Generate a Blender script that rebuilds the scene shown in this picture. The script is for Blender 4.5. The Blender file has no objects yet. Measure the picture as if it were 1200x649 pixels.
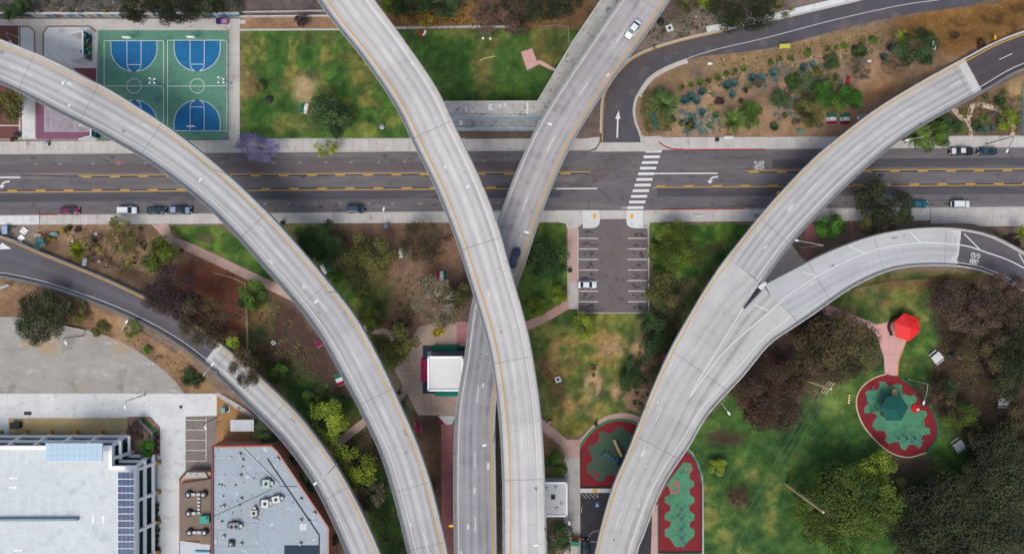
import bpy, bmesh, math, random
import numpy as np
from mathutils import Vector, Matrix
from mathutils.geometry import tessellate_polygon
random.seed(7); np.random.seed(7)
SC = bpy.context.scene
COL = SC.collection
R = math.radians
# ------------------------------------------------------------------ camera, sky, sun, exposure
S = 0.21            # metres of ground per photograph pixel
H = 170.0           # flying height of the camera, metres
cam = bpy.data.cameras.new('camera'); camo = bpy.data.objects.new('camera', cam); COL.objects.link(camo)
camo.location = (0, 0, H); camo.rotation_euler = (0, 0, 0)
cam.sensor_fit = 'HORIZONTAL'; cam.sensor_width = 36.0; cam.lens = 36.0 * H / (1200 * S)
cam.clip_start = 1.0; cam.clip_end = 6000.0
SC.camera = camo
W = bpy.data.worlds.new('World'); SC.world = W; W.use_nodes = True
wn = W.node_tree.nodes; wl = W.node_tree.links
sky = wn.new('ShaderNodeTexSky'); sky.sky_type = 'NISHITA'; sky.sun_disc = False
sky.sun_elevation = R(58); sky.sun_rotation = R(200); sky.air_density = 1.0; sky.dust_density = 4.0; sky.ozone_density = 1.0
hs = wn.new('ShaderNodeHueSaturation'); hs.inputs['Saturation'].default_value = 0.85     # overcast: the blue is veiled by cloud
wl.new(sky.outputs[0], hs.inputs['Color']); wl.new(hs.outputs[0], wn['Background'].inputs['Color'])
wn['Background'].inputs['Strength'].default_value = 0.15
sun = bpy.data.lights.new('sun', 'SUN'); sun.energy = 1.3; sun.angle = R(26); sun.color = (1.0, 0.985, 0.965)
suno = bpy.data.objects.new('sun', sun); COL.objects.link(suno)
suno.rotation_euler = (R(32), 0, R(-20)); suno.location = (0, 0, 60)
SC.view_settings.view_transform = 'Standard'; SC.view_settings.look = 'None'
SC.view_settings.gamma = 1.0; SC.view_settings.use_curve_mapping = False
SC.view_settings.exposure = 0.36
try:
    SC.cycles.max_bounces = 5; SC.cycles.diffuse_bounces = 3; SC.cycles.glossy_bounces = 2; SC.cycles.transparent_max_bounces = 6
except Exception: pass

# ------------------------------------------------------------------ helpers
def P(x, y, z=0.0):
    k = S * (H - z) / H
    return Vector(((x - 600) * k, (324.5 - y) * k, z))
def lin(c): return ((c + 0.055) / 1.055) ** 2.4 if c > 0.04045 else c / 12.92
E0 = 1.45
def C(r, g, b, e=E0): return (lin(r / 255) / e, lin(g / 255) / e, lin(b / 255) / e, 1.0)

MATS = {}
def mat(name, col, rough=0.9, n=(), bump=0.0, bscale=4.0, metal=0.0, rnd=0.0, attr=False, uvstretch=None, tint=None, spec=0.3, hue=0.0, emis=None):
    """procedural material: colour x noises [(scale, amount[, stretch_x])], optional per-object variation and colour attribute"""
    if name in MATS: return MATS[name]
    m = bpy.data.materials.new(name); m.use_nodes = True
    N = m.node_tree.nodes; L = m.node_tree.links
    b = N['Principled BSDF']; b.inputs['Roughness'].default_value = rough; b.inputs['Metallic'].default_value = metal
    try: b.inputs['Specular IOR Level'].default_value = spec
    except Exception: pass
    if uvstretch:
        tc = N.new('ShaderNodeUVMap'); co = tc.outputs[0]
    else:
        g = N.new('ShaderNodeNewGeometry'); co = g.outputs['Position']
    if attr:
        a = N.new('ShaderNodeAttribute'); a.attribute_name = 'Col'; cur = a.outputs['Color']
    else:
        rgb = N.new('ShaderNodeRGB'); rgb.outputs[0].default_value = col; cur = rgb.outputs[0]
    def scale_by(cur, val):
        v = N.new('ShaderNodeVectorMath'); v.operation = 'SCALE'
        L.new(cur, v.inputs[0]); L.new(val, v.inputs['Scale']); return v.outputs[0]
    for t in n:
        sc_, am = t[0], t[1]; st = t[2] if len(t) > 2 else (1, 1, 1)
        mp = N.new('ShaderNodeMapping'); mp.inputs['Scale'].default_value = st; L.new(co, mp.inputs['Vector'])
        nz = N.new('ShaderNodeTexNoise'); nz.inputs['Scale'].default_value = sc_; nz.inputs['Detail'].default_value = 3.0
        L.new(mp.outputs[0], nz.inputs['Vector'])
        mr = N.new('ShaderNodeMapRange'); mr.inputs['From Min'].default_value = 0.3; mr.inputs['From Max'].default_value = 0.7
        mr.inputs['To Min'].default_value = 1 - am; mr.inputs['To Max'].default_value = 1 + am
        L.new(nz.outputs['Fac'], mr.inputs['Value']); cur = scale_by(cur, mr.outputs[0])
    if tint:     # (scale, colour, threshold, softness): stains with a shape of their own
        for (sc_, c2, th, so, st) in tint:
            mp = N.new('ShaderNodeMapping'); mp.inputs['Scale'].default_value = st; L.new(co, mp.inputs['Vector'])
            nz = N.new('ShaderNodeTexNoise'); nz.inputs['Scale'].default_value = sc_; nz.inputs['Detail'].default_value = 4.0
            L.new(mp.outputs[0], nz.inputs['Vector'])
            mr = N.new('ShaderNodeMapRange'); mr.inputs['From Min'].default_value = th; mr.inputs['From Max'].default_value = th + so
            L.new(nz.outputs['Fac'], mr.inputs['Value'])
            mx = N.new('ShaderNodeMix'); mx.data_type = 'RGBA'; L.new(mr.outputs[0], mx.inputs['Factor'])
            L.new(cur, mx.inputs['A']); mx.inputs['B'].default_value = c2; cur = mx.outputs['Result']
    if rnd or hue:
        oi = N.new('ShaderNodeObjectInfo')
        mr = N.new('ShaderNodeMapRange'); mr.inputs['To Min'].default_value = 1 - rnd; mr.inputs['To Max'].default_value = 1 + rnd
        L.new(oi.outputs['Random'], mr.inputs['Value']); cur = scale_by(cur, mr.outputs[0])
        if hue:
            h2 = N.new('ShaderNodeHueSaturation'); mr2 = N.new('ShaderNodeMapRange')
            mr2.inputs['To Min'].default_value = 0.5 - hue; mr2.inputs['To Max'].default_value = 0.5 + hue
            ml = N.new('ShaderNodeMath'); ml.operation = 'MULTIPLY'; ml.inputs[1].default_value = 7.31; L.new(oi.outputs['Random'], ml.inputs[0])
            fr = N.new('ShaderNodeMath'); fr.operation = 'FRACT'; L.new(ml.outputs[0], fr.inputs[0])
            L.new(fr.outputs[0], mr2.inputs['Value']); L.new(mr2.outputs[0], h2.inputs['Hue']); L.new(cur, h2.inputs['Color']); cur = h2.outputs[0]
    L.new(cur, b.inputs['Base Color'])
    if bump:
        nz = N.new('ShaderNodeTexNoise'); nz.inputs['Scale'].default_value = bscale; nz.inputs['Detail'].default_value = 4.0
        L.new(co, nz.inputs['Vector']); bp = N.new('ShaderNodeBump'); bp.inputs['Strength'].default_value = bump; bp.inputs['Distance'].default_value = 0.1
        L.new(nz.outputs['Fac'], bp.inputs['Height']); L.new(bp.outputs[0], b.inputs['Normal'])
    MATS[name] = m; return m

def tag(o, label=None, cat=None, group=None, kind=None):
    if label: o['label'] = label
    if cat: o['category'] = cat
    if group: o['group'] = group
    if kind: o['kind'] = kind
    return o
def empty(name, loc=(0, 0, 0), rz=0.0, label=None, cat=None, group=None):
    o = bpy.data.objects.new(name, None); COL.objects.link(o); o.location = loc; o.rotation_euler = (0, 0, rz)
    o.empty_display_size = 0.5
    return tag(o, label, cat, group)
class MB:
    def __init__(s): s.v = []; s.f = []
    def add(s, vs, fs):
        n = len(s.v); s.v += [tuple(v) for v in vs]; s.f += [tuple(i + n for i in f) for f in fs]; return s
    def box(s, x0, x1, y0, y1, z0, z1):
        return s.add([(x0,y0,z0),(x1,y0,z0),(x1,y1,z0),(x0,y1,z0),(x0,y0,z1),(x1,y0,z1),(x1,y1,z1),(x0,y1,z1)],
                     [(0,3,2,1),(4,5,6,7),(0,1,5,4),(1,2,6,5),(2,3,7,6),(3,0,4,7)])
    def obox(s, c, ax, ay, hx, hy, z0, z1):
        """box about c with horizontal half-axes ax*hx, ay*hy"""
        c = Vector(c[:2]); ax = Vector(ax); ay = Vector(ay); q = []
        for z in (z0, z1):
            for a, b in ((-1,-1),(1,-1),(1,1),(-1,1)):
                p = c + ax*hx*a + ay*hy*b; q.append((p.x, p.y, z))
        return s.add(q, [(0,3,2,1),(4,5,6,7),(0,1,5,4),(1,2,6,5),(2,3,7,6),(3,0,4,7)])
    def tube(s, pts, rads, k=6, cap=True):
        pts = [Vector(p) for p in pts]; rings = []
        for i, p in enumerate(pts):
            d = (pts[min(i+1, len(pts)-1)] - pts[max(i-1, 0)]).normalized()
            a = d.orthogonal().normalized(); b = d.cross(a); r = rads[i] if isinstance(rads, (list, tuple)) else rads
            rings.append([p + (a*math.cos(2*math.pi*j/k) + b*math.sin(2*math.pi*j/k))*r for j in range(k)])
        vs = [v for rg in rings for v in rg]; fs = []
        for i in range(len(rings)-1):
            for j in range(k): fs.append((i*k+j, i*k+(j+1)%k, (i+1)*k+(j+1)%k, (i+1)*k+j))
        if cap: fs.append(tuple(range(k))[::-1]); fs.append(tuple((len(rings)-1)*k+j for j in range(k)))
        return s.add(vs, fs)
    def lathe(s, c, prof, k=12):
        """prof: [(r, z)] about the vertical through c"""
        vs = [(c[0]+r*math.cos(2*math.pi*j/k), c[1]+r*math.sin(2*math.pi*j/k), z) for r, z in prof for j in range(k)]; fs = []
        for i in range(len(prof)-1):
            for j in range(k): fs.append((i*k+j, i*k+(j+1)%k, (i+1)*k+(j+1)%k, (i+1)*k+j))
        fs.append(tuple((len(prof)-1)*k+j for j in range(k)))
        return s.add(vs, fs)
    def prism(s, poly, z0, z1, top=True, bottom=False):
        """poly: world xy; z0,z1 floats"""
        poly = [tuple(p[:2]) for p in poly]
        if sum(a[0]*b[1]-b[0]*a[1] for a, b in zip(poly, poly[1:]+poly[:1])) < 0: poly = poly[::-1]
        n = len(poly); vs = [(x, y, z0) for x, y in poly] + [(x, y, z1) for x, y in poly]
        fs = [(i, (i+1)%n, n+(i+1)%n, n+i) for i in range(n)]
        tri = tessellate_polygon([[Vector((x, y, 0)) for x, y in poly]])
        def up(t):
            a, b, c = [poly[i] for i in t]
            return t if (b[0]-a[0])*(c[1]-a[1])-(b[1]-a[1])*(c[0]-a[0]) > 0 else t[::-1]
        if top: fs += [tuple(n+i for i in up(t)) for t in tri]
        if bottom: fs += [tuple(up(t))[::-1] for t in tri]
        return s.add(vs, fs)
    def quad(s, a, b, c, d): return s.add([a, b, c, d], [(0, 1, 2, 3)])
    def mesh(s, name, m=None, smooth=False):
        me = bpy.data.meshes.new(name); me.from_pydata(s.v, [], s.f); me.update()
        if m: me.materials.append(m)
        if smooth: me.polygons.foreach_set('use_smooth', [True]*len(me.polygons))
        return me
    def build(s, name, m, parent=None, smooth=False):
        return link(name, s.mesh(name, m, smooth), parent)
def link(name, me, parent=None):
    o = bpy.data.objects.new(name, me); COL.objects.link(o)
    if parent is not None: o.parent = parent
    return o
def kids(o): return [c for c in bpy.data.objects if c.parent == o]
def copy_tree(o, parent=None):
    c = o.copy(); COL.objects.link(c); c.parent = parent
    for ch in CH.get(o.name, None) or kids(o): copy_tree(ch, c)
    return c
CH = {}
def dense(pts, step=4.0):
    """Catmull-Rom through 2-D points, resampled"""
    p = [Vector(q) for q in pts]; p = [p[0]*2-p[1]] + p + [p[-1]*2-p[-2]]; out = []
    for i in range(1, len(p)-2):
        a, b, c, d = p[i-1:i+3]; n = max(1, int((c-b).length/step))
        for k in range(n):
            t = k/n
            out.append(0.5*((2*b)+(c-a)*t+(2*a-5*b+4*c-d)*t*t+(3*b-a-3*c+d)*t*t*t))
    out.append(p[-2].copy()); return out
def poly_w(pts, z=0.0): return [P(x, y, z) for x, y in pts]
def sheet(name, pts, z, m, parent=None, kind='structure', thick=0.0):
    """a flat sheet (with edges down to z-thick) given as photograph pixels"""
    b = MB(); b.prism(poly_w(pts, z), z-max(thick, 0.003), z)
    o = b.build(name, m, parent)
    if parent is None and kind: o['kind'] = kind
    return o
def strip_px(pts, wpx, z):
    """quads along a pixel polyline, width in metres -> world polygon pairs"""
    p = [P(x, y, z) for x, y in pts]; L = []; Rr = []
    for i in range(len(p)):
        d = (p[min(i+1, len(p)-1)] - p[max(i-1, 0)]); d.z = 0; d.normalize(); nrm = Vector((-d.y, d.x, 0))
        L.append(p[i]+nrm*wpx/2); Rr.append(p[i]-nrm*wpx/2)
    return L, Rr
def path_strip(name, pts, width, z, m, parent=None, smooth=True, kind='structure', thick=0.05):
    if smooth: pts = dense(pts, 6)
    L, Rr = strip_px(pts, width, z); b = MB(); n = len(L)
    vs = L + Rr + [v - Vector((0, 0, thick)) for v in L] + [v - Vector((0, 0, thick)) for v in Rr]
    fs = []
    for i in range(n-1):
        fs.append((n+i, n+i+1, i+1, i)); fs.append((i, i+1, 2*n+i+1, 2*n+i)); fs.append((n+i+1, n+i, 3*n+i, 3*n+i+1))
    fs += [(0, 2*n, 3*n, n), (n-1, 2*n-1, 4*n-1, 3*n-1)]
    b.add(vs, fs); o = b.build(name, m, parent)
    if parent is None and kind: o['kind'] = kind
    return o
def circle_px(cx, cy, r, n=24, a0=0, a1=360):
    return [(cx+r*math.cos(R(a0+(a1-a0)*i/(n if a1-a0 == 360 else n-1))), cy+r*math.sin(R(a0+(a1-a0)*i/(n if a1-a0 == 360 else n-1)))) for i in range(n)]
def text_mesh(txt, size, m):
    cu = bpy.data.curves.new('lettering', 'FONT'); cu.body = txt; cu.size = size; cu.align_x = 'CENTER'; cu.align_y = 'CENTER'
    o = bpy.data.objects.new('lettering', cu); me = bpy.data.meshes.new_from_object(o); bpy.data.objects.remove(o)
    me.materials.append(m) if not me.materials else me.materials.__setitem__(0, m)
    return me

# ------------------------------------------------------------------ materials
M_conc   = mat('concrete_pavement', C(196,192,186), n=((0.35,.07),(3.0,.08),(14,.05)), rnd=.05, tint=((0.5, C(160,150,138), .60, .15, (1,1,1)),))
M_concw  = mat('concrete_white', C(218,220,218), n=((0.2,.05),(2.5,.06),(14,.03)), rnd=.05, tint=((0.6, C(186,190,192), .56, .18, (1,1,1)),(0.35, C(208,190,160), .66, .12, (1,1,1))))
M_concd  = mat('concrete_weathered', C(186,184,178), n=((0.6,.14),(4.0,.12)), tint=((1.2, C(110,108,106), .56, .14, (1,1,1)),))
M_bed    = mat('pavement_bed', C(150,146,140), n=((2,.1),))
M_asph   = mat('asphalt', C(109,105,107), n=((0.25,.12,(.12,1,1)),(.8,.10,(.3,1,1)),(6,.10),(25,.12)), tint=((0.7, C(84,79,78), .60, .12, (.6,1,1)),(0.25, C(136,128,122), .55, .2, (.15,1.3,1)),(2.2, C(70,66,66), .68, .05, (1,1,1))))
M_asphp  = mat('asphalt_dark_lane', C(84,82,88), n=((0.3,.12,(.1,1,1)),(1.2,.10,(.08,1,1)),(8,.10),(25,.10)), tint=((.5, C(112,105,102), .58, .14, (.15,1,1)),))
M_asphd  = mat('asphalt_fresh', C(86,84,90), n=((0.2,.10),(5,.08),(22,.10)), tint=((0.3, C(112,104,104), .55, .2, (1,1,1)),))
M_asphr  = mat('asphalt_ramp', C(100,93,96), n=((0.25,.10),(5,.06),(22,.08)), tint=((0.22, C(124,116,117), .52, .2, (1,1,1)),))
M_lot    = mat('asphalt_lot', C(114,106,105), n=((0.3,.08),(5,.08),(22,.08)), tint=((0.8, C(70,65,66), .60, .12, (1,1,1)),))
M_tar    = mat('tar_seal', C(66,63,68), n=((5,.1),))
M_white  = mat('white_road_paint', C(228,228,226), n=((4,.06),(18,.08)))
M_whitew = mat('worn_white_paint', C(188,186,184), n=((4,.10),(18,.16)))
M_yell   = mat('yellow_road_paint', C(216,166,58), n=((3,.08),(18,.12)))
M_red    = mat('red_kerb_paint', C(170,45,45), n=((3,.1),))
M_cy     = mat('yellow_tactile_paint', C(235,175,40), n=((6,.05),))
M_kerb   = mat('kerb_concrete', C(190,186,178), n=((1,.10),(8,.08)))
M_bluep  = mat('blue_court_paint', C(14,108,160), n=((0.3,.08),(1.5,.08),(7,.07)), rough=.7, tint=((.6, C(40,124,166), .58, .14, (1,1,1)),))
M_green  = mat('green_court_paint', C(92,144,120), n=((0.15,.09),(1.2,.07),(6,.07)), rough=.7, tint=((.35, C(76,124,106), .56, .14, (1,1,1)),(1.5, C(112,152,134), .66, .06, (1,1,1))))
M_purp   = mat('purple_court_paint', C(132,88,112), n=((0.3,.1),(4,.06)))
M_lil    = mat('faded_lilac_court', C(160,150,160), n=((0.5,.1),(3,.1)), tint=((0.6, C(140,130,142), .55, .1, (1,1,1)),))
M_brick  = mat('red_brick_paving', C(112,72,66), n=((2,.12),(9,.12)))
M_brickb = mat('brick_border', C(142,108,92), n=((2,.1),(9,.1)))
M_pink   = mat('pink_paving', C(196,166,152), n=((0.4,.08),(5,.06)), tint=((0.5, C(176,146,132), .55, .2, (1,1,1)),))
M_pinkr  = mat('rose_paving', C(216,168,162), n=((0.4,.06),(5,.05)))
M_plaza  = mat('plaza_paving', C(180,158,142), n=((0.3,.08),(4,.07)), tint=((0.35, C(160,136,122), .55, .15, (1,1,1)),))
M_maroon = mat('maroon_paving', C(164,108,106), n=((0.5,.12),(5,.08)))
M_joint  = mat('joint_filler', C(128,125,124))
M_steel  = mat('galvanised_steel', C(165,170,172), rough=.5, metal=.4, n=((3,.06),))
M_pole   = mat('lamp_grey', C(196,198,198), rough=.5, n=((3,.04),))
M_lamp   = mat('lamp_white', C(238,240,240), rough=.4)
M_black  = mat('black_metal', C(44,44,48), rough=.6)
M_wood   = mat('pole_wood', C(226,204,158), n=((3,.12,(1,1,.1)),))
M_barrier= mat('barrier_concrete', C(196,194,188), n=((0.3,.06),(4,.10)), tint=((0.8, C(158,156,152), .58, .15, (1,1,1)),))
M_glass  = mat('window_glass', C(38,70,84), rough=.12, spec=.6)
M_rubber = mat('tyre_rubber', C(34,34,36), rough=.85)
M_chrome = mat('wheel_alloy', C(160,162,165), rough=.35, metal=.7)
M_hl     = mat('headlight_lens', C(225,228,230), rough=.15)
M_tl     = mat('taillight_lens', C(140,20,22), rough=.2)
M_trim   = mat('black_trim', C(36,37,40), rough=.6)
# ------------------------------------------------------------------ viaduct and ramp lines (both deck edges as seen, then put at their height)
class Ribbon:
    """deck line: edges L,R in photograph pixels, zf = [(fraction, height)]"""
    def __init__(s, Lp, Rp, zf, n=90):
        L = dense(Lp, 3); Rr = dense(Rp, 3)
        def resample(p, n):
            d = np.concatenate([[0], np.cumsum([(p[i+1]-p[i]).length for i in range(len(p)-1)])]); t = np.linspace(0, d[-1], n)
            return np.stack([np.interp(t, d, [q.x for q in p]), np.interp(t, d, [q.y for q in p])], 1)
        A = resample(L, n); B = resample(Rr, n); c = (A+B)/2
        La = np.array([(q.x, q.y) for q in L]); Ra = np.array([(q.x, q.y) for q in Rr])
        wl = np.array([np.min(np.hypot(*(La-q).T)) for q in c]); wr = np.array([np.min(np.hypot(*(Ra-q).T)) for q in c])
        t = np.linspace(0, 1, n); z = np.interp(t, [a for a, b in zf], [b for a, b in zf])
        kz = np.ones(15)/15; zp = np.concatenate([z[0]-(z[1]-z[0])*np.arange(7,0,-1), z, z[-1]+(z[-1]-z[-2])*np.arange(1,8)]); z = np.convolve(zp, kz, 'valid')
        k = S*(H-z)/H
        s.c = np.stack([(c[:,0]-600)*k, (324.5-c[:,1])*k], 1); s.z = z
        d = np.gradient(s.c, axis=0); d /= np.linalg.norm(d, axis=1)[:, None]
        nr = np.stack([-d[:,1], d[:,0]], 1)
        wa = np.stack([(A[:,0]-600)*k, (324.5-A[:,1])*k], 1)
        sg = np.sign(np.median(np.sum((wa-s.c)*nr, 1))); s.n = nr*sg           # normal points to the L edge
        def sm(w): return np.convolve(np.concatenate([[w[0]]*4, w, [w[-1]]*4]), np.ones(9)/9, 'valid')
        s.wl = sm(wl*k); s.wr = sm(wr*k); s.d = d
        s.u = np.concatenate([[0], np.cumsum(np.linalg.norm(np.diff(s.c, axis=0), axis=1))]); s.len = s.u[-1]
    def at(s, u, off=None, fromL=None, fromR=None):
        cx = np.interp(u, s.u, s.c[:,0]); cy = np.interp(u, s.u, s.c[:,1]); z = np.interp(u, s.u, s.z)
        nx = np.interp(u, s.u, s.n[:,0]); ny = np.interp(u, s.u, s.n[:,1])
        if fromL is not None: off = np.interp(u, s.u, s.wl) - fromL
        if fromR is not None: off = -np.interp(u, s.u, s.wr) + fromR
        return Vector((cx+nx*off, cy+ny*off, z))
    def uw(s, x, y):
        """distance along the deck of the world point x, y"""
        a = s.c[:-1]; d = s.c[1:]-a; l2 = np.sum(d*d, 1); t = np.clip(((x-a[:,0])*d[:,0]+(y-a[:,1])*d[:,1])/l2, 0, 1); q = a+d*t[:,None]
        k = int(np.argmin((q[:,0]-x)**2+(q[:,1]-y)**2)); return float(s.u[k]+(s.u[k+1]-s.u[k])*t[k])
    def zw(s, x, y): return float(np.interp(s.uw(x, y), s.u, s.z))
    def uof(s, px, py):
        z = float(np.mean(s.z))
        for _ in range(6):
            p = P(px, py, z); u = s.uw(p.x, p.y); z = float(np.interp(u, s.u, s.z))
        return u
    def zof(s, px, py): return float(np.interp(s.uof(px, py), s.u, s.z))
    def sub(s, u0, u1, step=2.0):
        n = max(2, int((u1-u0)/step)+1); return np.linspace(u0, u1, n)
    def line(s, name, m, parent, u0, u1, w, dz=0.008, **kw):
        us = s.sub(u0, u1, 2.5); b = MB(); vs = []; fs = []
        for u in us:
            p = s.at(u, **kw); nx = np.interp(u, s.u, s.n[:,0]); ny = np.interp(u, s.u, s.n[:,1])
            vs += [(p.x+nx*w/2, p.y+ny*w/2, p.z+dz), (p.x-nx*w/2, p.y-ny*w/2, p.z+dz)]
        for i in range(len(us)-1): fs.append((2*i, 2*i+1, 2*i+3, 2*i+2))
        b.add(vs, fs); fix_up(b); return b.build(name, m, parent)
    def sweep(s, name, m, parent, u0, u1, prof, side, step=2.5, smooth=False):
        """prof: closed list of (inward distance from the edge, height above deck)"""
        us = s.sub(u0, u1, step); k = len(prof); vs = []; fs = []
        for u in us:
            for a, h in prof:
                p = s.at(u, **({'fromL': a} if side == 'L' else {'fromR': a})); vs.append((p.x, p.y, p.z+h))
        for i in range(len(us)-1):
            for j in range(k): fs.append((i*k+j, i*k+(j+1)%k, (i+1)*k+(j+1)%k, (i+1)*k+j))
        fs += [tuple(range(k)), tuple((len(us)-1)*k+j for j in range(k))[::-1]]
        b = MB().add(vs, fs); o = b.build(name, m, parent); fixnormals(o.data); return o
    def slab(s, name, m, parent, u0, u1, depth=0.9, ground=False):
        """deck with overhang, girder box below and UVs running along the deck"""
        us = s.sub(u0, u1, 2.0); vs = []; fs = []; uv = []
        for u in us:
            wl = np.interp(u, s.u, s.wl); wr = np.interp(u, s.u, s.wr)
            if ground:
                sec = [(wl, 0), (-wr, 0), (-wr-.05, -20), (wl+.05, -20)]
                z = np.interp(u, s.u, s.z); sec = [(a, max(b, -z-0.6)) for a, b in sec]
            else:
                g = .62; sec = [(wl, 0), (-wr, 0), (-wr, -.32), (-wr*g-.2, -.62), (-wr*g, -depth-1.1), (wl*g, -depth-1.1), (wl*g+.2, -.62), (wl, -.32)]
            for a, hh in sec:
                p = s.at(u, off=a); vs.append((p.x, p.y, p.z+hh)); uv.append((u, a))
        k = len(sec)
        for i in range(len(us)-1):
            for j in range(k): fs.append((i*k+j, i*k+(j+1)%k, (i+1)*k+(j+1)%k, (i+1)*k+j))
        fs += [tuple(range(k)), tuple((len(us)-1)*k+j for j in range(k))[::-1]]
        b = MB().add(vs, fs); o = b.build(name, m, parent); me = o.data
        fixnormals(me)
        ul = me.uv_layers.new(name='UVMap'); li = np.zeros(len(me.loops), dtype=np.int32); me.loops.foreach_get('vertex_index', li)
        ul.data.foreach_set('uv', np.array(uv, dtype=np.float32)[li].ravel()); return o
def fix_up(b):
    for i, f in enumerate(b.f):
        a, c, d = [Vector(b.v[j]) for j in f[:3]]
        if (c-a).cross(d-a).z < 0: b.f[i] = f[::-1]
def fixnormals(me):
    bm = bmesh.new(); bm.from_mesh(me); bmesh.ops.recalc_face_normals(bm, faces=bm.faces); bm.to_mesh(me); bm.free()

def deckmat(name, base, dark, tracks, amp=.35, patch=None, edge=4.2):
    """concrete deck: long rubber streaks in the wheel tracks, blotches, fine grain; u runs along, v across"""
    m = bpy.data.materials.new(name); m.use_nodes = True; N = m.node_tree.nodes; L = m.node_tree.links; b = N['Principled BSDF']
    b.inputs['Roughness'].default_value = .9; b.inputs['Specular IOR Level'].default_value = .25
    uv = N.new('ShaderNodeUVMap'); sep = N.new('ShaderNodeSeparateXYZ'); L.new(uv.outputs[0], sep.inputs[0])
    def math_(op, a, bb=None):
        q = N.new('ShaderNodeMath'); q.operation = op
        for i, x in enumerate((a, bb)):
            if x is None: continue
            if isinstance(x, (int, float)): q.inputs[i].default_value = x
            else: L.new(x, q.inputs[i])
        return q.outputs[0]
    def noise(scale, st, det=3):
        mp = N.new('ShaderNodeMapping'); mp.inputs['Scale'].default_value = st; L.new(uv.outputs[0], mp.inputs['Vector'])
        nz = N.new('ShaderNodeTexNoise'); nz.inputs['Scale'].default_value = scale; nz.inputs['Detail'].default_value = det; L.new(mp.outputs[0], nz.inputs['Vector']); return nz.outputs['Fac']
    tot = None
    for v0, w, a in tracks:
        dv = math_('DIVIDE', math_('SUBTRACT', sep.outputs['Y'], v0), w); g = math_('MULTIPLY', math_('POWER', 2.718, math_('MULTIPLY', math_('MULTIPLY', dv, dv), -1.0)), a)
        tot = g if tot is None else math_('ADD', tot, g)
    st = noise(1.0, (.03, .9, 1)); mr = N.new('ShaderNodeMapRange'); mr.inputs['From Min'].default_value = .3; mr.inputs['From Max'].default_value = .75
    L.new(st, mr.inputs['Value']); f = math_('MULTIPLY', tot, math_('ADD', math_('MULTIPLY', mr.outputs[0], .8), .35))
    if patch:
        pn = noise(1.0, (.35, .22, 1), 2); mp2 = N.new('ShaderNodeMapRange'); mp2.inputs['From Min'].default_value = .5; mp2.inputs['From Max'].default_value = .62; L.new(pn, mp2.inputs['Value'])
        f = math_('ADD', f, math_('MULTIPLY', math_('MULTIPLY', mp2.outputs[0], tot), patch))
    fc = N.new('ShaderNodeClamp'); L.new(f, fc.inputs['Value'])
    mx = N.new('ShaderNodeMix'); mx.data_type = 'RGBA'; L.new(fc.outputs[0], mx.inputs['Factor']); mx.inputs['A'].default_value = base; mx.inputs['B'].default_value = dark
    cur = mx.outputs['Result']
    for sc_, stt, am in ((1, (.02, 1.6, 1), .06), (1, (.25, .25, 1), .06), (9, (1, 1, 1), .05), (1, (.08, 6, 1), .025)):
        nz = noise(sc_, stt); r = N.new('ShaderNodeMapRange'); r.inputs['From Min'].default_value = .3; r.inputs['From Max'].default_value = .7; r.inputs['To Min'].default_value = 1-am; r.inputs['To Max'].default_value = 1+am
        L.new(nz, r.inputs['Value']); v = N.new('ShaderNodeVectorMath'); v.operation = 'SCALE'; L.new(cur, v.inputs[0]); L.new(r.outputs[0], v.inputs['Scale']); cur = v.outputs[0]
    # slab-by-slab tone, finer rubber streaks, grime along the edges, small spots and repairs
    fl = math_('FLOOR', math_('MULTIPLY', sep.outputs['X'], 1/9.1)); wnz = N.new('ShaderNodeTexWhiteNoise'); wnz.noise_dimensions = '1D'; L.new(fl, wnz.inputs['W'])
    def mul(cur, val):
        v = N.new('ShaderNodeVectorMath'); v.operation = 'SCALE'; L.new(cur, v.inputs[0]); L.new(val, v.inputs['Scale']); return v.outputs[0]
    cur = mul(cur, math_('ADD', math_('MULTIPLY', wnz.outputs['Value'], .09), .955))
    def rng(x, a, c, lo, hi):
        r = N.new('ShaderNodeMapRange'); r.inputs['From Min'].default_value = a; r.inputs['From Max'].default_value = c; r.inputs['To Min'].default_value = lo; r.inputs['To Max'].default_value = hi; L.new(x, r.inputs['Value']); return r.outputs[0]
    cur = mul(cur, rng(noise(1, (.012, 4.5, 1), 4), .35, .7, 1.05, .92))
    cur = mul(cur, rng(noise(1, (.05, 11, 1), 2), .35, .7, 1.02, .965))
    cur = mul(cur, rng(noise(1, (1.3, 1.3, 1), 2), .66, .74, 1, .78))
    cur = mul(cur, rng(noise(1, (.9, 2.2, 7), 2), .69, .72, 1, 1.14))
    cur = mul(cur, rng(math_('ABSOLUTE', sep.outputs['Y']), edge-1.1, edge-.4, 1, .84))
    L.new(cur, b.inputs['Base Color']); return m
T2 = [(-2.7, .62, .62), (-1.1, .62, .55), (1.1, .62, .6), (2.7, .62, .62)]
M_dA = deckmat('deck_concrete_grey', C(198,198,196), C(124,125,128), T2)
M_dB = deckmat('deck_concrete_pale', C(210,208,204), C(154,152,151), T2, edge=4.7)
M_dC = deckmat('deck_concrete_streaked', C(184,180,178), C(136,134,138), [(-2.4,.6,.35),(-.9,.6,.3),(1.2,.75,.55),(2.9,.75,.55)], patch=.7)
M_dC2 = deckmat('deck_concrete_dark', C(166,166,168), C(122,123,128), [(-2.6,.6,.8),(-1.0,.6,.7),(1.0,.6,.7),(2.6,.6,.7)], patch=.4)
M_dE = deckmat('deck_concrete_ramp', C(196,195,192), C(120,119,122), [(-2.6,.5,.5),(-1.0,.5,.45),(.9,.5,.5),(2.4,.5,.5)])
M_dM = deckmat('deck_concrete_wide', C(196,195,191), C(130,128,128), [(-4.2,.6,.5),(-2.2,.6,.5),(0,.9,.3),(2.2,.6,.3),(4.2,.6,.3)], patch=.3, edge=20)
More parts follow.
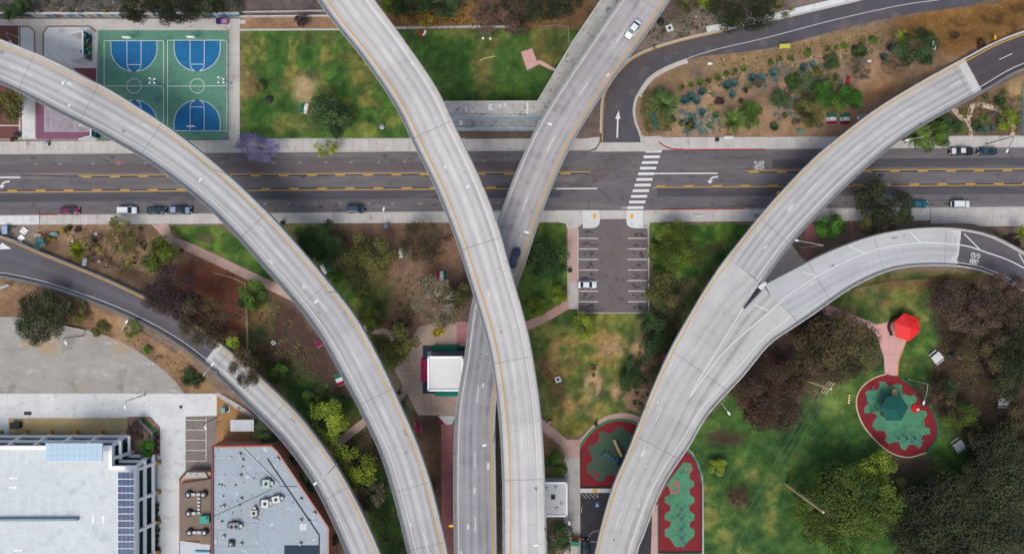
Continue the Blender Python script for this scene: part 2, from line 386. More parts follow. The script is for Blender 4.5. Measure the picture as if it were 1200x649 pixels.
M_dF = deckmat('deck_concrete_light', C(194,195,195), C(160,160,161), [(-2.2,.6,.5),(-.6,.6,.5)], edge=20)
M_dR = deckmat('ramp_asphalt', C(102,98,103), C(82,79,85), [(-1.8,.8,.6),(1.2,.8,.6)])
M_dR2 = deckmat('ramp_asphalt_dark', C(84,78,80), C(68,63,66), [(-1.8,.8,.6),(1.2,.8,.6)])

LA = [(-90,62),(-45,79),(0,98),(25,110),(58,127),(104,150),(130,164),(163,182),(208,214),(254,252),(300,303),(341,348),(376,396),(424,484),(450,542),(479,649),(496,735)]
RA = [(-60,22),(-25,36),(0,46),(61,70),(114,97),(153,119),(219,164),(262,199),(300,235),(333,267),(379,322),(422,376),(450,429),(475,484),(503,555),(526,649),(543,735)]
A = Ribbon(LA, RA, [(0,11.5),(1,15.5)])
LB = [(316,-88),(371,0),(414,55),(452,107),(482,163),(504,208),(529,267),(548,323),(563,372),(575,419),(584,484),(588.5,560),(589,649),(589,735)]
RB = [(385,-88),(439,0),(478,53),(521,119),(540,163),(567,218),(587,274),(601,325),(618,384),(627,434),(634,484),(638,548),(641,649),(642,735)]
B = Ribbon(LB, RB, [(0,22),(1,24)])
LC = [(792,-96),(727,0),(684,62),(650,114),(621,163),(600,214),(582,262),(566,310),(554,348),(544,422),(534,484),(531.5,560),(532.5,649),(534,735)]
RC = [(842,-92),(786,0),(733,74),(702,117),(674,163),(646,221),(628,272),(611,323),(597,368),(588,425),(581,484),(581.5,560),(582.5,649),(584,735)]
Cc = Ribbon(LC, RC, [(0,12.5),(1,14.5)])
LD = [(-120,322),(0,325),(38,331),(84,345),(152,371),(203,399),(244,429),(300,484),(333,518),(369,568),(407,649),(440,735)]
RD = [(-120,246),(0,274),(25,285),(80,307),(125,325),(173,348),(219,372),(259,401),(300,435),(351,484),(394,542),(422,591),(448,649),(478,735)]
D = Ribbon(LD, RD, [(0,.25),(.16,.3),(.45,5.0),(1,10.5)])
LE = [(1290,8),(1200,37),(1164,51),(1129,69),(1078,97),(1027,128),(982,162),(946,193),(900,242),(868,281),(852,301)]
RE = [(1300,52),(1200,81),(1154,107),(1103,135),(1056,163),(1002,208),(951,259),(928,284),(908,310),(893,333)]
E = Ribbon(LE, RE, [(0,4.5),(.35,6.6),(1,12.2)], n=60)
LF = [(1290,350),(1200,297),(1170,280),(1141,270),(1083,266.5),(1022,276),(964,297),(923,318),(893,333)]
RF = [(1270,410),(1210,350),(1167,324),(1129,313),(1083,311),(1040,317),(996,337),(951,368),(927,384)]
F = Ribbon(LF, RF, [(0,2.5),(.25,5.0),(.45,6.5),(1,12.2)], n=60)
LG = [(857,294.5),(852,301),(838,320),(819,350),(788,404),(768,447),(753,484),(735,530),(716,576),(697,649),(683,735)]
RG = [(932,380),(927,384),(900,403),(869,440),(829,484),(806,522),(776,568),(753,626),(745,649),(728,735)]
G = Ribbon(LG, RG, [(0,12.17),(.05,12.2),(1,15.5)], n=60); G.z = G.z-.03

# ------------------------------------------------------------------ ground: one height field, real soil and grass colours per vertex
GX0, GX1, GY0, GY1, GS = -160, 1360, -130, 790, 2.0
xs = np.arange(GX0, GX1+.1, GS); ys = np.arange(GY0, GY1+.1, GS); X, Y = np.meshgrid(xs, ys)
def vnoise(scale, seed, octv=4):
    rs = np.random.RandomState(seed); out = np.zeros_like(X); amp = 1.0; tot = 0
    for o in range(octv):
        sc = scale/2**o; nx = int((GX1-GX0)/sc)+3; ny = int((GY1-GY0)/sc)+3; g = rs.rand(ny, nx)
        fx = (X-GX0)/sc; fy = (Y-GY0)/sc; ix = fx.astype(int); iy = fy.astype(int); tx = fx-ix; ty = fy-iy
        tx = tx*tx*(3-2*tx); ty = ty*ty*(3-2*ty)
        out += amp*((g[iy,ix]*(1-tx)+g[iy,ix+1]*tx)*(1-ty)+(g[iy+1,ix]*(1-tx)+g[iy+1,ix+1]*tx)*ty); tot += amp; amp *= .55
    return out/tot
def inside(poly, XX, YY):
    r = np.zeros(XX.shape, bool); n = len(poly)
    for i in range(n):
        x0, y0 = poly[i]; x1, y1 = poly[(i+1)%n]
        if y0 == y1: continue
        r ^= ((y0 > YY) != (y1 > YY)) & (XX < (x1-x0)*(YY-y0)/(y1-y0)+x0)
    return r
def blur(a, k):
    if k < 1: return a
    for ax in (0, 1):
        for _ in range(2):
            p = np.take(a, np.clip(np.arange(-k, a.shape[ax]+k), 0, a.shape[ax]-1), axis=ax)
            c = np.cumsum(p, axis=ax); z = np.zeros_like(np.take(c, [0], axis=ax)); c = np.concatenate([z, c], axis=ax); n = a.shape[ax]
            a = (np.take(c, np.arange(2*k+1, 2*k+1+n), axis=ax)-np.take(c, np.arange(0, n), axis=ax))/(2*k+1)
    return a
# heights
HT = np.zeros_like(X)
def bank(rb, u0, u1, sl, sr):
    global HT
    WX = (X-600)*S; WY = (324.5-Y)*S; best = np.full(X.shape, 1e9); hh = np.zeros_like(X)
    for u in np.arange(u0, u1, 1.5):
        p = rb.at(u, off=0); nx = np.interp(u, rb.u, rb.n[:,0]); ny = np.interp(u, rb.u, rb.n[:,1])
        dx = WX-p.x; dy = WY-p.y; d = np.hypot(dx, dy); m = d < best
        if not m.any(): continue
        best[m] = d[m]; lat = dx*nx+dy*ny; ex = np.where(lat > 0, np.abs(d)-np.interp(u, rb.u, rb.wl), np.abs(d)-np.interp(u, rb.u, rb.wr))
        w = np.where(lat > 0, sl, sr); t = np.clip(1-(ex-.2)/w, 0, 1); v = (p.z-.35)*t*t*(3-2*t); hh[m] = v[m]
    HT = np.maximum(HT, hh)
uD = D.uof(256, 402); uE = E.uof(1141, 88); uF = F.uof(1122, 290)
bank(D, 0, uD+1.0, 7.5, 4.5); bank(E, 0, uE+1.5, 11.0, 1.2); bank(F, 0, uF+1.0, 3.0, 8.0)
up = (Y < 18.3-0.004*X) & (X < 284); HT = np.where(up, 2.0+0.02*(18-Y), HT)
HT += np.where(HT > .2, (vnoise(14, 3)-.5)*.35*np.clip(HT, 0, 1), 0)
flat = (Y > 164) & (Y < 264); HT = np.where(flat, np.minimum(HT, 0), HT)
def gz(px, py):
    i = min(max(int(round((py-GY0)/GS)), 0), len(ys)-1); j = min(max(int(round((px-GX0)/GS)), 0), len(xs)-1)
    return float(HT[i, j])
# colours
n1 = vnoise(60, 11); n2 = vnoise(18, 12); n3 = vnoise(6, 13, 3); n4 = vnoise(28, 14); wxn = vnoise(22, 15)-.5; wyn = vnoise(22, 16)-.5
def col(c): return np.array(C(*c)[:3])
CO = np.zeros(X.shape+(3,)); CO[:] = col((122,104,88)); LAWN = np.zeros(X.shape)
def lay(poly, c, c2=None, soft=2, warp=10, amt=1.0, thr=None, grass=False, nz=None, nw=.18):
    """paint a soil or grass area: c, blending to c2 by noise; soft and warp in pixels; thr makes it patchy"""
    global CO, LAWN
    m = inside(poly, X+wxn*warp*2, Y+wyn*warp*2).astype(float); m = blur(m, int(round(soft/GS)))
    if thr is not None:
        q = n2 if nz is None else nz; m = m*np.clip((q-thr)/.10, 0, 1)
    m *= amt; cc = np.zeros_like(CO); cc[:] = col(c)
    if c2 is not None:
        t = np.clip((n4*.6+n2*.4-.5+nw)/(2*nw), 0, 1)[..., None]; cc = cc*(1-t)+col(c2)*t
    CO = CO*(1-m[..., None])+cc*m[..., None]
    LAWN = np.where(m > .5, 1.0 if grass else 0.0, LAWN)
    return m
def ell(cx, cy, a, b, n=20, rot=0):
    return [(cx+a*math.cos(t)*math.cos(R(rot))-b*math.sin(t)*math.sin(R(rot)), cy+a*math.cos(t)*math.sin(R(rot))+b*math.sin(t)*math.cos(R(rot))) for t in [2*math.pi*i/n for i in range(n)]]
Gn, Gd, Gy = (70,108,40), (50,88,30), (112,116,58)
lay([(-200,-150),(400,-150),(400,19),(-200,19)], (88,80,82), (112,98,92), warp=0)
lay([(281,19),(400,19),(400,35),(281,35)], (128,104,80), (158,122,92), warp=0, soft=1)
lay([(440,-150),(740,-150),(690,35),(455,35)], (96,76,56), (140,104,58), warp=8)
lay(ell(500,5,50,16), (58,66,38), (80,70,46), soft=6)
lay([(281,35.5),(700,34),(632,122),(500,122),(556,166),(281,164)], Gn, (86,108,46), warp=0, soft=0, grass=True)
lay([(281,36),(660,36),(632,120),(281,163)], (104,112,52), (128,116,62), thr=.54, nz=n4, amt=.65, grass=True)
lay([(283,40),(660,40),(632,120),(283,163)], (44,80,30), thr=.50, amt=.75, grass=True); lay([(283,40),(480,40),(500,150),(283,160)], (128,120,62), thr=.62, nz=n2, amt=.4, grass=True); lay(ell(296,98,10,16), (116,88,60), soft=5, thr=.4)
lay(ell(357,107,9,16), (190,162,122), soft=5, warp=6, amt=.85); lay(ell(325,92,20,16), (126,110,62), soft=6, thr=.45, grass=True)
lay(ell(563,82,9,13), (128,118,68), soft=5, amt=.8, grass=True); lay([(622,38),(664,38),(650,75),(625,70)], (128,116,62), (104,98,50), soft=4, grass=True)
lay(ell(650,52,14,10), (76,92,40), soft=4, grass=True)
lay([(284,36),(292,36),(288,165),(281,165)], (140,124,78), soft=3, thr=.42)
lay([(730,80),(850,-150),(1020,-150),(1020,0),(900,28),(780,52)], (104,90,82), (132,116,106), warp=4)
lay([(672,165),(705,112),(708,165)], (118,104,94), warp=3)
lay([(745,80),(830,66),(1200,0),(1360,-20),(1360,40),(1120,70),(985,165),(745,165)], (170,138,106), (146,118,92), warp=5)
lay([(776,80),(900,58),(1060,20),(1060,52),(960,62),(870,90),(790,112)], (118,102,84), (146,120,84), warp=6, soft=4)
lay([(870,78),(1000,60),(1030,75),(960,110),(880,120)], (132,110,88), thr=.45, nz=n2, soft=4); lay([(1040,20),(1360,-30),(1360,5),(1200,38),(1105,80),(1085,60)], (122,86,42), (158,116,60), warp=8, soft=5, nw=.3)
lay([(1085,30),(1200,5),(1200,35),(1110,60)], (94,62,30), thr=.52, nz=n2, amt=.8)
lay([(752,108),(775,100),(790,120),(782,156),(756,158)], (78,68,64), (96,84,74), soft=3)
lay(ell(1046,76,14,11), (128,96,72), soft=3); lay(ell(1046,76,6,4), (100,76,60), soft=2)
lay(ell(1030,108,26,8, rot=-25), (142,100,62), soft=4); lay(ell(1034,100,22,4, rot=-25), (190,148,104), soft=3)
lay([(1070,166),(1140,112),(1360,40),(1360,166)], (108,86,70), (126,104,82), warp=5)
lay([(1180,105),(1200,95),(1200,118),(1182,118)], (168,142,98), soft=3)
# south of the street, west
lay([(-200,255),(190,255),(310,330),(320,430),(255,400),(170,345),(-200,200)], (128,102,76), (152,124,96), warp=3)
lay([(-200,290),(0,325),(150,370),(250,440),(253,462),(215,462),(160,410),(85,385),(-200,371)], (122,92,70), (152,124,92), warp=4)
lay([(60,340),(240,420),(250,455),(225,450),(170,405)], (150,122,78), thr=.5, nz=n4)
lay([(0,262),(44,262),(46,285),(30,287),(0,275)], (140,126,112), warp=0, soft=1)
lay([(200,310),(262,304),(290,332),(289,405),(270,410),(230,385),(205,350)], (122,72,52), (138,88,66), warp=5, soft=3)
lay([(198,265),(262,265),(335,335),(300,320),(255,298),(212,282)], Gn, (92,118,46), warp=2, soft=1, grass=True)
lay(ell(236,276,12,10), (92,74,54), thr=.42, soft=4)
lay([(288,335),(330,345),(420,490),(430,649),(410,649),(330,500),(288,440)], (96,76,58), (110,88,60), warp=4)
lay([(290,370),(345,360),(380,400),(420,480),(390,490),(320,440)], (82,62,52), (72,54,48), warp=8, soft=4)
lay([(300,420),(350,430),(385,455),(420,470),(425,500),(395,520),(340,480)], (70,102,44), (56,88,36), warp=8, soft=6, grass=True)
lay([(288,350),(320,348),(318,400),(292,410)], (98,104,58), (110,92,64), warp=8, soft=5, grass=True)
lay([(330,263),(534,263),(560,370),(490,400),(430,380),(375,320)], (120,92,74), (138,110,90), warp=4)
lay([(330,263),(395,264),(400,290),(382,310),(440,340),(455,372),(420,372),(370,310)], Gn, (84,112,40), warp=6, soft=5, grass=True)
lay(ell(430,345,26,20), (92,116,42), (116,110,58), soft=8, warp=12, grass=True)
lay(ell(397,275,10,14), (78,60,50), soft=5); lay(ell(410,312,26,12), (84,100,48), soft=6, thr=.42, grass=True)
lay([(420,380),(465,392),(480,430),(450,440)], (58,86,30), (80,92,46), soft=3, grass=True)
lay([(460,485),(535,485),(535,735),(500,735)], (92,70,54), (112,86,66), warp=4)
lay(ell(500,500,26,16), (74,60,46), soft=6)
lay([(395,480),(470,470),(500,560),(520,735),(450,735),(430,600)], (62,90,36), (48,78,28), warp=4, grass=True)
lay([(400,490),(445,485),(455,545),(430,560)], (78,64,46), (92,76,54), soft=6)
lay([(448,430),(480,480),(490,484),(474,486),(452,460)], Gd, warp=1, grass=True)
lay([(540,250),(600,250),(600,649),(540,649)], (106,92,82), (92,78,68))
# centre
lay([(626,262),(664,262),(664,340),(660,352),(610,385),(600,350)], Gn, (88,106,40), warp=2, soft=1, grass=True)
lay([(610,386),(662,362),(762,366),(775,262),(900,262),(830,350),(760,485),(700,490),(640,510),(630,450)], (86,108,44), (104,108,54), warp=2, soft=1, grass=True)
lay([(762,262),(880,262),(846,305),(800,330),(765,330)], (66,104,34), (84,116,40), warp=2, soft=1, grass=True)
lay(ell(830,300,26,12), (84,66,50), soft=6, thr=.42); lay([(770,335),(815,320),(790,400),(760,470),(735,485),(745,400)], (92,72,58), (118,94,74), warp=6, soft=5)
lay([(700,395),(735,400),(728,420),(705,418)], (190,156,118), (168,134,100), warp=8, soft=3, amt=.9); lay(ell(740,408,12,6), (186,148,108), soft=3, warp=6)
lay(ell(694,452,12,14), (196,160,122), soft=3, warp=6); lay(ell(725,460,6,7), (186,150,112), soft=2); lay(ell(640,430,9,12), (116,86,62), soft=4); lay(ell(655,455,11,15), (112,84,58), soft=4, warp=6)
lay(ell(668,425,9,7), (108,92,56), soft=4, grass=True); lay(ell(662,475,14,4), (168,132,92), soft=3); lay(ell(690,484,12,4), (160,128,92), soft=3)
lay(ell(750,468,19,15), (172,138,110), (156,122,96), soft=1, warp=4)
lay(ell(748,420,8,16), (150,124,98), soft=4, thr=.42)
lay([(636,400),(650,398),(660,410),(645,420)], (50,88,32), soft=4, grass=True)
lay([(632,505),(662,508),(665,540),(660,560),(636,560)], (150,116,86), warp=2); lay([(640,512),(652,505),(690,488),(720,488),(700,500),(675,511),(655,511)], (104,110,46), (122,116,56), warp=2, soft=1, grass=True)
# south east park
lay([(800,520),(870,440),(960,350),(1040,318),(1360,330),(1360,800),(745,800)], (72,104,44), (56,92,34), warp=2, grass=True)
lay([(820,560),(900,540),(880,649),(825,649)], (92,116,52), thr=.46, nz=n4, amt=.7, soft=6, grass=True)
lay([(815,540),(900,520),(960,470),(990,480),(930,560),(900,649),(830,649)], (104,112,56), thr=.55, nz=n2, amt=.75, grass=True); lay([(815,540),(900,520),(960,470),(990,480),(930,560),(900,649),(830,649)], (46,78,28), thr=.52, nz=n4, amt=.6, grass=True); lay([(636,400),(740,380),(740,440),(700,480),(640,500)], (128,112,66), thr=.58, nz=n2, amt=.7, grass=True); lay([(636,390),(740,370),(740,440),(700,480),(640,500)], (56,90,32), thr=.54, nz=n4, amt=.6, grass=True)
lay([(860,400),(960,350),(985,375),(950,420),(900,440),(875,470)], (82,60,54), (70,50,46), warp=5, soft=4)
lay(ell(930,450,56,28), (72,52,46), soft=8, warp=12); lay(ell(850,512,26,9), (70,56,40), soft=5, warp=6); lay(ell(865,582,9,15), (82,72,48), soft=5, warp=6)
lay([(950,365),(985,348),(1090,330),(1090,380),(1075,420),(1090,450),(1060,440),(1030,372)], (84,108,46), (96,106,54), warp=4, soft=3, grass=True)
lay(ell(1020,343,26,8), (122,104,66), soft=5, thr=.4); lay(ell(1038,355,10,8), (112,104,62), soft=4, grass=True)
lay([(1040,322),(1170,326),(1170,345),(1090,335),(1010,338)], (112,82,54), (134,100,62), soft=3)
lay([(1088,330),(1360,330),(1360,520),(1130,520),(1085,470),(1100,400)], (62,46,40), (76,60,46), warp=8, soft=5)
lay(ell(1060,395,30,30), (70,104,40), (88,110,46), soft=5, warp=8, grass=True); lay(ell(1078,450,18,20), (62,94,34), soft=5, grass=True)
lay(ell(1062,545,32,14), (88,72,58), soft=5, warp=6); lay(ell(1045,605,16,14), (72,58,48), soft=5, warp=8); lay(ell(975,470,40,20), (84,112,50), soft=10, grass=True)
lay([(1130,490),(1200,470),(1200,500),(1150,520)], (94,74,58), soft=5); lay(ell(1195,490,20,12), (100,78,62), soft=5)
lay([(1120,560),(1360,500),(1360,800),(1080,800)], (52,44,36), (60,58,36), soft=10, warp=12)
# a fine irregularity over everything
CO *= (0.74+.52*n3)[..., None]*(0.84+.32*n2)[..., None]*(0.92+.16*n4)[..., None]
tone = np.clip((n2-.48)/.2, -1, 1)[..., None]*LAWN[..., None]; CO = CO*(1+tone*np.array([.36,.14,.12])); CO = CO*(1+((n2-.5)*.9+(n3-.5)*.5)[..., None]*LAWN[..., None])
# split into soil and lawn pieces that share one height field
M_soil = mat('soil', (0,0,0,1), attr=True, n=((.5,.12),(1.8,.18),(4.5,.20),(13,.20)), bump=.6, bscale=5)
M_grass = mat('grass', (0,0,0,1), attr=True, n=((.45,.14),(1.6,.20),(5,.20),(16,.22)), bump=.8, bscale=7)
ny_, nx_ = X.shape
fid = np.arange((ny_-1)*(nx_-1)); fi = fid//(nx_-1); fj = fid%(nx_-1)
fl = (LAWN[:-1,:-1]+LAWN[1:,:-1]+LAWN[:-1,1:]+LAWN[1:,1:]).ravel() >= 2
cx = X[:-1,:-1].ravel()+GS/2; cy = Y[:-1,:-1].ravel()+GS/2
areas = np.zeros(len(fid), int); areas[fl] = 9
for k, pl in enumerate([[(275,30),(720,20),(600,166),(275,166)], [(190,262),(345,262),(345,345),(280,330)], [(322,262),(470,262),(470,385),(440,390)], [(590,255),(672,255),(672,352),(606,390)], [(606,390),(672,352),(764,330),(764,255),(905,255),(745,500),(640,520)], [(280,335),(345,345),(430,480),(470,470),(530,735),(380,735),(300,480)], [(742,530),(950,330),(1360,310),(1360,800),(742,800)]]):
    areas[fl & inside(pl, cx, cy)] = k+1
areas[areas == 9] = 5
VX = ((X-600)*S).ravel(); VY = ((324.5-Y)*S).ravel(); VZ = HT.ravel(); CC = CO.reshape(-1, 3)
def ground_piece(name, mask, m):
    f = fid[mask]; i = fi[mask]; j = fj[mask]; a = i*nx_+j
    q = np.stack([a+nx_, a+nx_+1, a+1, a], 1); uq, inv = np.unique(q, return_inverse=True); inv = inv.reshape(-1)
    me = bpy.data.meshes.new(name); me.vertices.add(len(uq)); me.vertices.foreach_set('co', np.stack([VX[uq], VY[uq], VZ[uq]], 1).astype(np.float32).ravel())
    me.loops.add(len(inv)); me.loops.foreach_set('vertex_index', inv.astype(np.int32)); nf = len(f)
    me.polygons.add(nf); me.polygons.foreach_set('loop_start', (np.arange(nf)*4).astype(np.int32)); me.polygons.foreach_set('loop_total', np.full(nf, 4, dtype=np.int32))
    me.polygons.foreach_set('use_smooth', np.ones(nf, bool)); me.update(calc_edges=True)
    at = me.color_attributes.new('Col', 'FLOAT_COLOR', 'POINT'); at.data.foreach_set('color', np.concatenate([CC[uq], np.ones((len(uq), 1))], 1).astype(np.float32).ravel())
    me.materials.append(m); return tag(link(name, me), kind='structure')
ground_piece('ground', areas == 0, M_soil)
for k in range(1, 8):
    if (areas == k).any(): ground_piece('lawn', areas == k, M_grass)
M_far = mat('far_soil', C(112,100,84), n=((.02,.2),(.2,.2),(2,.1)))
bx0, by0 = P(GX0, GY0).xy; bx1, by1 = P(GX1, GY1).xy
b = MB()
for (a0, a1, c0, c1) in ((-3000, bx0, -3000, 3000), (bx1, 3000, -3000, 3000), (bx0, bx1, by0, 3000), (bx0, bx1, -3000, by1)):
    b.quad((a0, c0, 0), (a1, c0, 0), (a1, c1, 0), (a0, c1, 0))
tag(b.build('terrain', M_far), kind='structure')
# ------------------------------------------------------------------ street, pavements, side road, parking lot
def yT(x): return 181.0-0.0068*x
def yB(x): return 252.0-0.0083*x
def oT(x): return 165.5-0.005*x
def oB(x): return 263.5-0.0045*x
road = sheet('road', [(-160,yT(-160)-1),(1360,yT(1360)-1),(1360,yB(1360)+1),(-160,yB(-160)+1)], .03, M_asph)
def rsheet(name, pts, z, m, par=None): return sheet(name, pts, z, m, road if par is None else par, None)
def band(x0, x1, f0, f1, n=1): return [(x0,f0(x0)),(x1,f0(x1)),(x1,f1(x1)),(x0,f1(x0))]
for (x0, x1, d0, d1, m) in ((-160,660,-24,-15,M_asphp),(770,1360,-26,-15,M_asphp),(-160,660,-71+46,-71+46.6,M_tar)):
    rsheet('asphalt_patch', band(x0, x1, lambda x: yB(x)+d0, lambda x: yB(x)+d1), .034, m)
rsheet('asphalt_patch', band(-160,640, lambda x: yT(x)+12, lambda x: yT(x)+22), .034, mat('asphalt_mid_lane', C(104,96,97), n=((.3,.1,(.1,1,1)),(8,.08),(25,.08))))
rsheet('asphalt_patch', band(905,1360, lambda x: yT(x)+12, lambda x: yT(x)+22), .034, M_asphp)
# tyre-darkened turning path and tar repairs
rsheet('asphalt_patch', dense([(716,179),(746,179),(738,190),(708,208),(676,226),(656,231),(668,217),(694,200)], 6), .0345, mat('asphalt_turn', C(104,98,97), n=((.3,.14),(1,.12),(8,.10),(22,.10))))
for pts in ([(690,233),(690,246)], [(14,241),(15,252)], [(46,244),(46,252)], [(660,215),(700,221),(716,236)], [(300,186),(340,187)], [(1030,236),(1150,234)], [(810,243),(850,242),(885,241)], [(450,186),(470,190),(475,200)], [(225,232),(228,244)], [(860,186),(880,184)], [(940,216),(960,230)], [(120,186),(128,190)], [(560,238),(575,245)]):
    path_strip('tar_seam', [(x, y) for x, y in pts], .14, .037, M_tar, road, kind=None, thick=.002)
rt = random.Random(3)
for i in range(46):
    x = rt.uniform(5, 1190); y = rt.choice((yT(x)+rt.uniform(3, 10), yB(x)-rt.uniform(2, 8)))
    if 690 < x < 790: continue
    pts = [(x+rt.uniform(-5, 5), y+rt.uniform(-2, 2)) for _ in range(2)] + [(x+rt.uniform(4, 11), y+rt.uniform(-3, 3))]
    if rt.random() < .5: path_strip('tar_seam', pts, rt.uniform(.06, .16), .0375+.0001*i, M_tar, road, kind=None, thick=.002)
    else: rsheet('oil_stain', dense(ell(x, y, rt.uniform(1.5, 4.5), rt.uniform(.7, 1.4), 8), 2)[:-1], .0375+.0001*i, mat('oil_stain', C(78,72,74), n=((3,.2),)))
def yline(x0, x1, f, m, w=.13, z=.042, name='lane_line'): return path_strip(name, [(x0,f(x0)),((x0+x1)/2,f((x0+x1)/2)),(x1,f(x1))], w, z, m, road, False, None, .003)
yu = lambda x: 206.3-.0069*x; yl = lambda x: 225.2-.0069*x
for (x0, x1, f, s_) in ((92,692,yu,1),(874,1360,yu,1),(-160,652,yl,-1),(765,1360,yl,-1)):
    yline(x0, x1, f, M_yell, .16)
    x = x0+4
    while x < x1-14:
        yline(x, x+11, lambda q: f(q)+s_*1.7, M_yell, .26, name='lane_dash')
        if x+33 < x1 and not (765 <= x < 874 and s_ < 0): yline(x+11.5, x+32.5, lambda q: f(q)+s_*1.7, M_tar, .24, .040, 'tar_seam')
        x += 33
yline(-20, 24, lambda x: 208, M_white, .32); yline(24, 92, lambda x: 205.5+.02*(x-24), M_tar, .24, .039, 'tar_seam')
yline(651, 700, lambda x: 221.2-.006*(x-651), M_white, .3); yline(765, 841, lambda x: 203.5-.005*(x-765), M_white, .3)
for i in range(11):
    x0, y0 = 756.6-2.13*i, 177.3+6.6*i; rsheet('crosswalk_bar', [(x0,y0-1.4),(x0+18.9,y0-1.6),(x0+18.7,y0+1.5),(x0-.3,y0+1.7)], .043, M_white)
rsheet('stop_line', [(729,243.2),(738,242.5),(738,244),(729,244.6)], .041, M_whitew)
for x, y in [(42,192.5),(70,192.3),(109,192),(139,192),(170,191.6),(261,191),(321,191),(351,190.5),(382,190.3),(412,190.3),(444,190.5),(474,190),(567,189)]+[(92,241.5),(178,240.6),(205,240.4),(222,240.3),(338,239),(369,238.7),(399,238.5),(432,238.4),(460,238.4),(492,238.6),(584,238)]:
    b = MB(); c = P(x, y); z = .043; q = .06
    b.prism([(c.x-.55,c.y-q),(c.x+.55,c.y-q),(c.x+.55,c.y+q),(c.x-.55,c.y+q)], z-.003, z)
    b.prism([(c.x-.06,c.y-.35),(c.x+.06,c.y-.35),(c.x+.06,c.y-.065),(c.x-.06,c.y-.065)], z-.003, z); b.prism([(c.x-.06,c.y+.065),(c.x+.06,c.y+.065),(c.x+.06,c.y+.35),(c.x-.06,c.y+.35)], z-.003, z)
    b.build('parking_tick', mat('faded_white_paint', C(162,158,156)), road)
def turn_arrow(x, y, k=1.0):
    sh = dense([(5,-7),(-1,-6),(-5,-2),(-5.5,2)], 2); L, Rr = [], []
    pts = [(x+p.x*k, y+p.y*k*.62) for p in sh]; w = strip_px(pts, .38, .043); b = MB(); n = len(pts)
    b.add(w[0]+w[1], [(n+i, n+i+1, i+1, i) for i in range(n-1)])
    b.prism(poly_w([(x-10*k,y+.8),(x-1.5*k,y+.8),(x-6*k,y+4.6)], .043), .040, .043); fix_up(b); b.build('turn_arrow', M_white, road)
turn_arrow(7, 216.5, .85); turn_arrow(837, 211, .85)
tm = text_mesh('XING', 1.0, M_white); xsv = [v.co.x for v in tm.vertices]; ysv = [v.co.y for v in tm.vertices]
lo = link('road_lettering', tm, road); lo.rotation_euler = (0, 0, R(90)); lo.scale = (2.2/(max(xsv)-min(xsv)), 2.5/(max(ysv)-min(ysv)), 1); cq = P(890.4, 194); lo.location = (cq.x, cq.y, .044)
for dx, dy, n_ in ((135,188.5,5),(140,190.5,3)):
    for i in range(n_): rsheet('survey_mark', [(dx+i*1.9,dy+(i%2)*1.5),(dx+i*1.9+1.4,dy+(i%2)*1.5),(dx+i*1.9+1.5,dy+(i%2)*1.5+.9),(dx+i*1.9,dy+(i%2)*1.5+.9)], .044, mat('pink_survey_paint', C(205,80,95)))
# pavements: bed with kerb, separate slabs on top
def pavement(f0, f1, x0, x1, kerb_at, step=9.6, m=None, rows=1, label=None):
    n = max(2, int((x1-x0)/40)); xx = [x0+(x1-x0)*i/n for i in range(n+1)]
    base = sheet('pavement', [(x, f0(x)) for x in xx]+[(x, f1(x)) for x in xx[::-1]], .10, M_bed, thick=.12)
    k0, k1 = (f0, lambda x: f0(x)+.9) if kerb_at == 'top' else (lambda x: f1(x)-.9, f1)
    sheet('kerb', [(x, k0(x)) for x in xx]+[(x, k1(x)) for x in xx[::-1]], .15, M_kerb, base, None, .14)
    k = int(round((x1-x0)/step)); w = (x1-x0)/k
    for i in range(k):
        a = x0+i*w; c = a+w
        for r in range(rows):
            g0 = lambda x: (f0(x)+(1.0 if kerb_at == 'top' else .1))*(1-r/rows)+(f1(x)-(1.0 if kerb_at != 'top' else .1))*(r/rows)
            g1 = lambda x: (f0(x)+(1.0 if kerb_at == 'top' else .1))*(1-(r+1)/rows)+(f1(x)-(1.0 if kerb_at != 'top' else .1))*((r+1)/rows)
            sheet('paving_slab', [(a+.12,g0(a)+.1),(c-.12,g0(c)+.1),(c-.12,g1(c)-.1),(a+.12,g1(a)-.1)], .135+random.uniform(-.004,.004), m or M_conc, base, None, .03)
    return base
pavement(oT, yT, -160, 690, 'bottom'); pavement(lambda x: oT(x)-.6, yT, 776, 1360, 'bottom', 10.4)
pavement(yB, oB, -160, 46, 'top', 9.6, M_concw); pavement(yB, oB, 46.5, 650, 'top'); pavement(yB, oB, 775, 1090, 'top', 10.4)
pavement(yB, lambda x: oB(x)+7.0, 1090.5, 1360, 'top', 10.4, rows=2)
# side road junction aprons, red kerbs
sheet('pavement', dense([(690,161.6),(703,161),(702,167),(698,173),(690,176)], 4), .12, M_conc, thick=.12)
sheet('road_apron', [(698,176),(704,167),(748,167),(757,167),(772,176.4),(772,177.6),(690,177.8)], .05, M_conc)
pc = sheet('pavement', dense([(748,156),(756,160),(776,160.5),(776,175.6),(768,174.5),(758,170),(751,164)], 4), .125, M_conc, thick=.12)
path_strip('kerb_paint', [(772,166.5),(779,171.5),(788,174.6),(800,175.2)], .3, .16, M_red, pc, kind=None, thick=.02)
for (x0, x1, f) in ((800,897,lambda x: yT(x)+.1),(775,872,lambda x: yB(x)-.1),(46,66,lambda x: yB(x)-.1)):
    path_strip('kerb_paint', [(x0,f(x0)),((x0+x1)/2,f((x0+x1)/2)),(x1,f(x1))], .24, .165, M_red, road, False, None, .1)
sheet('pavement', [(650,246.4),(683,246.3),(683,262),(678,266),(676.5,268),(665,268),(663,262),(655,260.4),(650,260.4)], .13, M_conc, thick=.12)
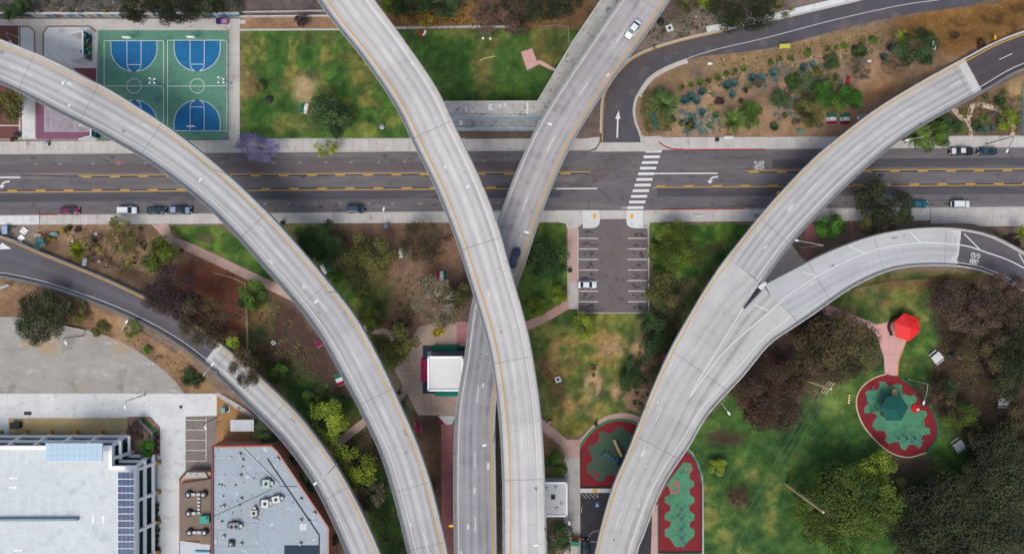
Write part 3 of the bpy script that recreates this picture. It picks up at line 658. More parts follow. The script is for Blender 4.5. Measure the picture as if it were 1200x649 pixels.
for mir, cx_ in ((1,683),(-1,754)):
    q = lambda x: cx_+(x if mir > 0 else -x)-0
    cr = sheet('pavement', [(q(0),246.3),(q(20),246.3),(q(20),259),(q(19),263.5),(q(15),266.5),(q(8),267.5),(q(0),267.5)], .134, M_concw, thick=.12)
    sheet('tactile_pad', [(q(11.5),250.8),(q(15),250.4),(q(16.2),254.6),(q(12.6),256.6)], .15, M_cy, cr, None, .012)
sheet('pavement', [(754.3,246.3),(775,246.2),(775,260.5),(762,260.8),(760,267.5),(754.3,267.5)], .13, M_conc, thick=.12)
sheet('road_apron', [(703.3,246.5),(733.7,246.3),(733.7,256.5),(703.3,256.8)], .06, M_conc)
# parking lot
lot = sheet('parking_lot', [(678,256.6),(759.5,256.4),(760.5,366),(677,366)], .045, M_lot)
for i in range(8):
    y = 279.3+12.35*i
    if i < 7: sheet('bay_line', [(678.5,y-.4),(701,y-.4),(701,y+.4),(678.5,y+.4)], .052, M_white, lot, None)
    if i < 7: sheet('bay_line', [(735.5,y-.4),(758.5,y-.4),(758.5,y+.4),(735.5,y+.4)], .052, M_white, lot, None)
    rt2 = random.Random(50+i)
    for xx in (688, 748):
        for j in range(4):
            sheet('oil_stain', dense(ell(xx+rt2.uniform(-6,6), y-6+rt2.uniform(-3,3), rt2.uniform(1,3.4), rt2.uniform(.7,1.6), 9), 2)[:-1], .0475+.0003*j, mat('lot_stain', C(74,68,69), n=((3,.25),)), lot, None)
for pts in ([(677.3,268),(677.3,366.5),(760.5,366.5),(759.8,262)],): path_strip('kerb', pts, .35, .18, M_kerb, lot, False, None, .18)
# side road curving up to the right
LS = [(704,176),(704,150),(706,115),(714,97),(727,80),(745,65),(778,52),(829,39),(900,25),(976,7.5),(1012,-1),(1100,-24),(1200,-48)]
RS = [(752,167),(750,157),(744,140),(744,122),(752,103),(765,88),(790,75),(819,67),(900,57),(976,37),(1053,19),(1130,8),(1200,0),(1290,-14)]
L_ = dense(LS, 5); R_ = dense(RS, 5)
sr = sheet('side_road', [tuple(p) for p in L_]+[tuple(p) for p in R_[::-1]], .034, M_asphd)
def off_px(pl, d):
    o = []
    for i in range(len(pl)):
        t = (pl[min(i+1, len(pl)-1)]-pl[max(i-1, 0)]).normalized(); o.append((pl[i].x-t.y*d, pl[i].y+t.x*d))
    return o
path_strip('kerb', [tuple(p) for p in L_[4:]], .45, .2, M_kerb, sr, False, None, .25)
path_strip('kerb', [tuple(p) for p in L_[14:]], 1.1, .16, M_conc, sr, False, None, .2) if False else None
path_strip('pavement', off_px(L_[40:], -4.2), 1.5, .14, M_concw, None, False)
path_strip('edge_line', off_px(L_[2:46], 2.0), .22, .042, M_yell, sr, False, None, .003)
kr = [p for p in R_ if p.x < 808]
path_strip('kerb', off_px(kr, .2), .5, .2, M_conc, sr, False, None, .25); path_strip('pavement', off_px(kr[10:], 2.8), .75, .14, M_conc, None, False)
path_strip('edge_line', [(746,150),(742,135),(743,120),(750,105),(765,91),(785,78),(808,68),(840,58),(900,44),(976,24),(1053,7),(1100,0),(1160,-10)], .2, .042, M_whitew, sr, True, None, .003)
sheet('lane_arrow', [(722.4,161.5),(724.2,161.5),(724.9,139.5),(727,139.5),(725,129.5),(721,139.5),(723.1,139.5)], .043, M_white, sr, None)
sheet('asphalt_patch', dense([(720,165),(722,120),(735,92),(765,70),(830,52),(900,36),(900,31),(830,46),(760,63),(727,88),(712,115),(710,165)], 6)[:-1], .038, mat('asphalt_wheel', C(92,86,88), n=((.5,.1),(6,.1))), sr, None)

# ------------------------------------------------------------------ viaducts
M_rail = mat('rail_steel', C(120,124,128), rough=.6)
PAR = [(0,-.25),(0,.85),(.24,.85),(.30,.35),(.48,.01),(.48,-.25)]
def viaduct(label, segs, zmin_pier=3.0):
    """segs: list of dict(rb, mat, u0,u1, yellow, white, dash, joints, parapets, ground)"""
    r0 = segs[0]['rb']; p = r0.at(0, off=0)
    v = empty('viaduct', (0, 0, 0), 0, label, 'viaduct', 'curving concrete viaducts')
    for g in segs:
        rb = g['rb']; u0 = g.get('u0', 0); u1 = g.get('u1', rb.len)
        rb.slab('embankment_deck' if g.get('ground') else 'deck', g['mat'], v, u0, u1, ground=g.get('ground', False))
        for sd in g.get('par', 'LR'):
            rb.sweep('parapet', M_barrier, v, u0, u1, PAR, sd); rb.sweep('rail', M_rail, v, u0, u1, [(.07,.98),(.07,1.08),(.17,1.08),(.17,.98)], sd)
        for sd, d, w, m in g.get('lines', ()): rb.line('edge_line', m, v, u0, u1, w, **({'fromL': d} if sd == 'L' else {'fromR': d}))
        for sd, d in g.get('dash', ()):
            u = u0+g.get('d0', 2)
            while u < u1-4: rb.line('lane_dash', g.get('dm', M_white), v, u, min(u+3.6, u1), .15, .009, **({'fromL': d} if sd == 'L' else {'fromR': d} if sd == 'R' else {'off': d})); u += g.get('pitch', 14.6)
        for (px, py) in g.get('joints', ()):
            u = rb.uof(px, py); b = MB(); vs = []
            a = rb.at(u, fromL=.45); c = rb.at(u, fromR=.45); dd = Vector((np.interp(u, rb.u, rb.d[:,0]), np.interp(u, rb.u, rb.d[:,1]), 0))*.05
            up = Vector((0,0,.012)); b.quad(a-dd+up, a+dd+up, c+dd+up, c-dd+up); fix_up(b); b.build('expansion_joint', M_joint, v)
        u = u0+8
        while u < u1-5 and not g.get('ground') and not g.get('nopier'):
            c = rb.at(u, off=0); x = c.x/S+600; y = 324.5-c.y/S; ok = not (156 < y < 272) and c.z > zmin_pier
            for rb2, zz in PIER_AVOID:
                if rb2 is not rb:
                    dmin = np.min(np.hypot(rb2.c[:,0]-c.x, rb2.c[:,1]-c.y)); 
                    if dmin < 7.5: ok = False
            for (ax0, ay0, ax1, ay1) in PIER_BOX:
                if ax0 < x < ax1 and ay0 < y < ay1: ok = False
            if ok:
                nx = Vector((np.interp(u, rb.u, rb.n[:,0]), np.interp(u, rb.u, rb.n[:,1]))); dx = Vector((np.interp(u, rb.u, rb.d[:,0]), np.interp(u, rb.u, rb.d[:,1])))
                zt = c.z-2.0; b = MB(); vs = []
                for z, hw, ht in ((-.5,1.1,.8),(zt-3.0,1.1,.8),(zt-.9,3.0,.85),(zt,3.2,.9)):
                    for s1, s2 in ((-1,-1),(1,-1),(1,1),(-1,1)): q = Vector((c.x,c.y))+nx*hw*s1+dx*ht*s2; vs.append((q.x,q.y,z))
                fs = [(4*i+j, 4*i+(j+1)%4, 4*i+4+(j+1)%4, 4*i+4+j) for i in range(3) for j in range(4)]+[(12,13,14,15)]
                b.add(vs, fs); o = b.build('pier', M_concd, v); fixnormals(o.data)
            u += 22
    return v
PIER_AVOID = [(D, 0), (Cc, 0), (E, 0), (F, 0)]
PIER_BOX = [(672,255,765,370),(495,400,545,465),(676,570,765,649),(636,560,668,610)]
VA = viaduct('long grey viaduct sweeping across the basketball courts from the left edge', [dict(rb=A, mat=M_dA, lines=(('R',1.45,.22,M_yell),('L',1.75,.16,M_white)), dash=(('C',.1),), d0=6, joints=((33,80),(105,120),(170,175),(293,268),(375,340),(440,465),(482,571),(500,640)))])
VB = viaduct('pale topmost viaduct crossing over another deck in the middle', [dict(rb=B, mat=M_dB, lines=(('L',1.7,.24,M_yell),('R',1.5,.16,M_white)), dash=(('C',0),), d0=3, joints=((500,155),(572,283),(606,421),(613,562)))])
uc = Cc.uof(575, 330)
VC = viaduct('streaked viaduct passing underneath the pale one, with two cars driving', [dict(rb=Cc, mat=M_dC, u1=uc, lines=(('R',1.15,.24,M_yell),('L',.75,.16,M_white)), dash=(('C',-.1),), d0=1, joints=((765,8),(606,272))), dict(rb=Cc, mat=M_dC2, u0=uc, lines=(('R',.95,.24,M_yell),('L',1.0,.16,M_white)), dash=(('C',0),), d0=9)])
VD = viaduct('ramp rising past the gravel lot, asphalt first and then concrete', [dict(rb=D, mat=M_dR, u1=uD, ground=True, lines=(('R',.8,.2,M_yell),('L',1.0,.16,M_white)), dash=(), par='LR'), dict(rb=D, mat=M_dA, u0=uD, lines=(('R',1.2,.2,M_yell),('L',1.6,.16,M_white)), dash=(), joints=((322,485),(396,577),(262,420)))])
ugE = E.len; ugF = F.len
VE = viaduct('forked viaduct on the right joining two ramps into one wide deck', [
    dict(rb=E, par='R', mat=M_dR2, u1=uE, ground=True, lines=(('L',.75,.22,M_yell),('R',1.3,.16,M_white)), dash=(('C',.2),), d0=uE-11),
    dict(rb=E, par='R', mat=M_dE, u0=uE, lines=(('L',.75,.22,M_yell),('R',1.6,.16,M_white)), dash=(('C',.3),), d0=3, joints=((1126,92),(905,268))),
    dict(rb=F, par='L', mat=M_dR, u1=uF, ground=True, lines=(('R',.9,.18,M_white),)),
    dict(rb=F, par='L', mat=M_dF, u0=uF, lines=(('R',.95,.18,M_white),), joints=((1108,288),(1030,298),(960,330))),
    dict(rb=E, mat=M_dE, u0=E.len-7, u1=E.len, par='', nopier=1), dict(rb=G, par='', mat=M_dM, lines=(('L',.8,.22,M_yell),('R',1.7,.18,M_white)), joints=((800,420),(770,524)), dash=())])
for rb, x, y in ((E,1139,88),(F,1124,290),(D,257,402)):     # pale concrete approach slab where the asphalt ends
    u = rb.uof(x, y); rb.line('approach_slab', mat('approach_concrete', C(205,204,200), n=((1,.05),)), VE if rb is not D else VD, u-.1, u+(1.0 if rb is D else 1.8), rb.at(u, fromL=.5).to_2d().__sub__(rb.at(u, fromR=.5).to_2d()).length-.02, .006, off=(np.interp(u, rb.u, rb.wl)-np.interp(u, rb.u, rb.wr))/2)
def on_deck(name, pts, w, m, rbs, parent, dz=.010, smooth=True):
    if smooth: pts = [tuple(p) for p in dense(pts, 8)]
    zs = []
    for x, y in pts:
        best = None
        for rb in rbs:
            u = rb.uof(x, y); z = float(np.interp(u, rb.u, rb.z)); p = P(x, y, z); c = rb.at(u, off=0); d = (p.xy-c.xy).length
            if best is None or d < best[0]: best = (d, z)
        zs.append(best[1])
    p = [P(x, y, z+dz) for (x, y), z in zip(pts, zs)]; L = []; Rr = []
    for i in range(len(p)):
        d = p[min(i+1, len(p)-1)]-p[max(i-1, 0)]; d.z = 0; d.normalize(); n = Vector((-d.y, d.x, 0)); L.append(p[i]+n*w/2); Rr.append(p[i]-n*w/2)
    n = len(p); b = MB().add(L+Rr, [(n+i, n+i+1, i+1, i) for i in range(n-1)]); fix_up(b); return b.build(name, m, parent)
def long_parapet(pts, rbs, inward):
    """one continuous parapet along an edge traced in pixels; inward = +1 when the deck lies to the left of the line"""
    q = [tuple(p) for p in dense(pts, 5)]; w = []
    for x, y in q:
        best = None
        for rb in rbs:
            u = rb.uof(x, y); z = float(np.interp(u, rb.u, rb.z)); p = P(x, y, z); d = (p.xy-rb.at(u, off=0).xy).length
            if best is None or d < best[0]: best = (d, p)
        w.append(best[1])
    zz = np.array([p.z for p in w]); zz = np.convolve(np.concatenate([[zz[0]]*4, zz, [zz[-1]]*4]), np.ones(9)/9, 'valid'); vs = []; k = len(PAR)
    for i, p in enumerate(w):
        d = w[min(i+1, len(w)-1)]-w[max(i-1, 0)]; d.z = 0; d.normalize(); n = Vector((-d.y, d.x, 0))*inward
        for a, h in PAR: v = p+n*(a-.12); vs.append((v.x, v.y, zz[i]+h))
    fs = [(i*k+j, i*k+(j+1)%k, (i+1)*k+(j+1)%k, (i+1)*k+j) for i in range(len(w)-1) for j in range(k)]+[tuple(range(k)), tuple((len(w)-1)*k+j for j in range(k))[::-1]]
    o = MB().add(vs, fs).build('parapet', M_barrier, VE); fixnormals(o.data)
long_parapet(LE[:-1]+LG[1:], [E, G], 1); long_parapet(RF[:-1]+RG[1:], [F, G], -1)
on_deck('lane_arrow', [(-14,283.4),(3,288.4)], .42, M_white, [D], VD, .03, False)
ha = []
for x, y in ((2,284.2),(13.5,291.6),(-.6,292.2)): p = P(x, y, D.zof(x, y)+.05); ha.append(tuple(p))
b = MB().add(ha, [(0,1,2)]); fix_up(b); b.build('lane_arrow', M_white, VD)
rp_ = random.Random(9)
for v_, rb, n_ in ((VA, A, 26), (VB, B, 22), (VC, Cc, 18), (VD, D, 10), (VE, E, 14), (VE, F, 14), (VE, G, 12)):
    for i in range(n_):      # repairs, spills and raised markers on the decks
        u = rp_.uniform(4, rb.len-4)
        if rb is D and u < uD+2 or rb is E and u < uE+3 or rb is F and u < uF+3: continue
        off = rp_.uniform(-.72, .72); wl_u = np.interp(u, rb.u, rb.wl); kind_ = rp_.random(); ln, wd = (rp_.uniform(.5,1.8), rp_.uniform(.25,.8)) if kind_ < .45 else (rp_.uniform(.2,.5), rp_.uniform(.15,.35))
        m_ = mat('deck_repair_pale', C(214,213,209), n=((2,.1),)) if kind_ < .3 else mat('deck_repair_dark', C(150,149,148), n=((2,.12),)) if kind_ < .6 else mat('deck_oil', C(118,117,118), n=((3,.2),)) if kind_ < .8 else M_white
        rb.line('deck_patch', m_, v_, u, u+ln, wd, .006+.0004*(i % 5), off=off*wl_u)
on_deck('gore_line', [(892,325),(869.5,363),(844,404),(821,442),(808.5,465)], .24, M_white, [E, G], VE, .06)
on_deck('gore_line', [(1290,372),(1200,314),(1154,295),(1129,287.5),(1098,284.6),(1078,284.2),(1053,287),(1027,292),(997,303.7),(961,321.5),(925,345),(900,367),(854,406.5),(829,437),(808.5,465)], .28, M_white, [F, G], VE, .07)
for a, c in (((1066.5,272),(1079,284)),((995,288),(1013,297)),((941,319),(959,323)),((884,357),(900,363.5)),((1130,274),(1148,292)),((1194,297),(1203,313))):
    on_deck('hatch_line', [a, c], .24, M_white, [F, G], VE, .06, False)
for i in range(7):
    t = [(794+8,435-10),(812,372),(788,424),(775,478),(757,520),(744,556),(728,600)][i]
    if i in (1,2,3,4,5,6):
        a = t; c = (t[0]-6.5, t[1]+15); on_deck('lane_dash', [a, c], .15, M_white, [G], VE, .05, False)
# narrow joints and grating at the gore
bg = MB()
gz_ = 12.25
for i in range(9):
    t = i/9; x = 889-19*t; y = 339.5+23*t; w = 1.8*(1-t)+.9
    d = Vector((.74,-.67)); n = Vector((.67,.74)); c = P(x, y, gz_+.05)
    bg.obox(c, (d.x, -d.y), (n.x, -n.y), .19, w*S*.9, gz_-.3, gz_+.75)
bg.build('gore_grating', mat('dark_grating', C(44,52,66)), VE)
b = MB().prism(poly_w([(896,329),(899,332),(892.5,340),(888,336.5)], gz_+.8), gz_-.4, gz_+.8); b.build('gore_nose', M_concw, VE)
# faded lettering on the ramp
for (cx_, cy_, w_, h_, m_, rb_) in ((1077,297,11,9,M_whitew,F),(1142,303,11,10,M_white,F)):
    z = rb_.zof(cx_, cy_)+.012
    me = text_mesh('25\nMPH' if False else 'SLOW' , 1.6, m_) if False else None
# concrete terrace beside the streaked viaduct
tr = empty('concrete_terrace', (0,0,0), 0, 'stepped concrete terrace with pale blue painted walls between two viaducts', 'terrace')
MB().prism(poly_w([(505,119.5),(630,119),(652,82),(671,50),(706,-2),(760,-84),(830,-84),(712,60),(640,135.2),(505,136)], 5.5), -.3, 5.5).build('upper_platform', M_concd, tr)
MB().prism(poly_w([(505,138.6),(640,138.2),(640,149.6),(505,150)], 2.8), -.3, 2.8).build('lower_platform', mat('concrete_grimy', C(160,162,163), n=((.6,.14),(4,.12)), tint=((1.0, C(120,122,125), .55, .14, (1,1,1)),)), tr)
M_blue = mat('pale_blue_mural', C(178,192,202), n=((1.0,.16),(4,.1)), tint=((.8, C(120,160,190), .60, .08, (1,1,1)),(1.3, C(206,214,216), .62, .05, (1,1,1))))
w0 = P(505,137,5.5); w1 = P(640,136.4,5.5)
for (yy, z0, z1) in ((136,2.8,5.9),(150,.0,3.1)):
    a = P(505, yy, z1-.4); c = P(640, yy-.5, z1-.4); MB().obox(((a.x+c.x)/2, (a.y+c.y)/2-.12), (1,0), (0,1), (c.x-a.x)/2, .12, z0, z1).build('painted_wall', M_blue, tr)
on = [(505,119.5),(630,119),(652,82),(671,50),(706,-2),(760,-84)]
L, Rr = strip_px([tuple(p) for p in dense(on, 10)] if False else on, .4, 5.5+.45); n = len(L)
b = MB()
for i in range(n-1):
    q = [L[i], L[i+1], Rr[i+1], Rr[i]]; b.prism(q, 5.4, 5.95)
b.build('kerb_upstand', M_barrier, tr)
for x, y, w, h in ((586,124,3,4),(592,123,2.2,5),(554,131,4,2),(540,144,4,5),(618,127,2.4,14),(546,128,2,7),(575,126,5,7)):
    z = 5.5 if y < 137 else 2.8
    MB().prism(poly_w([(x-w/2,y-h/2),(x+w/2,y-h/2),(x+w/2,y+h/2),(x-w/2,y+h/2)], z+.02), z-.01, z+.02).build('concrete_repair', M_concw, tr)
sheet('underpass_floor', [(505,150),(640,149),(640,163),(505,164)], .012, mat('bare_earth', C(106,92,80), n=((.5,.12),(5,.1))))
# filler under the fork where the three decks meet
b = MB().prism(poly_w([(856,303),(893,331),(924,381),(905,395),(880,372),(845,322)], 11.95), 10.6, 11.97); b.build('deck', mat('deck_fill_concrete', C(190,188,186), n=((.3,.08),(5,.08))), VE)
# strokes of the worn ramp lettering
def strokes(cx_, cy_, rb_, ang, sx, sy, segs, w, m, par):
    z = rb_.zof(cx_, cy_)+.012; c = P(cx_, cy_, z); ca, sa = math.cos(R(ang)), math.sin(R(ang)); b = MB()
    for k, (x0, y0, x1, y1) in enumerate(segs):
        a = Vector((x0*sx, y0*sy)); d = Vector((x1*sx, y1*sy)); t = (d-a); l = t.length; t.normalize(); n = Vector((-t.y, t.x)); mid = (a+d)/2
        rot = lambda v: Vector((v.x*ca-v.y*sa, v.x*sa+v.y*ca))
        qc = Vector(c.xy)+rot(mid); tt = rot(t)*l/2; nn = rot(n)*w/2; vs = []
        for v in (qc-tt-nn, qc+tt-nn, qc+tt+nn, qc-tt+nn): vs.append((v.x, v.y, rb_.zw(v.x, v.y)+.012+.0012*(k % 5)))
        b.quad(*vs); fix_up(b)
    b.build('road_lettering', m, par)
SEG = [(-1,.9,1,.9),(1,.9,1,.3),(-1,.9,-1,.35),(-.5,.75,-.1,.35),(-.1,.35,.5,.75),(-.1,.35,-.1,.05),(.5,.3,1,.3),(-1,.3,-.4,.1),(.7,.3,.7,.05),(-1,-.25,.9,-.25),(-1,-.25,-1,-.9),(-.4,-.25,-.4,-.85),(.2,-.25,.2,-.85),(.9,-.25,.9,-.6),(-1,-.9,.8,-.9),(-.7,-.55,.6,-.55)]
strokes(1142.5, 303, F, -12, 1.05, 1.25, SEG, .2, M_white, VE)
strokes(1077.5, 297, F, 2, 1.1, .95, SEG[:9]+SEG[9::2], .22, M_whitew, VE)

# ------------------------------------------------------------------ sports area, top left
court = sheet('basketball_court', [(115,36),(267.5,36),(268,163.5),(113,163.5)], .03, M_green)
court['kind'] = 'structure'
def cs(name, pts, z, m): return sheet(name, pts, z, m, court, None)
def cline(pts, w=.14, name='court_line'): return path_strip(name, pts, w, .047, M_white, court, False, None, .003)
def cring(cx_, cy_, r, a0, a1, n=24): cline(circle_px(cx_, cy_, r, n, a0, a1) if a1-a0 < 360 else circle_px(cx_, cy_, r, n)+[(cx_+r, cy_), ])
for cx_, yt, x0, x1 in ((157,48,122,191.5),(231,47.5,196.3,265.7)):
    top = [(cx_-27,yt),(cx_+27,yt)]+[(cx_+27*math.cos(R(a)), yt+9.5+26.5*math.sin(R(a))) for a in range(0,181,9)]
    cs('painted_zone', top, .038, M_bluep); cline(top[1:]+[top[0]])
    yb = 153.5; bot = [(cx_+27,yb),(cx_-27,yb)]+[(cx_-27*math.cos(R(a)), yb-9.5-26.5*math.sin(R(a))) for a in range(0,181,9)]
    cs('painted_zone', bot, .038, M_bluep); cline(bot[1:]+[bot[0]])
    for y0, s_ in ((yt, 1), (yb, -1)):
        cline([(cx_-8.3,y0),(cx_-8.3,y0+s_*29)]); cline([(cx_+8.3,y0),(cx_+8.3,y0+s_*29)]); cline([(cx_-8.3,y0+s_*28),(cx_+8.3,y0+s_*28)])
        cline([(cx_-8.3*math.cos(R(a)), y0+s_*(28+8*math.sin(R(a)))) for a in range(0,181,12)])
    cring(cx_, 101, 8.4, 0, 360); cline([(x0,101),(x1,101)])
    cline([(x0,yt),(x1,yt)]); cline([(x0,yt),(x0,yb)]); cline([(x1,yt),(x1,yb)]); cline([(x0,yb),(x1,yb)])
# paving, brick borders
pv = sheet('pavement', [(-160,23),(281,22),(281,163.8),(268.3,163.8),(268.3,35.8),(115,35.8),(113,163.8),(42,163.8),(-160,163.8)], .018, M_conc)
for x in range(0, 280, 12): sheet('paving_slab', [(x+.15,23.6),(x+11.85,23.5),(x+11.85,28.2),(x+.15,28.3)], .035, M_conc, pv, None, .02)
for y in range(36, 160, 10): sheet('paving_slab', [(273.4,y+.1),(280.6,y+.1),(280.6,y+9.9),(273.4,y+9.9)], .035, M_conc, pv, None, .02)
for pts, m in (([(-160,30.5),(21.5,30.3),(22,163),(-160,163)], M_brick),([(24,32.5),(33,32.5),(39,38),(39,62),(24,54)], M_concw),([(52,39),(57,32.6),(104,32.3),(112.5,40),(113,84),(90,78),(52,66)], M_concw),([(26,110),(41,110),(41,161),(26,161)], M_concw)):
    sheet('paving_panel', pts, .026, m, pv, None, .02)
for i in range(7): sheet('paving_slab', [(26.3,113+i*7),(40.7,113+i*7),(40.7,119.7+i*7),(26.3,119.7+i*7)], .034, M_concw, pv, None, .01)
for pts in ([(21.8,31.2),(34,31.2),(40.6,37.5),(40.8,66)], [(50.6,66),(50.6,38.2),(56.5,31.2),(105,31),(113.5,38)], [(23.2,31),(23.2,66)], [(24.6,108),(24.6,163)], [(42.2,110),(42.2,162)]):
    path_strip('brick_border', pts, .34, .030, M_brickb, pv, False, None, .01)
path_strip('painted_line', [(-20,147.3),(24,147.3)], .2, .034, M_white, pv, False, None, .01)
pp = sheet('handball_court', [(43,110),(113,110),(113,163.3),(43,163.3)], .029, M_purp)
sheet('painted_zone', [(52,117),(107,117),(107,154),(52,154)], .035, M_lil, pp, None)
for pts in ([(52,154.2),(108,154.2)], [(52,117),(52,154)], [(52,128),(107,128)], [(60,128),(60,154)], [(88,128),(88,154)]): path_strip('court_line', pts, .13, .04, M_whitew, pp, False, None, .003)
sheet('paving_panel', [(85,80),(113,80),(113,96),(100,92)], .028, mat('maroon_court', C(122,72,82), n=((.5,.1),(5,.06))), pv, None)
def wall_block(name, a, c, th, z1, m, parent, z0=-.1, zp=None):
    """upright wall between pixels a and c (given where its foot stands)"""
    p = P(*a, 0 if zp is None else zp); q = P(*c, 0 if zp is None else zp); d = (q-p); l = d.xy.length; d = d.xy.normalized(); mid = (p.xy+q.xy)/2
    return MB().obox(mid, d, (-d.y, d.x), l/2, th/2, z0, z1).build(name, m, parent)
M_teal = mat('teal_mural_paint', C(20,96,92), n=((1,.1),))
M_mw = mat('mural_white', C(214,216,216), n=((1,.05),))
def handball(x, y0, y1, label, cols):
    e = empty('handball_wall', P(x, (y0+y1)/2), 0, label, 'wall'); loc = P(x, (y0+y1)/2)
    def rel(o): o.matrix_parent_inverse = Matrix.Translation(-loc); return o
    rel(wall_block('back_wall', (x, y0), (x, y1), .4, 3.4, M_mw, e))
    rel(wall_block('wing_wall', (x-.8, y0), (x-14, y0+3.5), .3, 3.4, M_mw, e)); rel(wall_block('wing_wall', (x-.8, y1), (x-14, y1+3.5), .3, 3.4, M_mw, e))
    p0 = P(x, y0); p1 = P(x, y1); n = 12; k = 0
    rel(MB().box(p0.x+.2, p0.x+.24, p1.y, p0.y, .0, 3.3).build('mural_ground', M_teal, e))
    for i in range(n):
        for j in range(4):
            c_ = cols[(i*7+j*3+k) % len(cols)]; k += (i*j) % 3
            ya = p1.y+(p0.y-p1.y)*(i+.15)/n; yb = ya+(p0.y-p1.y)/n*.7; za = .2+j*.78
            if (i+j) % 3 == 2: continue
            b = MB().box(p0.x+.2, p0.x+.26, ya, yb, za, za+.6); rel(b.build('mural_patch', mat('mural_%d' % c_[0], C(*c_), n=((2,.1),)), e))
    return e
cols = [(226,120,36),(24,112,104),(210,216,214),(30,140,126),(20,78,88),(236,150,50),(120,190,180)]
hb = handball(106.8, 42, 72.5, 'white handball wall with teal and orange mural beside the courts', cols)
wp = wall_block('panel', (97.5,61),(102.5,71), .3, 1.2, mat('bright_blue_paint', C(20,120,200)), None); wp.parent = None
tag(wp, 'bright blue panel leaning inside the white handball wall', 'panel'); wp.name = 'blue_panel'
handball(116, 147, 163, 'white and teal handball wall partly under the left viaduct', [(24,112,104),(210,216,214),(30,140,126),(20,78,88)])
# mural wall along the upper path
mw = empty('mural_wall', P(140, 20), 0, 'low retaining wall with a painted mural along the upper path', 'wall'); loc = P(140, 20)
def relm(o, l): o.matrix_parent_inverse = Matrix.Translation(-l); return o
a = P(-160, 21.6); c = P(284, 20.6)
relm(MB().box(a.x, c.x, c.y, c.y+.45, -.2, 2.2).build('wall', M_barrier, mw), loc)
mc = [(90,140,180),(160,170,178),(96,92,104),(160,130,100),(70,104,136),(140,168,190),(120,90,96),(176,166,140),(70,86,104)]
MI = [random.randrange(9) for _ in range(88)]
for i in range(88):
    x0 = a.x+(c.x-a.x)*i/88; relm(MB().box(x0+.05, x0+(c.x-a.x)/88-.02, c.y-.05, c.y, .15+random.random()*.3, 1.6+random.random()*.5).build('mural_panel', mat('mural_w%d' % MI[i], C(*mc[MI[i]]), n=((1.5,.2),)), mw), loc)
w2 = wall_block('garden_wall', (281,20.5),(400,19.5), .3, .8, M_barrier, None); tag(w2, 'thin white wall above the lawn left of the pale viaduct', 'wall')
w3 = wall_block('garden_wall', (281,15.5),(400,13.5), .25, .8, M_concd, None); tag(w3, 'grey wall running above the thin white wall', 'wall')
path_strip('path', [(281,35.2),(400,34.6)], .45, .04, M_conc, None, False)
path_strip('path', [(455,33),(560,31.5),(600,31.5)], .6, .06, M_concd, None, False)
path_strip('path', [(283,163.2),(545,162.6)], .3, .06, M_conc, None, False)
# small rose slab on the lawn between viaducts
sheet('paving', [(610.5,61),(623.5,57),(629,71.5),(633,70.6),(650,80),(656,86),(645,82),(632,75.5),(617.5,82.5)], .05, M_pinkr)

# ------------------------------------------------------------------ paths of the park
path_strip('path', [(187,262),(192,272),(202,282),(222,290),(250,303),(290,322),(330,341),(370,360),(410,376),(445,388),(470,400),(490,412)], 2.2, .03, M_pink)
sheet('path', [(177,263.2),(197,263.2),(203,279),(192,277)], .032, M_pink)
pl = sheet('plaza', [(462,432),(470,420),(490,383),(508,378),(545,377),(545,486),(517,487),(490,486)], .034, M_plaza)
for pts in ([(462,434),(545,434)], [(486,400),(500,486)], [(505,378),(505,486)], [(478,440),(545,480)], [(470,420),(500,410),(545,412)]): path_strip('paving_joint', pts, .07, .038, mat('paving_joint', C(128,108,98)), pl, False, None, .003)
sheet('paving_panel', [(535,379),(549,377),(547,402),(535,404)], .038, mat('rose_dark_paving', C(170,120,122), n=((.5,.08),(5,.06))), pl, None)
path_strip('path', [(498,486),(470,455),(455,440),(420,420)], 1.6, .028, M_pink) if False else None
path_strip('path', [(480,452),(462,470),(440,486),(420,500),(395,520)], 2.0, .028, M_plaza)
mr = sheet('walkway', [(517,488),(534,488),(535,735),(518,735)], .03, M_maroon)
sheet('flag_panel', [(513,487),(533,487),(533,496),(527,497),(521,497)], .036, M_mw, mr, None); sheet('flag_panel', [(508,487),(513,487),(522,497),(517,497)], .038, mat('flag_crimson', C(150,30,70)), mr, None); sheet('flag_panel', [(530,497),(534,487),(536,487),(536,497)], .038, mat('flag_green', C(20,120,90)), mr, None)
path_strip('path', [(664,262),(671,268)], 1.0, .03, M_pink, None, False) if False else None
sheet('path', [(665,268),(676.5,268),(676.5,350),(676,362),(666,362),(664.5,345)], .034, M_pink)
sheet('path', [(666,330),(676.6,330),(676.6,362),(668,362)], .038, M_conc)
path_strip('path', [(671,352),(655,363),(637,373),(612,384)], 2.1, .03, mat('rose_path', C(190,152,142), n=((.4,.07),(5,.06))))
# paths at the playgrounds
path_strip('path', [(625,490),(645,505),(660,518),(672,528),(690,511),(700,500),(715,491),(735,489),(750,494)], 2.2, .032, M_pink)
sheet('path', [(658,515),(684,515),(680,540),(661,537)], .030, M_pink)
sheet('pavement', [(661,536.5),(680,536.5),(680,735),(661,735)], .036, M_conc)
sheet('path', [(803,523),(812,530),(820,545),(824,560),(826,735),(822.5,735),(822.5,575),(818,555),(808,538),(800,528)], .03, M_conc)
sheet('path', [(755,600),(772,590),(772,735),(750,735)], .03, M_pink)
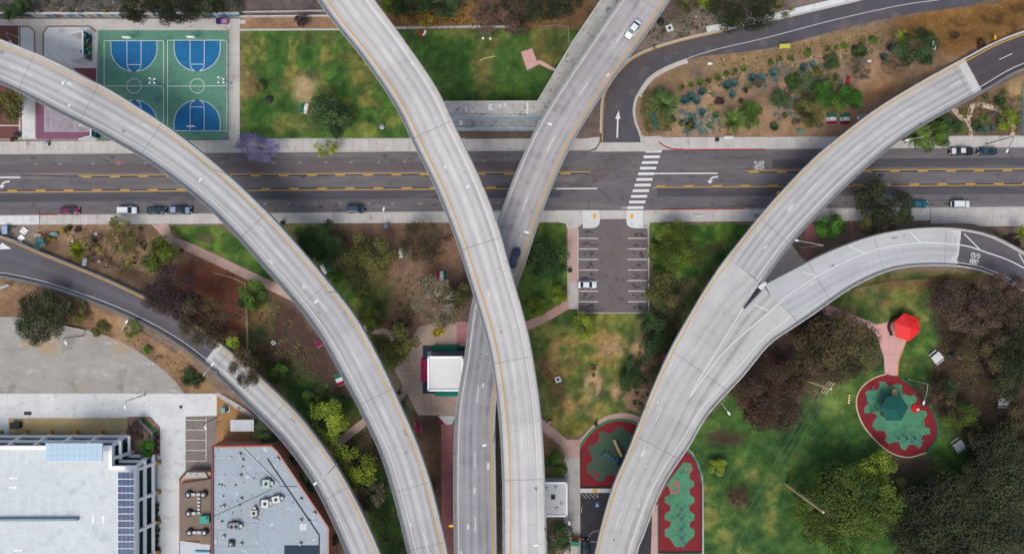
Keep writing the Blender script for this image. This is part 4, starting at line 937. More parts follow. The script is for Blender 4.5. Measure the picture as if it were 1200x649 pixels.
# rose paths east
path_strip('path', [(953,355),(970,363),(1000,375),(1025,386),(1040,392)], 2.6, .035, M_pinkr)
pr = sheet('plaza', [(1028,380),(1046,376),(1060,390),(1062,400),(1055,415),(1052,425),(1052,440),(1037,440),(1036,420),(1030,400)], .038, M_pinkr)
for pts in ([(1040,395),(1058,398)], [(1036,418),(1053,414)], [(1040,378),(1043,440)]): path_strip('paving_joint', pts, .06, .042, mat('rose_joint', C(180,130,126)), pr, False, None, .003)
path_strip('edge_line', [(1062,399),(1053,424),(1052,440)], .22, .05, mat('orange_edge', C(220,150,70)), pr, False, None, .01)
path_strip('path', [(946,258),(950,275),(948,290),(940,302)], 2.6, .035, M_maroon if False else mat('dusty_rose_path', C(158,108,104), n=((.5,.08),(5,.06))))
path_strip('path', [(997,258),(998,270),(999,283)], .7, .04, mat('dusty_rose_path', C(158,108,104)), None, False)
sheet('paving', [(925,284),(946,308),(925,325),(890,335),(900,310)], .03, mat('beige_plaza', C(208,196,182), n=((.4,.06),(5,.05))))
path_strip('path', [(1117,127),(1126,138),(1134,142),(1140,124),(1155,124),(1170,129),(1180,137),(1188,150),(1186,160)], 1.2, .03, mat('sand_path', C(206,186,166), n=((.5,.06),(5,.06))))
path_strip('path', [(1134,140),(1137,150),(1138,161)], 1.0, .033, mat('sand_path', C(206,186,166)))

# ------------------------------------------------------------------ playground surfaces
M_pr = mat('red_rubber', C(132,36,43), n=((.3,.10),(1.5,.10),(6,.08),(30,.06)), tint=((.5, C(116,44,46), .56, .14, (1,1,1)),)); M_pg = mat('green_rubber', C(82,142,108), n=((.25,.12),(1.5,.10),(6,.08),(30,.06)), tint=((.45, C(64,114,88), .56, .14, (1,1,1)),))
M_pgd = mat('dark_green_rubber', C(70,94,76), n=((.25,.08),(6,.06),(30,.06))); M_pb = mat('pink_red_rubber', C(170,30,50))
def z4(pts, sc_=5.593, ox=980, oy=430): return [(ox+x/sc_, oy+y/sc_) for x, y in pts]
g1 = sheet('playground_floor', [tuple(p) for p in dense(z4([(325,45),(430,75),(540,150),(620,260),(665,370),(660,470),(600,555),(480,590),(380,570),(290,510),(190,400),(140,290),(135,200),(170,130),(240,75),(325,45)]), 3)][:-1], .06, M_pr, thick=.06)
sheet('rubber_inlay', z4([(280,95),(320,95),(345,130),(390,110),(430,115),(435,170),(480,190),(510,180),(530,210),(515,250),(530,285),(585,285),(598,310),(575,345),(580,390),(612,400),(615,440),(570,445),(555,470),(565,510),(540,535),(510,505),(475,510),(455,545),(425,535),(412,490),(385,490),(345,505),(320,480),(330,445),(310,415),(265,420),(235,385),(250,345),(270,318),(240,300),(185,300),(185,265),(215,235),(200,205),(190,165),(215,150),(270,150),(285,125)]), .066, M_pg, g1, None)
oval = [tuple(p) for p in dense(z4([(325,45),(240,75),(170,130),(135,200),(140,290),(190,400),(290,510),(380,570),(480,590),(590,560)]), 4)]
path_strip('kerb', oval, .3, .22, mat('cream_kerb', C(205,190,150), n=((2,.1),)), g1, False, None, .2)
path_strip('kerb', [tuple(p) for p in dense(z4([(430,75),(540,150),(620,260),(665,370),(660,470),(595,560)]), 4)], .5, .22, mat('green_kerb', C(40,110,82), n=((2,.1),)), g1, False, None, .2)
def z6(pts): return z4(pts, 5.4545, 625, 535)
g2 = sheet('playground_floor', [(803,526),(810,532),(816,540),(820,552),(822,568),(822,647),(772,647),(772,586),(785,560)], .06, M_pr, thick=.06)
sheet('rubber_inlay', z6([(960,35),(1005,40),(1020,75),(1000,110),(1000,145),(1030,155),(1030,185),(1000,205),(1000,240),(1030,260),(1030,290),(1000,310),(998,345),(1030,365),(1030,400),(1000,420),(998,450),(1030,465),(1030,505),(1000,530),(965,575),(910,575),(870,520),(840,505),(840,465),(875,445),(875,415),(840,400),(840,365),(875,340),(875,310),(840,290),(840,260),(875,240),(870,200),(850,180),(900,110),(940,60)]), .066, M_pg, g2, None)
path_strip('rubber_mark', z6([(885,185),(905,172),(928,190),(935,215),(910,230),(885,228),(885,185)]), .45, .072, mat('faded_red_rubber', C(190,100,90)), g2, False, None, .004)
path_strip('rubber_mark', z6([(915,150),(925,175)]), .5, .072, mat('faded_red_rubber', C(190,100,90)), g2, False, None, .004)
path_strip('rubber_mark', z6([(975,85),(1000,75),(1015,90)]), .5, .072, mat('faded_red_rubber', C(190,100,90)), g2, False, None, .004)
path_strip('kerb', [(803,525),(810,531),(817,540),(821,552),(823,568)], .35, .2, mat('teal_kerb', C(60,140,124)), g2, True, None, .2)
path_strip('kerb', [(822.3,568),(822.3,647)], .3, .35, M_black, g2, False, None, .35); path_strip('kerb', [(771.6,592),(771.6,647.5),(822,647.5)], .25, .3, M_teal, g2, False, None, .3)
def z8(pts): return z4(pts, 6.833, 640, 485)
g3 = sheet('playground_floor', [(680.5,526),(683,520),(692,508),(703,499),(716,493.5),(732,492.5),(747,498),(765,505),(750,572),(680.5,572)], .06, M_pr, thick=.06)
sheet('rubber_inlay', z8([(425,140),(455,135),(490,155),(540,140),(565,102),(615,100),(640,140),(680,150),(720,200),(720,420),(560,490),(520,485),(480,490),(455,535),(405,535),(385,510),(330,465),(325,410),(365,385),(370,345),(340,290),(340,255),(400,235),(420,200)]), .066, M_pgd, g3, None)
for pts in (z8([(285,255),(300,225),(328,208),(322,235),(300,265)]), z8([(405,205),(420,195),(428,205),(415,215)]), z8([(378,465),(395,460),(425,490),(410,515)])): sheet('rubber_mark', pts, .07, M_pb, g3, None)
path_strip('kerb', [(680,524),(683,518),(691,508),(702,499),(716,493),(732,492),(746,496)], .45, .25, mat('bright_green_kerb', C(50,130,84)), g3, True, None, .25); path_strip('kerb', [(680.3,526),(680.3,571.5),(762,571.5)], .3, .35, M_black, g3, False, None, .35)
pr2 = sheet('pavement', [(680,572.2),(762,572),(760,577),(680,577)], .05, M_concw); sheet('tactile_pad', [(694.5,572.8),(700,572.7),(700,576.5),(694.5,576.6)], .06, M_cy, pr2, None)
lot2 = sheet('parking_lot', [(680,577.3),(765,577),(760,735),(680,735)], .045, mat('asphalt_black', C(62,60,63), n=((.3,.08),(8,.08)), tint=((.4, C(80,77,79), .58, .12, (1,1,1)),)))
for pts in ([(681,577.5),(687,583.5)], [(685.5,577.5),(691.5,583.5)], [(690.5,577.5),(697,583.5)], [(695.5,577.5),(701,583)], [(700.5,577.5),(700.5,583.5)], [(681.5,594),(681.5,600)], [(680,634.5),(712,634.3)]): path_strip('bay_line', pts, .14, .052, M_whitew, lot2, False, None, .003)
path_strip('turn_marking', [(690,630),(692,625),(698,621.5),(705,622)], .12, .052, M_whitew, lot2, True, None, .003)
ds = sheet('disabled_bay_sign', [(697.6,588.5),(702,588.5),(702,594),(697.6,594)], .053, mat('blue_sign_paint', C(40,120,190)), lot2, None)
path_strip('wheelchair_symbol', [(699.4,589.4),(699.4,591.4),(701,591.6),(701.4,593)], .16, .058, M_white, lot2, False, None, .002)
path_strip('wheelchair_symbol', [(700.6,592.6),(699.6,593.3),(698.6,592.6),(698.7,591.3)], .14, .058, M_white, lot2, False, None, .002)

# ------------------------------------------------------------------ lower left: gravel lot, concrete yard, garage, workshop
M_grav = mat('grey_gravel', C(166,163,156), n=((.2,.10),(.7,.08,(.4,1,1)),(2,.10),(12,.12)), tint=((.10, C(176,156,128), .56, .14, (1,1.6,1)),(.16, C(140,138,132), .60, .10, (1,1,1)),(.45, C(190,188,182), .62, .08, (.5,1,1))))
sheet('gravel_lot', [(-160,370),(24,371.5),(50,374),(80,383),(105,387),(128,393),(160,410),(190,432),(206,447),(216,461),(-160,461)], .02, M_grav)
yd = sheet('yard', [(-160,461),(254,461),(254,487),(217.5,488),(217.5,551),(210,560),(210,735),(-160,735)], .022, M_concw)
for i in range(13):
    for j in range(2):
        x0 = i*18.5-10; x1 = x0+18.5
        sheet('paving_slab', [(x0+.15,461.7+j*13),(min(x1,253.5)-.15,461.7+j*13),(min(x1,253.5)-.15,474.5+j*13),(x0+.15,474.5+j*13)], .045+random.uniform(-.003,.003), M_concw, yd, None, .025)
for j in range(11):
    y0 = 488.3+j*14.6; sheet('paving_slab', [(189.5,y0),(217 if y0 < 540 else 209.5,y0),(217 if y0 < 540 else 209.5,y0+14.3),(189.5,y0+14.3)], .046+random.uniform(-.003,.003), M_concw, yd, None, .025)
for x, y, w, h in ((28,482,9,4),): sheet('drain_grate', [(x,y),(x+w,y),(x+w,y+h),(x,y+h)], .055, M_black, yd, None)
sheet('manhole_cover', circle_px(212,476.5,2,12), .055, M_black, yd, None)
for pts in ([(218,467),(241,467),(241,479.5),(218,479.5)],): path_strip('painted_line', pts+[pts[0]], .12, .055, M_mw, yd, False, None, .005)
bay = sheet('parking_lot', [(217.5,488.3),(253.5,487.6),(253.5,551),(217.5,551)], .05, mat('asphalt_brown', C(134,124,118), n=((.4,.1),(6,.1)), tint=((.8, C(110,102,98), .58, .12, (1,1,1)),)))
for y in (492,503.5,515.5,527.5,540): path_strip('bay_line', [(218,y),(241.5,y)], .13, .057, M_white, bay, False, None, .003)
path_strip('bay_line', [(241.5,489),(241.5,540)], .13, .057, M_white, bay, False, None, .003)
sheet('dry_grass_strip', [(10,490),(149,489.4),(149,504),(140,509),(10,509)], .06, mat('dry_turf', C(184,164,118), n=((.3,.10),(3,.12),(14,.14)), tint=((.25, C(190,156,88), .57, .14, (.5,1,1)),)), thick=.05)
sheet('planting_bed', [(149,489.5),(178,489.5),(187,502),(187,533),(165,533),(153,529),(150,510)], .07, mat('mulch_pink', C(148,122,108), n=((1,.1),(8,.16))), thick=.06)
path_strip('kerb', [(149,489.3),(175,489),(186.5,501),(187,534)], .3, .16, mat('brick_kerb', C(140,100,84)), None, False, thick=.15); path_strip('kerb', [(164,493),(178,508),(178,528)], .45, .14, M_concw, None, False, thick=.12)
sheet('dirt_yard', [(254,461),(262,461),(300,490),(300,523),(248,523),(254,487)], .04, mat('ochre_dirt', C(168,128,82), n=((.5,.12),(4,.12),(14,.1)), tint=((.6, C(132,100,72), .58, .1, (1,1,1)),)))
path_strip('pavement', [(252,452),(256,462),(275,474),(300,490),(318,507)], 1.1, .1, M_concd, None, False); path_strip('brick_border', [(255,446),(256,459),(277,471),(302,488)], .3, .13, M_brick, None, False)
wl_ = wall_block('gravel_wall', (76,382),(100,387), .35, .5, M_concd, None); tag(wl_, 'short grey kerb wall at the dark tree by the gravel lot', 'wall')

# garage
GZ = 7.5
M_gw = mat('white_facade_paint', (.80,.81,.81,1), n=((.5,.03),(6,.03))); M_gr = mat('garage_roof_concrete', C(214,221,222), n=((.08,.05),(.6,.05),(2.5,.04,(.2,1,1)),(10,.04)), tint=((.35, C(194,203,206), .57, .14, (1,1,1)),(1.6, C(180,188,190), .68, .06, (1,1,1))))
M_gd = mat('garage_dark_green', C(28,78,72), n=((1,.1),)); M_tan = mat('tan_stucco', C(186,136,66), n=((2,.08),))  # dark green for the wall and screens behind the white beams
ga = empty('parking_garage', (0,0,0), 0, 'white multi-storey parking garage with marked roof deck and solar panels', 'building')
ro = [(-160,522.4),(131,522.4),(131,546),(160,546),(160,735),(-160,735)]; rw = poly_w(ro, GZ)
MB().prism([(p.x+(-.5 if p.x > -170 else 0), p.y-.5) for p in rw] if False else rw, GZ-1.3, GZ-1.1).build('roof_deck', M_gr, ga)
def inset(poly, d):
    out = []; n = len(poly); ar = sum(a.x*c.y-c.x*a.y for a, c in zip(poly, poly[1:]+poly[:1]))
    for i in range(n):
        p0, p1, p2 = poly[i-1].xy, poly[i].xy, poly[(i+1)%n].xy; d1 = (p1-p0).normalized(); d2 = (p2-p1).normalized(); s_ = 1 if ar > 0 else -1
        n1 = Vector((-d1.y, d1.x))*s_; n2 = Vector((-d2.y, d2.x))*s_; q = p1+(n1+n2)*d/(1+n1.dot(n2)); out.append(Vector((q.x, q.y, 0)))
    return out
core = inset(rw, 1.3); MB().prism(core, -.2, GZ-1.35).build('wall', M_gd, ga)
path = [P(-160,522.4,GZ), P(131,522.4,GZ), P(131,546,GZ), P(160,546,GZ), P(160,735,GZ)]
def ring(z0, z1, th, name, m, out=0.0):
    trims = ((0, out), (th-out, -out), (-(th-out), out), (th-out, 0))      # corners butt, never overlap
    for (a, c), (t0, t1) in zip(zip(path[:-1], path[1:]), trims):
        d = (c.xy-a.xy).normalized(); n = Vector((-d.y, d.x)); p0 = a.xy+d*t0; p1 = c.xy+d*t1
        MB().obox((p0+p1)/2+n*(out-th/2), d, n, (p1-p0).length/2, th/2, z0, z1).build(name, m, ga)
for z0, z1, out, th in ((GZ-.9,GZ,0,.75),(4.1,4.75,.6,.56),(1.4,2.0,1.2,.56)): ring(z0, z1, th, 'spandrel_beam', M_gw, out)
for sk, (a, c, st) in enumerate(((path[0], path[1], 6.2),(path[1], path[2], 4.8),(path[2], path[3], 5.9),(path[3], path[4], 7.3))):
    d = (c.xy-a.xy).normalized(); n = Vector((-d.y, d.x)); l = (c.xy-a.xy).length; t = l-(.4 if sk != 1 else 1.6)
    while t > 0:
        q = a.xy+d*t; vs = []
        for z, o0, o1 in ((GZ-.95-.013*sk,-.6,.02),(4.5-.013*sk,-.2,.63),(1.7-.013*sk,.4,1.23),(-.1,.5,1.25)):
            for s1, oo in ((-.33,o0),(.33,o0),(.33,o1),(-.33,o1)): w_ = q+d*s1+n*oo; vs.append((w_.x, w_.y, z))
        o = MB().add(vs, [(4*i+j, 4*i+(j+1)%4, 4*i+4+(j+1)%4, 4*i+4+j) for i in range(3) for j in range(4)]+[(0,1,2,3)]).build('column', M_gw, ga); fixnormals(o.data)
        if st > 6: MB().obox(q+n*1.65, d, n, .36, .38, -.1, .9).build('column_base', M_tan, ga)
        t -= st
        if sk in (1, 2): break
    MB().obox((a.xy+c.xy)/2-n*.35, d, n, l/2-.8, .05, -.1, 6.2).build('screen', M_gd, ga)
zr = GZ-1.1
def gsh(name, pts, m, dz=.008): b = MB().prism(poly_w(pts, zr+dz), zr+dz-.004, zr+dz); return b.build(name, m, ga)
def gline(pts, w=.13, name='bay_line'): return path_strip(name, pts, w, zr+.012, mat('faded_roof_paint', C(230,234,235)), ga, False, None, .004)
for i in range(13): gline([(7+i*12.55,525.5),(7+i*12.55,548.5)]) if 7+i*12.55 < 128 else None
for i in range(8): gline([(8.5+i*12.4,582),(8.5+i*12.4,607)]); gline([(2.5+i*11.8+4,609),(2.5+i*11.8+4,634)])
for i in range(8): gline([(133,552+i*12.4),(139,552+i*12.4)])
for x, y, s_ in ((15.5,560,-1),(15.5,571,1),(21,644.5,-1)):
    gsh('roof_arrow', [(x-5*s_,y-.5),(x+1*s_,y-.5),(x+1*s_,y-1.6),(x+5*s_,y),(x+1*s_,y+1.6),(x+1*s_,y+.5),(x-5*s_,y+.5)], M_gw, .014)
for x, y, s_ in ((109,608,1),(121,608,-1)):
    gsh('roof_arrow', [(x-.5,y-5*s_),(x-.5,y+1*s_),(x-1.6,y+1*s_),(x,y+5*s_),(x+1.6,y+1*s_),(x+.5,y+1*s_),(x+.5,y-5*s_)], M_gw, .014)
wall_block('divider_wall', (-60,608),(93,607.3), .5, zr+.9, mat('blue_grey_wall', C(150,168,178)), ga, zr-.1, zr)
# light-blue canopy
MB().prism(poly_w([(53.5,519),(120,519),(120,540.4),(55,540.4)], 10.2), 10.0, 10.2).build('canopy_frame', M_gw, ga)
M_cblue = mat('pale_blue_panel', C(186,212,228), rough=.35, n=((.5,.04),))
for i in range(10):
    for j in range(3):
        x0 = 54+i*6.6; y0 = 519.3+j*7.0; MB().prism(poly_w([(x0+.08,y0+.08),(x0+6.5,y0+.08),(x0+6.5,y0+6.9),(x0+.08,y0+6.9)], 10.27), 10.2, 10.27).build('canopy_panel', M_cblue, ga)
for x in (60,85,114): MB().tube([P(x,532,zr), P(x,532,10.0)] if False else [(P(x,532,10).x, P(x,532,10).y, zr),(P(x,532,10).x, P(x,532,10).y, 10.0)], .14).build('canopy_post', M_gw, ga)
# solar array
MB().prism(poly_w([(137.8,553),(157.3,553),(157.3,735),(137.8,735)], 9.8), 9.6, 9.8).build('solar_frame', M_gw, ga)
M_sol = mat('solar_cells', C(26,66,112), rough=.25, n=((1,.06),), rnd=.12, spec=.5)
sm = None
for j in range(22):
    for i in range(4):
        x0 = 138.2+i*4.75; y0 = 553.4+j*8.15; p0 = P(x0, y0+7.2, 9.87); p1 = P(x0+4.35, y0, 9.87)
        if sm is None: sm = MB().box(0, p1.x-p0.x, 0, p1.y-p0.y, -.06, 0).mesh('solar_panel', M_sol)
        o = link('solar_panel', sm, ga); o.location = (p0.x, p0.y, 9.87)
for y in (560,600,640,690): q = P(148, y, 9.6); MB().tube([(q.x,q.y,zr),(q.x,q.y,9.6)], .14).build('solar_post', M_gw, ga)

# workshop with grey roof
WZ = 6.0
M_wr = mat('grey_roof_membrane', C(168,179,187), n=((.12,.05),(1.5,.05),(12,.04)), tint=((.3, C(168,178,185), .54, .12, (1,1,1)),(.5, C(206,212,214), .62, .08, (1,1,1)),(1.3, C(140,149,154), .64, .08, (1,.5,1)),(2.5, C(120,128,132), .70, .04, (1,1,1))))
M_sal = mat('salmon_stucco', C(194,142,120), n=((.5,.06),(5,.05))); M_org = mat('orange_parapet', C(188,106,80), n=((.6,.06),(5,.05)))
wk = empty('workshop_building', (0,0,0), 0, 'low building with grey roof, rooftop air units and salmon walls', 'building')
rp = [(249,522),(318.5,521),(326,528),(386,617),(386,735),(249,735)]; wp_ = poly_w(rp, WZ)
MB().prism(wp_, -.2, WZ-.01).build('wall', M_sal, wk); MB().prism(inset(wp_, .35), WZ-.0, WZ+.03).build('roof', M_wr, wk)
for a, c in zip(rp[:-1], rp[1:]):
    p = P(*a, WZ); q = P(*c, WZ); d = (q.xy-p.xy).normalized(); n = Vector((-d.y, d.x)); MB().obox((p.xy+q.xy)/2-n*.14, d, n, (q.xy-p.xy).length/2-.01, .17, WZ-.3, WZ+.5).build('parapet', M_org if a == (249,522) else M_sal, wk)
p = P(249,522,WZ); q = P(249,735,WZ); MB().box(p.x, p.x+.3, q.y, p.y, WZ-.3, WZ+.5).build('parapet', mat('maroon_parapet', C(140,96,100)), wk)
def zz5(x, y): return (200+x/5.03, 520+y/5.03)
def wk_strip(name, pts, w, m, dz=.06): return path_strip(name, [zz5(*t) for t in pts], w, WZ+dz, m, wk, False, None, .03)
wk_strip('roof_step', [(570,85),(875,535),(875,700)], .35, mat('tar_flashing', C(58,62,68)), .07)
wk_strip('roof_pipe', [(405,5),(640,238)], .22, M_pole, .25); wk_strip('roof_cable', [(245,430),(590,270)], .12, M_black, .1); wk_strip('roof_cable', [(640,250),(745,250)], .1, M_black, .1); wk_strip('roof_seam', [(275,605),(512,605),(512,480)], .08, mat('roof_seam', C(130,138,144)), .05); wk_strip('roof_seam', [(275,510),(275,605)], .12, mat('roof_seam', C(130,138,144)), .05)
for y in (100,180,340): wk_strip('roof_seam', [(250,y),(560,y-8)], .05, mat('roof_seam2', C(172,181,187)), .05)
MB().prism(poly_w([zz5(670,597),zz5(870,597),zz5(870,760),zz5(670,760)], WZ+.1), WZ, WZ+.1).build('roof_hatch', mat('dark_blue_roof', C(44,62,78)), wk)
def hvac(x, y, w, d, h, m1, label, fans=1, rz=0):
    p = P(*zz5(x, y), WZ+h); z0 = WZ+.03; e = empty('air_unit', (p.x, p.y, z0), R(rz), label, 'air conditioner', 'rooftop air units')
    MB().box(-w/2, w/2, -d/2, d/2, .15, h).build('casing', m1, e); MB().box(-w/2-.15, w/2+.15, -d/2-.1, d/2+.1, 0, .149).build('base_rail', M_black, e)
    for k in range(fans):
        fx = 0 if fans == 1 else (-w/4 if k == 0 else w/4); MB().lathe((fx, 0), [(.38,h),(.38,h+.12),(.30,h+.12),(.28,h+.04)], 12).build('fan', M_black, e)
    MB().box(w/2, w/2+.7, -d/4, d/4, .2, h*.7).build('duct', M_steel, e); MB().box(-w/2-.8, -w/2, -d/3, d/3, .1, h*.55).build('coil_box', mat('unit_grey', C(120,126,130)), e)
M_u1 = mat('unit_pale_green', C(186,206,196)); M_u2 = mat('unit_white', C(226,226,220)); M_u3 = mat('unit_cream', C(222,212,198)); M_u4 = mat('unit_aged', C(160,166,168))
hvac(562,235,1.7,1.9,1.2,M_u1,'pale green rooftop air unit nearest the long white pipe'); hvac(555,352,1.6,1.8,1.2,M_u2,'white rooftop air unit below the pale green one, left of a pair'); hvac(620,328,1.8,1.5,1.2,M_u2,'white rooftop air unit at the right of the pair',1,10); hvac(490,408,1.3,1.4,1.1,M_u3,'small cream rooftop air unit in the middle of the grey roof',1,90); hvac(372,487,2.2,1.6,1.2,M_u4,'weathered grey rooftop air unit near the lower left of the roof',2)
for x, y, r, hh, lb in ((405,65,.4,.7,'turbine vent nearest the orange parapet, left of the white pipe'),(408,190,.4,.7,'turbine vent second from the top at the left of the roof'),(412,328,.4,.7,'turbine vent just above the diagonal cable'),(308,370,.4,.7,'turbine vent near the left edge where the cable passes'),(310,548,.4,.7,'turbine vent above the square dark curb'),(413,593,.42,.7,'turbine vent right of the square dark curb'),(630,92,.5,.7,'turbine vent in the top right corner of the grey roof'),(765,330,.4,.7,'turbine vent on the strip along the salmon wall, upper one'),(845,412,.45,.8,'turbine vent on the strip along the salmon wall, lower one'),(765,455,.4,.7,'left one of two vents above the pale roof patch'),(812,460,.4,.6,'right one of two vents above the pale roof patch'),(762,592,.4,.7,'turbine vent at the dark blue roof panel'),(428,232,.16,.5,'thin vent pipe below the second turbine vent'),(362,408,.14,.5,'thin vent pipe below the diagonal cable'),(315,252,.14,.5,'thin vent pipe at the upper left of the roof'),(718,350,.14,.5,'thin vent pipe left of the black roof step')):
    p = P(*zz5(x, y), WZ+hh); e = empty('roof_vent', (p.x, p.y, WZ+.03), 0, lb, 'vent', 'vents on the grey workshop roof')
    MB().lathe((0,0), [(r*.6,0),(r*.6,hh*.4)], 10).build('stack', M_black, e); MB().lathe((0,0), [(r*.7,hh*.4),(r,hh*.55),(r,hh*.75),(r*.6,hh)], 12).build('cap', M_steel, e)
rq = random.Random(77)
for i in range(26):
    x, y = rq.uniform(270, 560), rq.uniform(40, 460); q = P(*zz5(x, y), WZ+.05); w = rq.uniform(.08,.28); MB().box(q.x-w, q.x+w, q.y-w*.7, q.y+w*.7, WZ+.02, WZ+rq.uniform(.08,.3)).build('roof_fitting', M_black if i % 3 else M_steel, wk)
for pts in ([(360,455),(360,440),(420,440)], [(420,490),(470,470),(520,470)], [(600,265),(600,300),(640,300)], [(545,385),(545,420),(510,430)], [(330,510),(275,510)], [(520,215),(450,180),(430,130)]): wk_strip('conduit', pts, .1, M_steel, .14)
p = P(*zz5(355,588), WZ+.8); e = empty('roof_hatch', (p.x, p.y, WZ+.03), 0, 'square dark curb with a vent near the roof bottom left', 'hatch'); MB().box(-.75,.75,-.75,.75,0,.4).build('curb', M_black, e); MB().lathe((0,0),[(.4,.4),(.45,.9),(.2,1.1)],12).build('cap', M_steel, e)
p = P(*zz5(780,490), WZ); e = MB().prism(poly_w([zz5(762,470),zz5(800,470),zz5(800,508),zz5(762,508)], WZ+.05), WZ, WZ+.05).build('roof_patch', M_concw, wk)
# annex with condensers
an = empty('brown_annex', (0,0,0), 0, 'low flat brown annex holding paired condensers beside the grey roof', 'building'); AZ = 3.2
MB().prism(poly_w([(210.5,567),(247.3,561),(247.3,637.5),(235,637.5),(235,632),(210.5,632)], AZ), -.1, AZ).build('wall', M_sal, an)
MB().prism(poly_w([(211,567.3),(247.2,561.4),(247.2,637),(235.4,637),(235.4,631.6),(211,631.6)], AZ+.04), AZ, AZ+.04).build('roof', mat('brown_roof', C(134,118,104), n=((.4,.08),(5,.06))), an)
MB().prism(poly_w([(214,559),(222,553),(246.8,553),(246.8,560.5),(211,566)], 2.0), -.1, 2.0).build('porch_roof', mat('peach_wall', C(214,170,140)), an)
MB().prism(poly_w([(219,553.2),(240,553.2),(244,560),(216,560)], 2.5), 2.0, 2.5).build('rooftop_clutter', M_concd, an)
for i, (x0, x1, y) in enumerate(((220,238,579.5),(220.5,232,601.5),(221.5,239,624))):
    for j, x in enumerate((x0, x1)):
        if i == 1 and j == 1: continue
        p = P(x, y, AZ+.9); e = empty('condenser', (p.x, p.y, AZ+.04), 0, 'black round condenser on brown annex, %s of the %s row' % ('left' if j == 0 else 'right', ('top', 'middle', 'bottom')[i]), 'condenser', 'condensers on the brown annex')
        MB().lathe((0,0),[(.85,0),(.85,.7),(.62,.8)],14).build('housing', M_black, e); MB().lathe((0,0),[(.42,.7),(.42,.95),(.1,1.0)],12).build('fan_hub', M_steel, e)
        s_ = 1 if j == 0 else -1; MB().box(min(0,1.7*s_), max(0,1.7*s_), -.32, .32, .3, .72).build('duct', M_pole, e)
for k in range(5): p = P(232.5, 584+k*4.2, AZ+.5); MB().box(p.x-.3, p.x+.35, p.y-.25, p.y+.25, AZ+.04, AZ+.5).build('vent_box', M_pole, an)
p = P(239.5, 608.5, AZ+1); e = empty('green_cabinet', (p.x, p.y, AZ+.04), 0, 'turquoise equipment cabinet on the brown annex', 'cabinet'); MB().box(-1.1,1.1,-.85,.85,0,1.0).build('casing', mat('turquoise_paint', C(70,170,150)), e); MB().box(.5,.9,.2,.6,1.0,1.15).build('cap', M_black, e)
sheet('pavement', [(211,633),(246,638),(246,735),(211,735)], .05, mat('pale_blue_concrete', C(206,214,220), n=((.4,.05),)))
tag(MB().prism(poly_w([(228,645.5),(246,646),(246,647.6),(228,647.2)], .5), 0, .5).build('blue_beam', mat('sky_blue_paint', C(120,190,220))), 'pale blue beam lying below the brown annex', 'beam')
# shed
sh = empty('shed', (0,0,0), 0, 'small white-roofed shed on the ochre dirt beside the workshop', 'shed')
MB().prism(poly_w([(271,493),(297,492.5),(297,504.5),(271,504.5)], 2.8), 0, 2.75).build('wall', mat('shed_wall', C(176,164,156)), sh)
rm = mat('corrugated_white', C(204,208,212), n=((.8,.08),(6,.06)))
for i in range(9): x0 = 270+i*3.05; MB().prism(poly_w([(x0,491.6),(x0+3.0,491.6),(x0+3.0,505.2),(x0,505.2)], 2.9+.06*(i%2)), 2.75, 2.9+.06*(i%2)).build('roof_sheet', rm, sh)
p = P(263,480,1.2); e = empty('utility_box', (p.x, p.y, 0), 0, 'pale teal utility box on a pad left of the shed', 'utility box'); MB().box(-1,.9,-.8,.8,0,.12).build('pad', M_conc, e); MB().box(-.9,.1,-.7,.5,.12,1.2).build('casing', mat('teal_box', C(120,180,180)), e); MB().box(.1,.5,-.5,.5,.12,1.0).build('door', M_black, e)

# kiosk with white roof
KZ = 5.2
kk = empty('kiosk', (0,0,0), 0, 'square white-roofed stage kiosk with green and crimson skirts on the plaza', 'kiosk')
MB().prism(poly_w([(495.5,406),(545,406),(545,461),(495.5,461)], .6), 0, .6).build('platform', mat('navy_platform', C(34,58,74), n=((1,.08),)), kk)
for pts, m, nm in (([(509,405),(536,405),(536,411),(509,411)], mat('kiosk_green', C(10,112,84)), 'stage_skirt'),([(493,421),(501,420.6),(501,447),(493.5,447)], mat('kiosk_crimson', C(160,30,80)), 'stage_skirt'),([(510,457),(540,457),(540,464),(510,464)], mat('kiosk_teal', C(12,124,110)), 'stage_skirt')): MB().prism(poly_w(pts, .95), .0, .95).build(nm, m, kk)
MB().prism(poly_w([(501,411.5),(543,411.5),(543,456),(501,456)], .75), .5, .76).build('stage_floor', mat('stage_grey', C(110,112,120)), kk)
MB().prism(poly_w([(502,418.2),(542,418.2),(542,457),(502,457)], KZ), KZ-.35, KZ).build('roof', mat('white_roof', C(236,236,234), n=((.6,.03),), tint=((1.2, C(196,194,190), .68, .06, (1,1,1)),)), kk)
kp = [(502,418.2),(542,418.2),(542,457),(502,457)]
for a, c in zip(kp, kp[1:]+kp[:1]):
    p = P(*a, KZ); q = P(*c, KZ); d = (q.xy-p.xy).normalized(); n = Vector((-d.y, d.x)); MB().obox((p.xy+q.xy)/2, d, n, (q.xy-p.xy).length/2+.15, .2, KZ-.5, KZ+.3).build('fascia', M_gw, kk)
for x, y in ((503,419),(540,419),(503,455),(540,455)): p = P(x, y, KZ); MB().tube([(p.x,p.y,.6),(p.x,p.y,KZ-.4)], .18, 8).build('post', M_gw, kk)
for x, y in ((509,405),(536.5,405)): q = P(x, y, 1.5); MB().tube([(q.x,q.y,0),(q.x,q.y,1.6)], .14, 6).build('pillar', M_black, kk)
